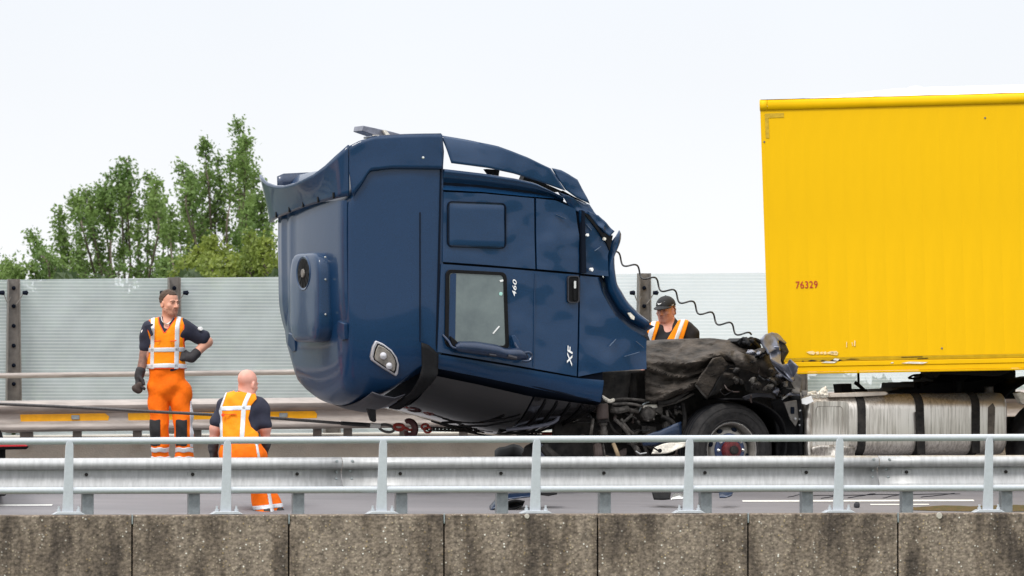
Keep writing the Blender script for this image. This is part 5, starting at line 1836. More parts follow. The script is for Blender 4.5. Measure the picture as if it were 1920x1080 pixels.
# domed white roof sheet
rows = []
for px in np.linspace(1434, XEND, 60):
    rise = .11 * smooth((px - 1434) / 290)
    row = []
    for d in np.linspace(.01, 2.45, 9):
        p = rail_pt(px, -19.4, d)
        p.z += rise * math.sin(PI * min(1, (d - .01) / 2.44)) ** .8 + .006 * noise.noise(Vector((px * .03, d * 2, 1)))
        row.append(p)
    rows.append(row)
k = MB(); k.grid(rows)
k.build('roof_sheet', M['roof_white'], trailer)
k = MB(); p = rail_pt(1716, -18.2, 1.25); p.z += .115
k.lathe([(0, .08), (.015, .06), (.02, 0)], p, Vector((0, 0, 1)), 10)
k.build('roof_rivet', M['roof_white'], trailer)
# lower rails: dirty band, two yellow profiles, painted chassis edge
def band(name, y0, y1, d0, d1, m, x0=1433, x1=XEND, bevel=.004):
    k = MB()
    k.prism([tp(x0, t_bot(x0) + y0, d0), tp(x1, t_bot(x1) + y0, d0), tp(x1, t_bot(x1) + y1, d1), tp(x0, t_bot(x0) + y1, d1)], Vector((0, .06, 0)))
    return k.build(name, m, trailer, bevel=bevel)
band('rub_rail', .6, 7.5, -.004, -.004, M['trailer_dirty'])
band('side_rail', 8, 16.5, -.022, -.022, M['trailer'])
band('side_rail', 16.8, 26.5, -.014, -.014, M['trailer'])
band('side_rail', 26.8, 30.5, -.030, -.026, M['trailer'])
# chips and scuffs on the side
M['scuff_white'] = mat('scraped_white', (.72, .66, .52), .6, col2=(.88, .55, .08), var_scale=30)
def chip(pts, m='scuff_white', d=-.006):
    k = MB()
    k.prism([TR(x, y, d - .003) for x, y in pts], Vector((0, .004, 0)))
    k.build('scratch', M[m], trailer, smooth=False)
chip([(1512, 660), (1524, 658), (1530, 661), (1526, 665), (1518, 664)])
for i in range(6):
    x = 1530 + i * 7
    chip([(x, 660 + (i % 2)), (x + 5, 659), (x + 6, 664), (x + 1, 665 - (i % 2))])
chip([(1556, 659), (1568, 658), (1572, 661), (1570, 666), (1558, 665)])
chip([(1587, 641), (1588.2, 641), (1588, 651), (1586.8, 651)]); chip([(1597, 642), (1598.4, 642), (1599, 648), (1598, 649)]); chip([(1602, 638), (1604, 639), (1603.5, 649), (1601, 649)])
for x0, x1, y, h in ((1514, 1532, 676, 3), (1535, 1552, 677, 4), (1556, 1580, 675, 5), (1503, 1508, 677, 2), (1585, 1612, 673, 1.2)):
    chip([(x0, y + 1), (lerp(x0, x1, .4), y - h / 2), (x1, y), (lerp(x0, x1, .7), y + h / 2)], 'black_dirty', -.008)
for x0, x1, y, h in ((1540, 1570, 679, 3.5), (1562, 1574, 674, 5), (1690, 1740, 680, 4.2), (1670, 1676, 680, 2)):
    chip([(x0, y + 1), (lerp(x0, x1, .3), y - h / 2), (x1, y - 1), (lerp(x0, x1, .8), y + h / 2)], 'scuff', -.026)
for x0, x1, y in ((1690, 1730, 669), (1720, 1740, 672)):
    chip([(x0, y), (x1, y - 1), (x1, y), (x0, y + 1)], 'seam', -.008)
# grey-brown corner mark left by removed tape
M['tape_mark'] = mat('tape_residue', (.50, .31, .006), .6, var=.2, var_scale=30)
chip([(1434, 213), (1469.5, 211.5), (1470, 220), (1441, 221), (1442.5, 259), (1436, 259)], 'tape_mark', -.002)
for x, y in ((1847, 221), (1433, 266), (1766, 653)):
    k = MB(); k.lathe([(0, .010), (.005, .008), (.006, 0)], TR(x, y, -.002), Vector((0, -1, 0)), 8)
    k.build('rivet', M['post_steel'], trailer)
o, cu = lettering('76329', 0, 0, 0, M['red_print'], trailer, name='fleet_number', bold=.006, extr=.001)
place_text(o, TR(1512.5, 534.5, -.006), (TR(1600, 532.6) - TR(1500, 535)), (TR(1509, 500) - TR(1511, 560)), trailer, 13.5 / .70 / 195, .84)
# underframe: coupler plate, king pin and chassis beams
k = MB(); k.prism([TR(x, y, .55) for x, y in ((1735, 693), (1895, 688), (1890, 700), (1870, 707), (1760, 703), (1750, 712), (1742, 703))], Vector((0, 1.4, 0)))
k.build('coupler_plate', M['black'], trailer, bevel=.01)
k = MB(); k.prism([TR(x, y, .75) for x, y in ((1780, 692), (2600, 672), (2600, 700), (1990, 704), (1895, 690))], Vector((0, .15, 0)))
k.build('chassis_beam', M['black'], trailer)
k = MB(); k.lathe([(0, .05), (.12, .05), (.2, .12), (.22, .12)], TR(1790, 742, 1.2), Vector((0, 0, 1)), 14)
k.build('king_pin', M['black'], trailer)

# ================================================================== HOSES, CABLE, CHAIN, DEBRIS
# coiled air line from the cab foot to the chassis
a, b = CV(1153, 478, .9), CV(1407, 633, .4)
L = (b - a).length
d = (b - a).normalized()
s1 = Vector((0, 0, 1)) - d * d.z; s1.normalize()
s2 = d.cross(s1)
pts = []
turns = 7.2
for i in range(int(turns * 24) + 1):
    t = i / (turns * 24)
    ph = 2 * PI * turns * t + 1.2
    sag = -.035 * math.sin(PI * t)
    am = .039
    pts.append(a.lerp(b, t) + Vector((0, 0, sag)) + s1 * am * math.sin(ph) + s2 * am * math.cos(ph))
k = MB(); k.tube(pts, .0090, 7)
setp(k.build('air_hose', M['hose']), 'stretched wavy black spiral air hose from the blue cab down to the chassis', 'hose')

# winch cable: taut from the off-picture recovery truck to the hook
k = MB()
def cab_z(px): return interp(px, [-400, 0, 360, 700], [57.6, 59.4, 60.2, 60.9])
pts = [P(px, py, cab_z(px)) for px, py in ((-330, 741), (-150, 749.5), (0, 757.5), (100, 761.5), (200, 767), (300, 772.5), (420, 778.5), (520, 784.5), (620, 792), (694, 797))]
k.tube(pts, .015, 8)
cable = k.build('winch_cable', M['wire'])
setp(cable, 'taut dark steel winch cable running past the two workers to the hook', 'cable')
k = MB(); k.tube([P(640, 793.5, 60.75), P(694, 797, 60.9)], .021, 8); k.build('sleeve', M['hose'], cable)
k = MB(); k.tube([P(694, 797, 60.9), P(714, 799, 60.9)], .026, 10); k.build('ferrule', M['sill_white'], cable, bevel=.004)
k = MB()
c = P(725, 803, 60.9)
k.tube([c + Vector((.062 * math.cos(t) * 1.15, 0, .036 * math.sin(t) - .012 * math.cos(t))) for t in np.linspace(0, 2 * PI, 20)[:-1]], .014, 8, closed=True)
k.build('thimble_eye', M['wire'], cable)
hook = empty('tow_hook', P(768, 800, 60.9), 'big worn maroon tow hook with red shackles joining cable and chain', 'hook')
k = MB()
hp_ = [P(x, y, 60.9) for x, y in ((760, 791), (766, 789), (774, 793), (778, 802), (776, 812), (770, 816), (763, 814), (761, 808))]
k.tube(spline(hp_, 4), [lerp(.020, .036, math.sin(PI * i / 28)) for i in range(29)], 10)
k.build('hook_body', M['maroon'], hook)
k = MB(); k.prism([P(x, y, 60.87) for x, y in ((758, 790), (762, 786), (770, 790), (765, 795))], Vector((0, .06, 0))); k.build('hook_latch', M['maroon'], hook, bevel=.006)
k = MB()
k.tube(spline([P(738, 799, 60.9), P(744, 796, 60.9), P(754, 797, 60.9), P(757, 802, 60.9), P(750, 806, 60.9), P(741, 804, 60.9), P(738, 799, 60.9)], 4), .017, 8)
k.build('shackle', M['red_hook'], hook)
k = MB(); k.tube([P(755, 800, 60.9), P(768, 806, 60.88), P(782, 804, 60.9)], .014, 8); k.build('hook_pin', M['red_hook'], hook)
k = MB(); k.tube([P(780, 799, 60.9), P(800, 799.5, 60.9)], .012, 8); k.build('link_bar', M['sill_white'], hook)
k = MB()
for (x, y) in ((797, 800), (802, 806)):
    cc = P(x, y, 60.9)
    k.tube([cc + Vector((.034 * math.cos(t), .01 * math.cos(t), .026 * math.sin(t))) for t in np.linspace(0, 2 * PI, 14)[:-1]], .012, 7, closed=True)
k.build('red_link', M['red_hook'], hook)

chain = empty('tow_chain', P(900, 806, 60.95), 'dark steel chain from the red hook to the truck front', 'chain')
link_src = {}
n_l = 30
xs = np.linspace(806, 1012, n_l)
for i, x in enumerate(xs):
    y = interp(x, [806, 850, 920, 1012], [804, 805.5, 808, 813.5])
    c = P(x, y, interp(x, [806, 1012], [60.9, 61.2]))
    kind = i % 2
    if kind not in link_src:
        k = MB()
        hl, hw = .032, .020
        pts = []
        for t in np.linspace(0, 2 * PI, 16)[:-1]:
            sx = hl * math.cos(t); sy = hw * math.sin(t)
            ang = math.radians(38 if kind == 0 else -42)
            pts.append(c + Vector((sx, sy * math.sin(ang), sy * math.cos(ang) - .03 * sx)))
        k.tube(pts, .0078, 6, closed=True)
        link_src[kind] = k.build('link', M['chain'], chain)
    else:
        dup(link_src[kind], chain, c - WLOC[link_src[kind]])
k = MB(); k.tube([P(1016, 813, 61.2), P(1040, 813, 61.2)], .016, 8); k.build('red_coupling', M['red_hook'], chain)
k = MB(); k.tube([P(1040, 808, 61.2), P(1052, 806, 61.2), P(1054, 806, 61.2), P(1094, 804, 61.2), P(1096, 805, 61.2), P(1108, 806, 61.2)], [.018, .026, .028, .028, .018, .014], 10)
k.build('tensioner', M['scuff'], chain)

def ground_bit(name, label, cat, px, py, build, group=None):
    p, z = ray_road(px, py)
    o = empty(name, p, label, cat, group)
    build(o, p)
    return o
def shell_at(pts_top, pts_bot, depth, m, parent, amp=.03, name='shard', z=59.0, solid=.012):
    k = MB()
    rows = []
    nu = 14
    for j in range(7):
        v = j / 6
        row = []
        for i in range(nu + 1):
            u = i / nu
            a, b = poly_at(pts_top, u), poly_at(pts_bot, u)
            x, y = lerp(a[0], b[0], v), lerp(a[1], b[1], v)
            row.append(P(x, y, z + depth * (1 - v) ** 1.4 + amp * noise.noise(Vector((x * .08, y * .1, 3)))))
        rows.append(row)
    k.grid(rows)
    return k.build(name, m, parent, solid=solid, angle=35)
# blue bumper shard lying on the road below the cab
bs = empty('bumper_shard', ray_road(950, 956)[0], 'bent blue and black bumper shard lying on the road under the cab', 'debris')
shell_at([(918, 950), (934, 932), (956, 926), (1005, 923)], [(920, 957), (932, 950), (952, 936), (1005, 930)], .25, M['blue_dark'], bs, z=58.7)
shell_at([(932, 950), (946, 942), (966, 937), (984, 940)], [(932, 957), (948, 957), (966, 954), (980, 948)], .3, M['black'], bs, z=58.75, name='liner')
shell_at([(1010, 924), (1030, 924), (1045, 923)], [(1012, 927), (1028, 929), (1044, 926)], .2, M['black'], bs, z=58.9, name='liner')
# dark plastic lump behind the rail
dl = empty('plastic_shell', P(962, 880, 61.6), 'dark broken plastic housing lying by the rail behind the chain', 'debris')
shell_at([(928, 846), (934, 840), (948, 838), (962, 833), (974, 836), (986, 845), (998, 850)], [(927, 866), (940, 868), (955, 868), (970, 868), (985, 868), (990, 868), (998, 866)], .5, M['black'], dl, z=61.2, name='housing')
k = MB(); k.tube(spline([P(982, 852, 61.2), P(988, 846, 61.15), P(998, 850, 61.2)], 5), .02, 8); k.build('broken_pipe', M['rust_dark'], dl)
# glittering lamp fragment and other shards under the truck
lf = empty('lamp_fragment', ray_road(1262, 938)[0], 'broken lamp fragment with chrome reflector on the road before the wheel', 'debris')
shell_at([(1262, 927), (1276, 926), (1288, 928)], [(1258, 937), (1270, 936), (1285, 934)], .15, M['chrome'], lf, z=59.1, name='reflector')
shell_at([(1222, 922), (1240, 921), (1258, 924)], [(1226, 936), (1240, 937), (1256, 936)], .15, M['black'], lf, z=59.15, name='housing')
bf = empty('fender_scrap', ray_road(1355, 934)[0], 'small blue plastic scrap on the road under the front wheel', 'debris')
shell_at([(1348, 922), (1360, 921), (1375, 922)], [(1349, 933), (1360, 933), (1372, 929)], .15, M['blue_dark'], bf, z=59.2, name='shard')
p, _ = ray_road(1606, 952)
k = MB()
k.lathe([(-.0, .02), (.012, .03), (.034, .029), (.052, .018), (.058, 0)], p, Vector((.1, 0, 1)), 9)
st = k.build('stone', M['stone'], smooth=False)
setp(st, 'small dark lump lying on the road behind the railing', 'stone')

# ================================================================== RECOVERY TRUCK, mostly outside the picture
rv = empty('recovery_truck', ray_road(-150, 925)[0], 'dark and amber rear of a recovery truck with red lamp at the edge', 'truck')
def RVP(px, py, d=0.0): return P(px, py, 58.4) + Vector((-.12, 1, 0)).normalized() * d
k = MB()
k.prism([RVP(x, y) for x, y in ((-900, 800), (-8, 800), (2, 806), (6, 820), (10, 826), (12, 930), (-900, 930))], Vector((-.25, 2.2, 0)))
k.build('chassis', M['black'], rv, bevel=.02)
k = MB(); k.prism([RVP(x, y, -.25) for x, y in ((-260, 826), (40, 832), (52, 834), (53, 840), (48, 842), (-260, 848))], Vector((-.2, .3, 0)))
k.build('lamp_bracket', M['black'], rv, bevel=.015)
k = MB(); k.prism([RVP(x, y, -.262) for x, y in ((-200, 828), (44, 832.5), (51, 834.5), (50, 837), (-200, 841))], Vector((-.2, .06, 0)))
k.build('tail_lamp', M['lens_red'], rv, bevel=.008)
k = MB(); k.prism([RVP(x, y) for x, y in ((-900, 360), (-240, 360), (-160, 560), (-120, 790), (-900, 790))], Vector((-.25, 2.3, 0)))
k.build('body', M['amber'], rv, bevel=.03)
k = MB(); k.bar(RVP(-170, 700, 1.0), RVP(-330, 741, 1.0), .2, .2); k.build('winch_boom', M['amber'], rv)
for x in (-260, -600):
    k = MB(); k.lathe([(a, r_ * 1.05) for a, r_ in prof], RVP(x, 875, .05), Vector((0, 1, 0)), 40, close=True); k.build('wheel', M['rubber'], rv)
# ================================================================== PEOPLE (signed distance fields meshed by surface nets)
def surfnet(Fv, org, h):
    """Surface-nets mesh of a sampled field, inside < 0."""
    S = Fv < 0
    nx, ny, nz = Fv.shape
    acc = np.zeros((nx - 1, ny - 1, nz - 1, 3)); cnt = np.zeros((nx - 1, ny - 1, nz - 1))
    cx = lambda a, d: a[d[0]:nx - 1 + d[0], d[1]:ny - 1 + d[1], d[2]:nz - 1 + d[2]]
    corners = [(i, j, k) for i in (0, 1) for j in (0, 1) for k in (0, 1)]
    for a in corners:
        for ax in range(3):
            if a[ax]: continue
            b = list(a); b[ax] = 1
            fa, fb = cx(Fv, a), cx(Fv, b)
            m = cx(S, a) != cx(S, b)
            if not m.any(): continue
            t = np.where(m, fa / np.where(m, fa - fb, 1), 0)
            p = [np.full(m.shape, float(v)) for v in a]
            p[ax] = p[ax] + t
            for q in range(3):
                acc[..., q] += np.where(m, p[q], 0)
            cnt += m
    idx = -np.ones(cnt.shape, int)
    on = cnt > 0
    idx[on] = np.arange(on.sum())
    ii = np.argwhere(on)
    V = org + h * (ii + acc[on] / cnt[on][:, None])
    faces = []
    for ax in range(3):
        u, v = (ax + 1) % 3, (ax + 2) % 3
        sl0 = [slice(None)] * 3; sl1 = [slice(None)] * 3
        sl0[ax] = slice(0, -1); sl1[ax] = slice(1, None)
        ch = S[tuple(sl0)] != S[tuple(sl1)]
        pos = np.argwhere(ch)
        ok = (pos[:, u] > 0) & (pos[:, v] > 0) & (pos[:, u] < Fv.shape[u] - 1) & (pos[:, v] < Fv.shape[v] - 1)
        pos = pos[ok]
        if not len(pos): continue
        s = S[tuple(sl0)][tuple(pos.T)]
        def at(du, dv):
            q = pos.copy(); q[:, u] -= du; q[:, v] -= dv
            return idx[tuple(q.T)]
        q = np.stack([at(1, 1), at(0, 1), at(0, 0), at(1, 0)], 1)
        q[~s] = q[~s][:, ::-1]
        faces.append(q)
    return V, np.concatenate(faces)

def d_cap(X, Y, Z, p, q, r1, r2, fy):
    px, py, pz = p
    dx, dy, dz = q[0] - px, (q[1] - py) / fy, q[2] - pz
    ax, ay, az = X - px, (Y - py) / fy, Z - pz
    L2 = dx * dx + dy * dy + dz * dz + 1e-12
    t = np.clip((ax * dx + ay * dy + az * dz) / L2, 0, 1)
    return np.sqrt((ax - t * dx) ** 2 + (ay - t * dy) ** 2 + (az - t * dz) ** 2) - (r1 + (r2 - r1) * t)

def d_ell(X, Y, Z, c, r, R):
    a = np.stack([X - c[0], Y - c[1], Z - c[2]], -1) @ R      # into the ellipsoid's own axes
    k0 = np.sqrt(((a / r) ** 2).sum(-1))
    k1 = np.sqrt(((a / (np.array(r) ** 2)) ** 2).sum(-1)) + 1e-9
    return k0 * (k0 - 1) / k1

def smin(a, b, k):
    h = np.clip(.5 + .5 * (b - a) / k, 0, 1)
    return b + (a - b) * h - k * h * (1 - h)

class Body:
    def __init__(self): self.prims = []
    def cap(self, p, q, r1, r2, fy=1.0, k=.03, sub=False):
        self.prims.append(('c', tuple(p), tuple(q), r1, r2, fy, k, sub)); return self
    def ell(self, c, r, R=np.eye(3), k=.02, sub=False):
        self.prims.append(('e', tuple(c), tuple(r), np.array(R), k, sub)); return self
    def bounds(self):
        lo, hi = np.full(3, 1e9), np.full(3, -1e9)
        for p in self.prims:
            if p[-1]: continue
            b0, b1 = prim_box(p)
            lo = np.minimum(lo, b0); hi = np.maximum(hi, b1)
        return lo, hi
def prim_box(p):
    if p[0] == 'c':
        r = max(p[3], p[4]); rr = np.array([r, r * max(1, p[5]), r])
        return np.minimum(p[1], p[2]) - rr, np.maximum(p[1], p[2]) + rr
    r = max(p[2])
    return np.array(p[1]) - r, np.array(p[1]) + r

def field(prims, lo, n, h):
    ax = [lo[i] + h * np.arange(n[i]) for i in range(3)]
    Fv = np.full(n, .5)
    for p in prims:
        k, sub = p[-2], p[-1]
        b0, b1 = prim_box(p)
        pad = k + 3 * h + .015
        s = []
        for i in range(3):
            a = int(np.clip(np.floor((b0[i] - pad - lo[i]) / h), 0, n[i])); b = int(np.clip(np.ceil((b1[i] + pad - lo[i]) / h) + 1, 0, n[i]))
            s.append(slice(a, b))
        s = tuple(s)
        if any(q.stop - q.start <= 0 for q in s): continue
        X, Y, Z = np.meshgrid(ax[0][s[0]], ax[1][s[1]], ax[2][s[2]], indexing='ij')
        d = d_cap(X, Y, Z, *p[1:6]) if p[0] == 'c' else d_ell(X, Y, Z, p[1], p[2], p[3])
        Fv[s] = -smin(-Fv[s], d, k) if sub else smin(Fv[s], d, k)
    return Fv, ax

def solid_from(name, m, parent, body, h=.008, grow=0.0, clip=None, label=None, folds=0.0, fscale=9.0):
    lo, hi = body.bounds()
    lo = lo - grow - 3 * h - .01; hi = hi + grow + 3 * h + .01
    n = tuple(int(math.ceil((hi[i] - lo[i]) / h)) + 1 for i in range(3))
    Fv, ax = field(body.prims, lo, n, h)
    Fv = Fv - grow
    X, Y, Z = np.meshgrid(*ax, indexing='ij')
    if folds:
        Fv = Fv + folds * (np.sin(fscale * (Z * 3 + X * 1.3) + 2.5 * np.sin(fscale * X * 1.1) + 1.5 * np.sin(fscale * Y)) * .6 + .4 * np.sin(fscale * 2.3 * (Z - X)))
    if clip is not None:
        Fv = np.maximum(Fv, clip(X, Y, Z))
    V, Q = surfnet(Fv, lo, h)
    k = MB(); k.v = [tuple(v) for v in V]; k.f = [tuple(q) for q in Q]
    o = k.build(name, m, parent, fix=False, angle=180, label=label)
    return o

def rot_head(yaw, pitch, roll=0.0):
    """Columns: head right, head forward, head up. yaw 0 faces the camera (-Y); positive turns to the picture's right."""
    Rz = Matrix.Rotation(yaw, 3, 'Z')
    Rp = Matrix.Rotation(pitch, 3, 'X')
    Rr = Matrix.Rotation(roll, 3, 'Y')
    base = Matrix(((-1, 0, 0), (0, -1, 0), (0, 0, 1)))          # right=-X, forward=-Y, up=Z as columns
    Mx = Rz @ base @ Rp @ Rr
    return np.array(Mx)

def add_head(b, c, R, s=1.0):
    """Head primitives; s=1 is a head 0.235 m tall. Returns a function mapping head coordinates to world."""
    c = np.array(c)
    def w(x, y, z): return tuple(c + R @ (np.array([x, y, z]) * s))
    S = lambda r: tuple(np.array(r) * s)
    b.ell(w(0, -.012, .038), S((.074, .094, .082)), R, .02)
    b.ell(w(0, .020, -.030), S((.064, .072, .082)), R, .03)
    b.ell(w(0, .052, -.088), S((.034, .030, .024)), R, .03)
    b.cap(w(-.048, .01, -.062), w(-.02, .055, -.088), .022 * s, .018 * s, k=.02)
    b.cap(w(.048, .01, -.062), w(.02, .055, -.088), .022 * s, .018 * s, k=.02)
    for sx in (-1, 1):
        b.ell(w(sx * .044, .058, -.022), S((.020, .018, .018)), R, .02)      # cheek
        b.ell(w(sx * .031, .090, .008), S((.017, .014, .011)), R, .012, True)  # eye socket
        b.ell(w(sx * .031, .074, .006), S((.0135, .0125, .0125)), R, .004)    # eyeball
        b.cap(w(sx * .012, .087, .020), w(sx * .045, .077, .022), .008 * s, .007 * s, k=.010)
        b.ell(w(sx * .077, -.008, -.012), S((.010, .020, .032)), R, .006)
        b.ell(w(sx * .085, .0, -.010), S((.006, .010, .018)), R, .006, True)
    b.cap(w(0, .086, .012), w(0, .110, -.028), .008 * s, .0135 * s, k=.010)
    b.ell(w(-.013, .098, -.031), S((.008, .010, .007)), R, .006)
    b.ell(w(.013, .098, -.031), S((.008, .010, .007)), R, .006)
    b.cap(w(-.020, .080, -.057), w(.020, .080, -.057), .0085 * s, .0085 * s, k=.008)
    b.cap(w(-.017, .079, -.067), w(.017, .079, -.067), .0085 * s, .0085 * s, k=.008)
    b.cap(w(-.024, .094, -.062), w(.024, .094, -.062), .0032 * s, .0032 * s, k=.004, sub=True)
    return w

def head_local(X, Y, Z, c, R, s=1.0):
    a = np.stack([X - c[0], Y - c[1], Z - c[2]], -1) @ R / s
    return a[..., 0], a[..., 1], a[..., 2]

def face_details(person, w, s, hairm, brow=True):
    for sx in (-1, 1):
        k = MB(); c = Vector(w(sx * .031, .0865, .006))
        k.lathe([(-.006 * s, 0), (-.003 * s, .004 * s), (.002 * s, .0045 * s), (.005 * s, 0)], c, Vector(w(0, 1, 0)) - Vector(w(0, 0, 0)), 10)
        k.build('eye', M['eye'], person)
        if brow:
            k = MB(); k.tube([Vector(w(sx * .012, .097, .021)), Vector(w(sx * .03, .094, .027)), Vector(w(sx * .047, .083, .022))], [.0025 * s, .003 * s, .002 * s], 6)
            k.build('eyebrow', hairm, person)
    k = MB(); k.tube([Vector(w(-.021, .0865, -.0625)), Vector(w(0, .0905, -.0615)), Vector(w(.021, .0865, -.0625))], [.0025 * s, .004 * s, .0025 * s], 6)
    k.build('lips', M['lip'], person)

def hand(b, wrist, palm_dir, finger_dir, thumb_dir, spread_dir, curl=.6, size=1.0, k=.008):
    """Palm, four unequal two-bone fingers and a thumb added to a body or glove."""
    W = Vector(wrist); pd = Vector(palm_dir).normalized(); fd = Vector(finger_dir).normalized(); td = Vector(thumb_dir).normalized(); sp = Vector(spread_dir).normalized()
    kn = W + pd * .085 * size
    b.cap(W, W + pd * .03 * size, .031 * size, .034 * size, k=.02)
    for q in (-1, 0, 1):
        b.cap(W + pd * .02 * size + sp * q * .016 * size, kn + sp * q * .024 * size, .019 * size, .0165 * size, k=.015)
    for i, ln in zip((-1.5, -.5, .5, 1.5), (.85, .98, 1.0, .78)):
        a = kn + sp * i * .0205 * size
        m1 = a + (pd * (1 - curl) + fd * curl).normalized() * .040 * ln * size
        m2 = m1 + (pd * (1 - curl) * .3 + fd).normalized() * .042 * ln * size
        b.cap(a, m1, .0115 * size, .0105 * size, k=k); b.cap(m1, m2, .0105 * size, .0088 * size, k=.004)
    t0 = W + pd * .025 * size - sp * .03 * size
    t1 = t0 + (td * .8 + pd * .5).normalized() * .045 * size
    t2 = t1 + (td * .2 + pd * .8 + fd * .4).normalized() * .035 * size
    b.cap(t0, t1, .015 * size, .0125 * size, k=.012); b.cap(t1, t2, .0125 * size, .010 * size, k=.005)
    return b

def J(px, py, Z0):
    return lambda dy=0.0: np.array(P(px, py, Z0)) + np.array([0, dy, 0])

# ------------------------------------------------------------------ worker standing with a hand on his hip
Z1 = 61.0
def j1(px, py, dy=0.0): return tuple(np.array(P(px, py, Z1)) + np.array([0, dy, 0]))
S1 = 1 / (F / Z1)            # metres per pixel there
b = Body()
HR1 = rot_head(math.radians(42), math.radians(-3))
hc1 = np.array(j1(317.5, 568.5, -.01))
hs1 = 1.10
w1 = add_head(b, hc1, HR1, hs1)
b.cap(j1(312, 612, .02), j1(316, 584, .0), .066, .058, k=.04)                       # neck
b.cap(j1(288, 618, .01), j1(338, 616, .01), .085, .085, .85, k=.06)                 # shoulder girdle
b.cap(j1(311, 640, 0), j1(312, 690, .0), .160, .150, .72, k=.10)                    # rib cage to waist
b.cap(j1(311, 690, .0), j1(316, 718, .0), .140, .135, .72, k=.05)
A1 = dict(rs=(279, 618, .0), re=(272, 664, .0), rw=(262, 702, -.03), ls=(348, 617, .0), le=(388, 641, .05), lw=(360, 671, -.05))
for a, e, wv in (('rs', 're', 'rw'), ('ls', 'le', 'lw')):
    b.cap(j1(*A1[a]), j1(*A1[e]), .062, .052, k=.05); b.cap(j1(*A1[e]), j1(*A1[wv]), .050, .036, k=.025)
L1 = dict(rh=(297, 728, 0), rk=(301, 812, -.03), ra=(302, 903, .02), lh=(338, 728, 0), lk=(345, 812, -.03), la=(346, 903, .02))
for a, e, wv in (('rh', 'rk', 'ra'), ('lh', 'lk', 'la')):
    b.cap(j1(*L1[a]), j1(*L1[e]), .080, .058, k=.02); b.cap(j1(*L1[e]), j1(*L1[wv]), .060, .042, k=.03)
hand(b, j1(*A1['rw']), (-.10, -.05, -.5), (.5, -.2, -.25), (.6, -.3, -.1), (-.2, 1, 0), .75, 1.0)
hand(b, j1(*A1['lw']), (-.6, -.1, .10), (-.6, .1, -.35), (-.3, .6, .5), (.0, -.4, -1), .35, 1.0)
p1 = solid_from('person', M['skin'], None, b, .0065)
setp(p1, 'person standing in orange work trousers and vest with one gloved hand on hip', 'person')
face_details(p1, w1, hs1, M['hair'])
hb = Body(); add_head(hb, hc1, HR1, hs1)
def hair1(X, Y, Z):
    x, y, z = head_local(X, Y, Z, hc1, HR1, hs1)
    line = np.where(y > .045, .074, np.where(y > -.0, .03 + 1.25 * y, .008 + (y) * .55))
    return (line - z) * hs1
solid_from('hair', M['hair'], p1, hb, .004, .0035, hair1, folds=.0022, fscale=70)
def beard1(X, Y, Z):
    x, y, z = head_local(X, Y, Z, hc1, HR1, hs1)
    low = z + .040 + .0 * y
    a = np.maximum(low, -(y + .0))
    lip = .014 - np.sqrt(x ** 2 * .35 + (z + .062) ** 2)
    return np.maximum(a, lip) * hs1
solid_from('beard', M['stubble'], p1, hb, .005, .0035, beard1)
# tattooed forearm sleeve of skin
tb = Body(); tb.cap(j1(273, 656, 0), j1(*A1['re']), .056, .0535, k=.02); tb.cap(j1(*A1['re']), j1(263, 699, -.028), .0515, .0385, k=.02)
solid_from('tattoo', M['tattoo'], p1, tb, .006)
# shirt
sb = Body()
sb.cap(j1(288, 617, .01), j1(338, 615, .01), .100, .100, .85, k=.06); sb.cap(j1(311, 640, 0), j1(312, 690, 0), .172, .165, .74, k=.10)
sb.cap(j1(*A1['rs']), j1(274, 648, 0), .076, .074, k=.04); sb.cap(j1(*A1['ls']), j1(380, 634, .04), .078, .078, k=.04)
sb.cap(j1(311, 608, .02), j1(314, 601, .01), .082, .076, k=.03)
sb.cap(j1(315, 596, -.09), j1(314, 608, -.12), .055, .05, k=.02, sub=True)
shirt1 = solid_from('shirt', M['navy'], p1, sb, .007, 0, None, folds=.007, fscale=13)
for (x, y, dy) in ((268.5, 622, -.055), (377, 616, -.045)):
    k = MB(); c = Vector(j1(x, y, dy))
    k.lathe([(-.03, .0), (-.03, .021), (.002, .020), (.004, 0)], c, Vector((-.5 if x < 300 else .45, -1, .15)), 12)
    k.build('sleeve_badge', M['white'], shirt1)
# necklace
k = MB(); k.tube(spline([Vector(j1(x, y, dy)) for x, y, dy in ((303, 594, -.03), (306, 603, -.085), (314, 608, -.105), (321, 603, -.085), (326, 594, -.04))], 4), .006, 6)
k.build('necklace', M['chrome'], p1)
# vest: shoulders, V neck, open sides
vb = Body()
vb.cap(j1(292, 617, .01), j1(334, 615, .01), .112, .112, .85, k=.06); vb.cap(j1(311, 640, 0), j1(312, 688, 0), .184, .172, .76, k=.10)
vb.cap(j1(312, 688, 0), j1(315, 704, 0), .176, .178, .78, k=.06)
x0, zt = P(0, 0, Z1).x, 0
def px_of(X): return X / S1 + 960
def py_of(Z): return 540 + F * (SP - (Z - CAMZ) / Z1) / CP      # near enough at this depth
def vest1(X, Y, Z):
    px, py = px_of(X), py_of(Z)
    side = np.maximum(np.interp(py, [590, 612, 640, 660, 700], [281, 277, 275, 274, 272]) - px, px - np.interp(py, [590, 612, 640, 660, 672, 700], [350, 347, 346, 347, 356, 360]))
    bot = py - 692
    front = Y < Z1 - .0
    vneck = np.minimum(np.minimum((px - np.interp(py, [588, 606, 623], [297, 300, 309])), np.interp(py, [588, 600, 623], [330, 327, 311]) - px), 623 - py)
    vback = np.minimum(np.minimum(px - 299, 329 - px), 604 - py)
    v = np.where(front, vneck, vback)
    return np.maximum(np.maximum(side, bot), v) * S1
vest_o = solid_from('safety_vest', M['vest'], p1, vb, .0065, 0, vest1, folds=.006, fscale=11)
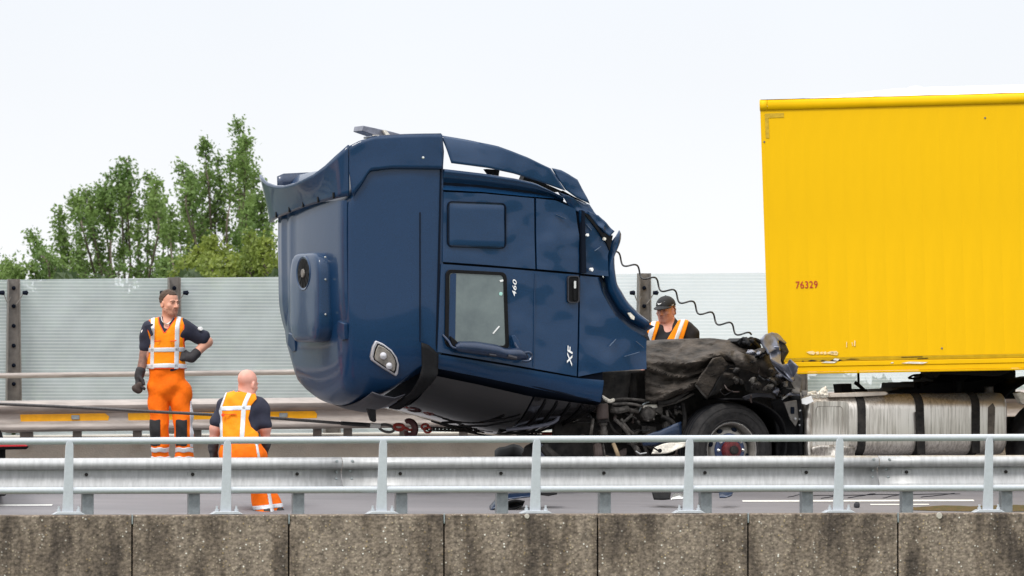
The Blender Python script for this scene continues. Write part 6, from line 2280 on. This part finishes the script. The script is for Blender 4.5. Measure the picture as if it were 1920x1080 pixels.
def tape1(lo_, fn):
    def f(X, Y, Z):
        px, py = px_of(X), py_of(Z)
        return np.maximum(vest1(X, Y, Z), fn(px, py) * S1)
    return solid_from('reflective_tape', M['reflect'], vest_o, vb, .006, .006, f, folds=.006, fscale=11)
tape1(0, lambda px, py: np.abs(py - (656 - .02 * (px - 312))) - 4.2)
tape1(0, lambda px, py: np.abs(py - (685.5 + .003 * (px - 315) ** 2 * .5)) - 4.2)
tape1(0, lambda px, py: np.abs(px - np.interp(py, [590, 612, 690], [286.5, 287.5, 286])) - 3.6)
tape1(0, lambda px, py: np.abs(px - np.interp(py, [590, 612, 690], [337, 333.5, 332])) - 4.2)
def edge1(X, Y, Z):
    v = vest1(X, Y, Z)
    return np.maximum(v, -(v + .012))
solid_from('vest_edging', M['vest_edge'], vest_o, vb, .006, .003, edge1, folds=.006, fscale=11)
k = MB(); k.prism([Vector(j1(x, y, -.165)) for x, y in ((272, 611), (288, 607), (289, 610), (284, 613), (289, 628), (285, 631), (279, 618), (273, 615))], Vector((0, .03, 0)))
k.build('radio_strap', M['navy'], p1, bevel=.004)
for x0_, y0_ in ((290, 641), (320, 641)):
    k = MB(); k.tube([Vector(j1(x0_ + 1, y0_ - 1.5, -.15)), Vector(j1(x0_ + 8, y0_ - 1, -.152)), Vector(j1(x0_ + 12, y0_ - 3, -.14))], .005, 6)
    k.build('pocket_edge', M['vest_edge'], vest_o)
# trousers
tbod = Body()
tbod.cap(j1(311, 692, 0), j1(315, 722, 0), .172, .180, .74, k=.06)
tbod.cap(j1(296, 730, 0), j1(300, 812, -.03), .108, .088, .95, k=.02); tbod.cap(j1(300, 812, -.03), j1(302, 880, .0), .087, .088, .95, k=.02)
tbod.cap(j1(338, 730, 0), j1(345, 812, -.03), .112, .090, .95, k=.02); tbod.cap(j1(345, 812, -.03), j1(346, 880, .0), .088, .090, .95, k=.02)
def trous1(X, Y, Z):
    py = py_of(Z)
    return np.maximum(689 - py, py - 893) * S1
tr1 = solid_from('work_trousers', M['orange'], p1, tbod, .007, 0, trous1, folds=.010, fscale=11)
def tband(y0, y1, xa=None, xb=None, m='reflect', name='reflective_tape', front=False, g=.006):
    def f(X, Y, Z):
        px, py = px_of(X), py_of(Z)
        wob = .8 * np.sin(px * .35)
        v = np.maximum(y0 + wob - py, py - y1 - wob)
        if xa is not None: v = np.maximum(v, np.maximum(xa - px, px - xb))
        if front: v = np.maximum(v, (Y - (Z1 - .015)) / S1)
        return v * S1
    return solid_from(name, M[m], tr1, tbod, .0065, g, f, folds=.010, fscale=11)
tband(839, 848); tband(856, 865)
tband(787, 836, 281, 302, 'knee', 'knee_pad', True, .008); tband(787, 836, 330.5, 352, 'knee', 'knee_pad', True, .008)
tband(752, 838, 357, 364, 'reflect', 'side_stripe', False, .004)
bt = Body()
for x in (301, 346):
    bt.cap(j1(x, 890, .03), j1(x, 908, .03), .055, .055, k=.03); bt.cap(j1(x, 910, .04), j1(x - 3, 912, -.16), .045, .04, k=.03)
solid_from('boots', M['boot'], p1, bt, .008, 0, lambda X, Y, Z: (road_z(60.9) - .02 - Z))
# gloves and the mitt he holds
gb = Body(); gb.cap(j1(264, 695, -.028), j1(*A1['rw']), .045, .043, k=.02)
hand(gb, j1(*A1['rw']), (-.10, -.05, -.5), (.5, -.2, -.25), (.6, -.3, -.1), (-.2, 1, 0), .75, 1.1)
gl = solid_from('glove', M['glove'], p1, gb, .005, .004)
gb = Body(); gb.cap(j1(368, 662.5, -.02), j1(*A1['lw']), .046, .043, k=.02)
hand(gb, j1(*A1['lw']), (-.6, -.1, .10), (-.6, .1, -.35), (-.3, .6, .5), (.0, -.4, -1), .35, 1.1)
solid_from('glove', M['glove'], p1, gb, .005, .004)
mb_ = Body(); mb_.ell(j1(259, 728, -.06), (.055, .04, .05)).ell(j1(264, 723, -.08), (.035, .03, .032), k=.02)
o = solid_from('rag', M['rust_dark'], None, mb_, .006, folds=.006, fscale=20)
setp(o, 'dark crumpled work mitt held low in the standing worker\'s hand', 'mitt')

# ------------------------------------------------------------------ bald worker seen from behind, knees bent
Z2 = 58.3
S2 = Z2 / F
def j2(px, py, dy=0.0): return tuple(np.array(P(px, py, Z2)) + np.array([0, dy, 0]))
b = Body()
HR2 = rot_head(math.radians(180 - 38), math.radians(-12))
hc2 = np.array(j2(464, 720, .04))
hs2 = 1.10
w2h = add_head(b, hc2, HR2, hs2)
b.cap(j2(457, 752, .05), j2(462, 728, .04), .070, .064, k=.04)
b.cap(j2(432, 761, .02), j2(480, 763, .02), .082, .082, .85, k=.06)
b.cap(j2(450, 775, .0), j2(450, 822, -.06), .165, .150, .75, k=.10)
b.cap(j2(450, 822, -.06), j2(456, 850, -.08), .150, .185, .85, k=.08)
A2 = dict(ls=(421, 764, .02), le=(404, 803, .0), lw=(399, 838, .04), rs=(488, 765, .02), re=(497, 802, .0), rw=(498, 832, .05))
for a, e, wv in (('ls', 'le', 'lw'), ('rs', 're', 'rw')):
    b.cap(j2(*A2[a]), j2(*A2[e]), .064, .054, k=.05); b.cap(j2(*A2[e]), j2(*A2[wv]), .052, .040, k=.025)
L2 = dict(lh=(438, 855, -.05), lk=(480, 903, .28), la=(500, 976, .02), rh=(474, 855, -.05), rk=(486, 905, .36), ra=(520, 974, .16))
for a, e, wv in (('lh', 'lk', 'la'), ('rh', 'rk', 'ra')):
    b.cap(j2(*L2[a]), j2(*L2[e]), .085, .060, k=.03); b.cap(j2(*L2[e]), j2(*L2[wv]), .062, .044, k=.03)
hand(b, j2(*A2['lw']), (.1, .0, -1), (.5, .1, -.5), (.3, .8, -.2), (.6, .8, 0), .6, 1.0)
hand(b, j2(*A2['rw']), (-.2, .2, -1), (-.5, .3, -.4), (-.3, .8, -.2), (-.6, .8, 0), .6, 1.0)
p2 = solid_from('person', M['skin_pink'], None, b, .0065)
setp(p2, 'bald person seen from behind crouching in an orange vest behind the railing', 'person')
face_details(p2, w2h, hs2, M['hair_red'])
def px2(X): return X / S2 + 960
def py2(Z): return 540 + F * (SP - (Z - CAMZ) / Z2) / CP
sb = Body()
sb.cap(j2(432, 761, .02), j2(480, 763, .02), .098, .098, .85, k=.06); sb.cap(j2(450, 775, 0), j2(450, 815, -.05), .182, .170, .76, k=.10)
sb.cap(j2(*A2['ls']), j2(409, 791, .0), .078, .076, k=.04); sb.cap(j2(*A2['rs']), j2(494, 793, .0), .082, .080, k=.04)
sb.cap(j2(457, 750, .05), j2(460, 738, .05), .084, .080, k=.02)
sh2 = solid_from('shirt', M['navy'], p2, sb, .007, 0, lambda X, Y, Z: (732.5 - .12 * (px2(X) - 460) * -1 - py2(Z)) * S2, folds=.008, fscale=13)
k = MB(); k.lathe([(-.03, 0), (-.03, .02), (.004, .018), (.006, 0)], Vector(j2(497.5, 772, -.03)), Vector((.8, -.6, .1)), 12); k.build('sleeve_badge', M['white'], sh2)
vb = Body()
vb.cap(j2(434, 761, .02), j2(478, 763, .02), .112, .112, .85, k=.06); vb.cap(j2(450, 775, 0), j2(450, 822, -.06), .196, .180, .77, k=.10)
vb.cap(j2(450, 822, -.06), j2(458, 832, -.07), .180, .19, .8, k=.06)
def vest2(X, Y, Z):
    px, py = px2(X), py2(Z)
    side = np.maximum(np.interp(py, [735, 750, 770, 800, 840], [424, 418, 411, 413, 416]) - px, px - np.interp(py, [735, 748, 760, 785, 800, 812, 840], [478, 482, 472, 467, 472, 485, 488]))
    neck = np.minimum(np.minimum(px - 440, 476 - px), np.interp(px, [440, 455, 476], [735, 733.5, 739]) - py)
    return np.maximum(np.maximum(side, py - 834), neck) * S2
v2 = solid_from('safety_vest', M['vest'], p2, vb, .0065, 0, vest2, folds=.006, fscale=11)
def tape2(fn, m='reflect', name='reflective_tape', g=.006):
    def f(X, Y, Z): return np.maximum(vest2(X, Y, Z), fn(px2(X), py2(Z)) * S2)
    return solid_from(name, M[m], v2, vb, .006, g, f, folds=.006, fscale=11)
tape2(lambda px, py: np.abs(py - (765.5 - .03 * (px - 440))) - 4.2)
tape2(lambda px, py: np.abs(px - np.interp(py, [738, 755, 765, 840], [468, 461, 458, 455])) - 4.4)
tape2(lambda px, py: np.abs(px - np.interp(py, [738, 765, 840], [422, 413.5, 417])) - 3.6)
tape2(lambda px, py: np.abs(py - (831 - .02 * (px - 440))) - 3.0)
for i in range(9):
    k = MB(); c = Vector(j2(424 + i * 2.4, 777 - .08 * i, -.165 - .004 * math.sin(i)))
    k.box(c, (.008 + .004 * (i % 2), .02, .006)); k.build('print_dash', M['vest_edge'], v2)
k = MB(); k.lathe([(-.012, 0), (-.012, .016), (.01, .016), (.012, 0)], Vector(j2(419.5, 778, -.15)), Vector((0, -1, 0)), 10); k.build('print_roundel', M['vest_edge'], v2)
tbod2 = Body()
tbod2.cap(j2(448, 830, -.06), j2(455, 852, -.09), .165, .205, .9, k=.08)
for a, e, wv in (('lh', 'lk', 'la'), ('rh', 'rk', 'ra')):
    tbod2.cap(j2(*L2[a]), j2(*L2[e]), .125, .105, .95, k=.06); tbod2.cap(j2(*L2[e]), j2(*L2[wv]), .098, .086, .95, k=.04)
def trous2(X, Y, Z):
    py = py2(Z)
    return np.maximum(829 - py, py - 966) * S2
t2 = solid_from('work_trousers', M['orange'], p2, tbod2, .007, 0, trous2, folds=.010, fscale=11)
def tb2(fn, m='reflect', name='reflective_tape', g=.006):
    def f(X, Y, Z): return np.maximum(trous2(X, Y, Z), fn(px2(X), py2(Z), Y) * S2)
    return solid_from(name, M[m], t2, tbod2, .0065, g, f, folds=.010, fscale=11)
tb2(lambda px, py, Y: np.abs(py - (951 - .10 * (px - 495))) - 4.0)
tb2(lambda px, py, Y: np.maximum(np.abs(px - (486 + (py - 850) * .18)) - 2.4, py - 872), name='side_stripe', g=.004)
tb2(lambda px, py, Y: np.maximum(np.abs(px - (503 + (py - 925) * .22)) - 3.2, 918 - py), name='side_stripe', g=.004)
bt = Body()
for x, y, d_ in ((500, 976, .03), (521, 974, .17)):
    bt.cap(j2(x, y - 12, d_), j2(x, y + 8, d_), .06, .06, k=.03); bt.cap(j2(x, y + 8, d_), j2(x + 6, y + 10, d_ + .2), .05, .042, k=.03)
solid_from('boots', M['boot'], p2, bt, .008)
for (wr, pd, fd, td, sp, lo_) in (('lw', (.1, .0, -1), (.5, .1, -.5), (.3, .8, -.2), (.6, .8, 0), (400, 834, .035)), ('rw', (-.2, .2, -1), (-.5, .3, -.4), (-.3, .8, -.2), (-.6, .8, 0), (498, 830, .045))):
    gb = Body(); gb.cap(j2(*lo_), j2(*A2[wr]), .046, .044, k=.02)
    hand(gb, j2(*A2[wr]), pd, fd, td, sp, .6, 1.12)
    solid_from('glove', M['glove'], p2, gb, .005, .004)

# ------------------------------------------------------------------ worker in a black cap behind the engine
Z3 = 63.0
S3 = Z3 / F
def j3(px, py, dy=0.0): return tuple(np.array(P(px, py, Z3)) + np.array([0, dy, 0]))
b = Body()
HR3 = rot_head(math.radians(-28), math.radians(-5))
hc3 = np.array(j3(1248, 582, -.01))
hs3 = 1.12
w3 = add_head(b, hc3, HR3, hs3)
b.cap(j3(1256, 618, .03), j3(1251, 594, .01), .082, .070, k=.04)
b.cap(j3(1226, 625, .02), j3(1286, 623, .02), .090, .090, .9, k=.06)
b.cap(j3(1257, 648, 0), j3(1257, 715, 0), .185, .180, .75, k=.10)
b.cap(j3(1257, 715, 0), j3(1258, 745, 0), .18, .18, .8, k=.08)
A3 = dict(rs=(1218, 630, .02), re=(1208, 676, -.02), rw=(1212, 712, -.14), ls=(1296, 630, .02), le=(1306, 678, .0), lw=(1298, 714, -.10))
for a, e, wv in (('rs', 're', 'rw'), ('ls', 'le', 'lw')):
    b.cap(j3(*A3[a]), j3(*A3[e]), .068, .056, k=.05); b.cap(j3(*A3[e]), j3(*A3[wv]), .054, .040, k=.025)
for x in (1240, 1276):
    b.cap(j3(x, 750, 0), j3(x, 826, -.02), .09, .064, k=.04); b.cap(j3(x, 826, -.02), j3(x, 898, .02), .06, .044, k=.03)
    b.cap(j3(x, 898, .02), j3(x, 901, -.14), .045, .035, k=.03)
hand(b, j3(*A3['rw']), (.1, -.5, -.9), (.3, -.2, -.9), (.8, -.3, -.3), (.2, 1, 0), .4, 1.0)
hand(b, j3(*A3['lw']), (-.1, -.5, -.9), (-.3, -.2, -.9), (-.8, -.3, -.3), (-.2, 1, 0), .4, 1.0)
p3 = solid_from('person', M['skin_pink'], None, b, .0065)
setp(p3, 'person in a black cap and black shirt looking down behind the engine cover', 'person')
face_details(p3, w3, hs3, M['hair_red'])
hb = Body(); add_head(hb, hc3, HR3, hs3)
def capc(X, Y, Z):
    x, y, z = head_local(X, Y, Z, hc3, HR3, hs3)
    return (.040 - z) * hs3
cb_ = Body()
def wv3(x, y, z): return tuple(hc3 + HR3 @ (np.array([x, y, z]) * hs3))
cb_.ell(wv3(0, -.010, .046), tuple(np.array((.086, .106, .086)) * hs3), HR3, .02)
cap_o = solid_from('cap', M['cap'], p3, cb_, .005, .0, capc)
k = MB()
rows = []
for r_ in (0, .35, .7, 1.0):
    row = []
    for a in np.linspace(-1, 1, 15):
        ang = a * 1.15
        bx, by = math.sin(ang) * .084, math.cos(ang) * .100
        ex = .066 * math.cos(a * 1.35) ** .8 if abs(a) < 1 else 0
        row.append(wv3(bx * (1 + .04 * r_), by + ex * r_, .044 - .026 * r_ * math.cos(a * 1.3) - .012 * a * a))
    rows.append(row)
k.grid(rows)
k.build('cap_peak', M['cap'], cap_o, solid=.006)
k = MB(); k.lathe([(0, .007), (.006, .005), (.007, 0)], wv3(0, -.010, .131), Vector(wv3(0, 0, 1)) - Vector(wv3(0, 0, 0)), 8); k.build('cap_button', M['cap'], cap_o)
def cap_mark(pts, name):
    k = MB()
    vs = []
    for u, v in pts:                               # angle round the crown, height above the band
        a = math.radians(u)
        zz = .046 + v
        rr = math.sqrt(max(0, 1 - ((zz - .046) / .086) ** 2))
        vs.append(Vector(wv3(math.sin(a) * .0885 * rr, -.010 + math.cos(a) * .1085 * rr, zz)))
    fwd = (Vector(wv3(0, 0, 0)) - sum(vs, Vector((0, 0, 0))) / len(vs)).normalized()
    k.prism(vs, fwd * .004)
    return k.build(name, M['white'], cap_o, smooth=False)
cap_mark([(26, .030), (22, .016), (14, .012), (2, .018), (-26, .042), (-2, .027), (10, .023), (18, .024)], 'tick_emblem')
cap_mark([(-66, .004), (-70, .000), (-78, .003), (-88, .014), (-78, .008), (-70, .006)], 'tick_emblem')
def hair3(X, Y, Z):
    x, y, z = head_local(X, Y, Z, hc3, HR3, hs3)
    return np.maximum(np.maximum(z - .036, -.045 - z - .2 * y), y + .012 - .3 * (z > 0) * z) * hs3
solid_from('hair', M['hair_red'], p3, hb, .005, .010, hair3, folds=.004, fscale=40)
def stub3(X, Y, Z):
    x, y, z = head_local(X, Y, Z, hc3, HR3, hs3)
    return np.maximum(np.maximum(z + .062, .0 - y), .012 - np.sqrt(x ** 2 * .3 + (z + .062) ** 2)) * hs3
def px3(X): return X / S3 + 960
def py3(Z): return 540 + F * (SP - (Z - CAMZ) / Z3) / CP
sb = Body()
sb.cap(j3(1226, 624, .02), j3(1286, 622, .02), .104, .104, .9, k=.06); sb.cap(j3(1257, 648, 0), j3(1257, 712, 0), .202, .195, .77, k=.10)
sb.cap(j3(*A3['rs']), j3(1211, 664, -.01), .086, .082, k=.04); sb.cap(j3(*A3['ls']), j3(1303, 665, .0), .086, .082, k=.04)
sb.cap(j3(1256, 612, .03), j3(1256, 606, .03), .088, .080, k=.03)
sb.cap(j3(1251, 600, -.08), j3(1250, 611, -.115), .068, .056, k=.02, sub=True)
solid_from('shirt', M['black_shirt'], p3, sb, .007, 0, None, folds=.007, fscale=13)
vb = Body()
vb.cap(j3(1230, 624, .02), j3(1284, 622, .02), .118, .118, .92, k=.06); vb.cap(j3(1257, 648, 0), j3(1257, 714, 0), .216, .208, .80, k=.10)
def vest3(X, Y, Z):
    px, py = px3(X), py3(Z)
    side = np.maximum(np.interp(py, [595, 640, 700], [1211, 1210, 1212]) - px, px - np.interp(py, [598, 606, 640, 700], [1292, 1290, 1279, 1284]))
    vn = np.minimum(px - np.interp(py, [596, 610, 640, 680], [1240, 1236, 1226, 1226]), np.interp(py, [596, 640, 680], [1275, 1248, 1236]) - px)
    front = Y < Z3 + .02
    vn = np.where(front, vn, np.minimum(np.minimum(px - 1238, 1274 - px), 612 - py))
    return np.maximum(np.maximum(side, py - 720), vn) * S3
v3 = solid_from('safety_vest', M['vest'], p3, vb, .0065, 0, vest3, folds=.006, fscale=11)
def tape3(fn):
    def f(X, Y, Z): return np.maximum(vest3(X, Y, Z), fn(px3(X), py3(Z)) * S3)
    return solid_from('reflective_tape', M['reflect'], v3, vb, .006, .006, f, folds=.006, fscale=11)
tape3(lambda px, py: np.abs(px - np.interp(py, [600, 640, 720], [1280.5, 1266, 1262])) - 4.0)
tape3(lambda px, py: np.abs(px - np.interp(py, [600, 640, 720], [1227, 1216, 1214])) - 4.5)
tb3 = Body()
tb3.cap(j3(1257, 712, 0), j3(1258, 745, 0), .195, .195, .8, k=.08)
for x in (1240, 1276):
    tb3.cap(j3(x, 750, 0), j3(x, 826, -.02), .115, .095, k=.05); tb3.cap(j3(x, 826, -.02), j3(x, 890, .0), .092, .085, k=.04)
solid_from('work_trousers', M['orange'], p3, tb3, .010, 0, lambda X, Y, Z: (712 - py3(Z)) * S3, folds=.006)
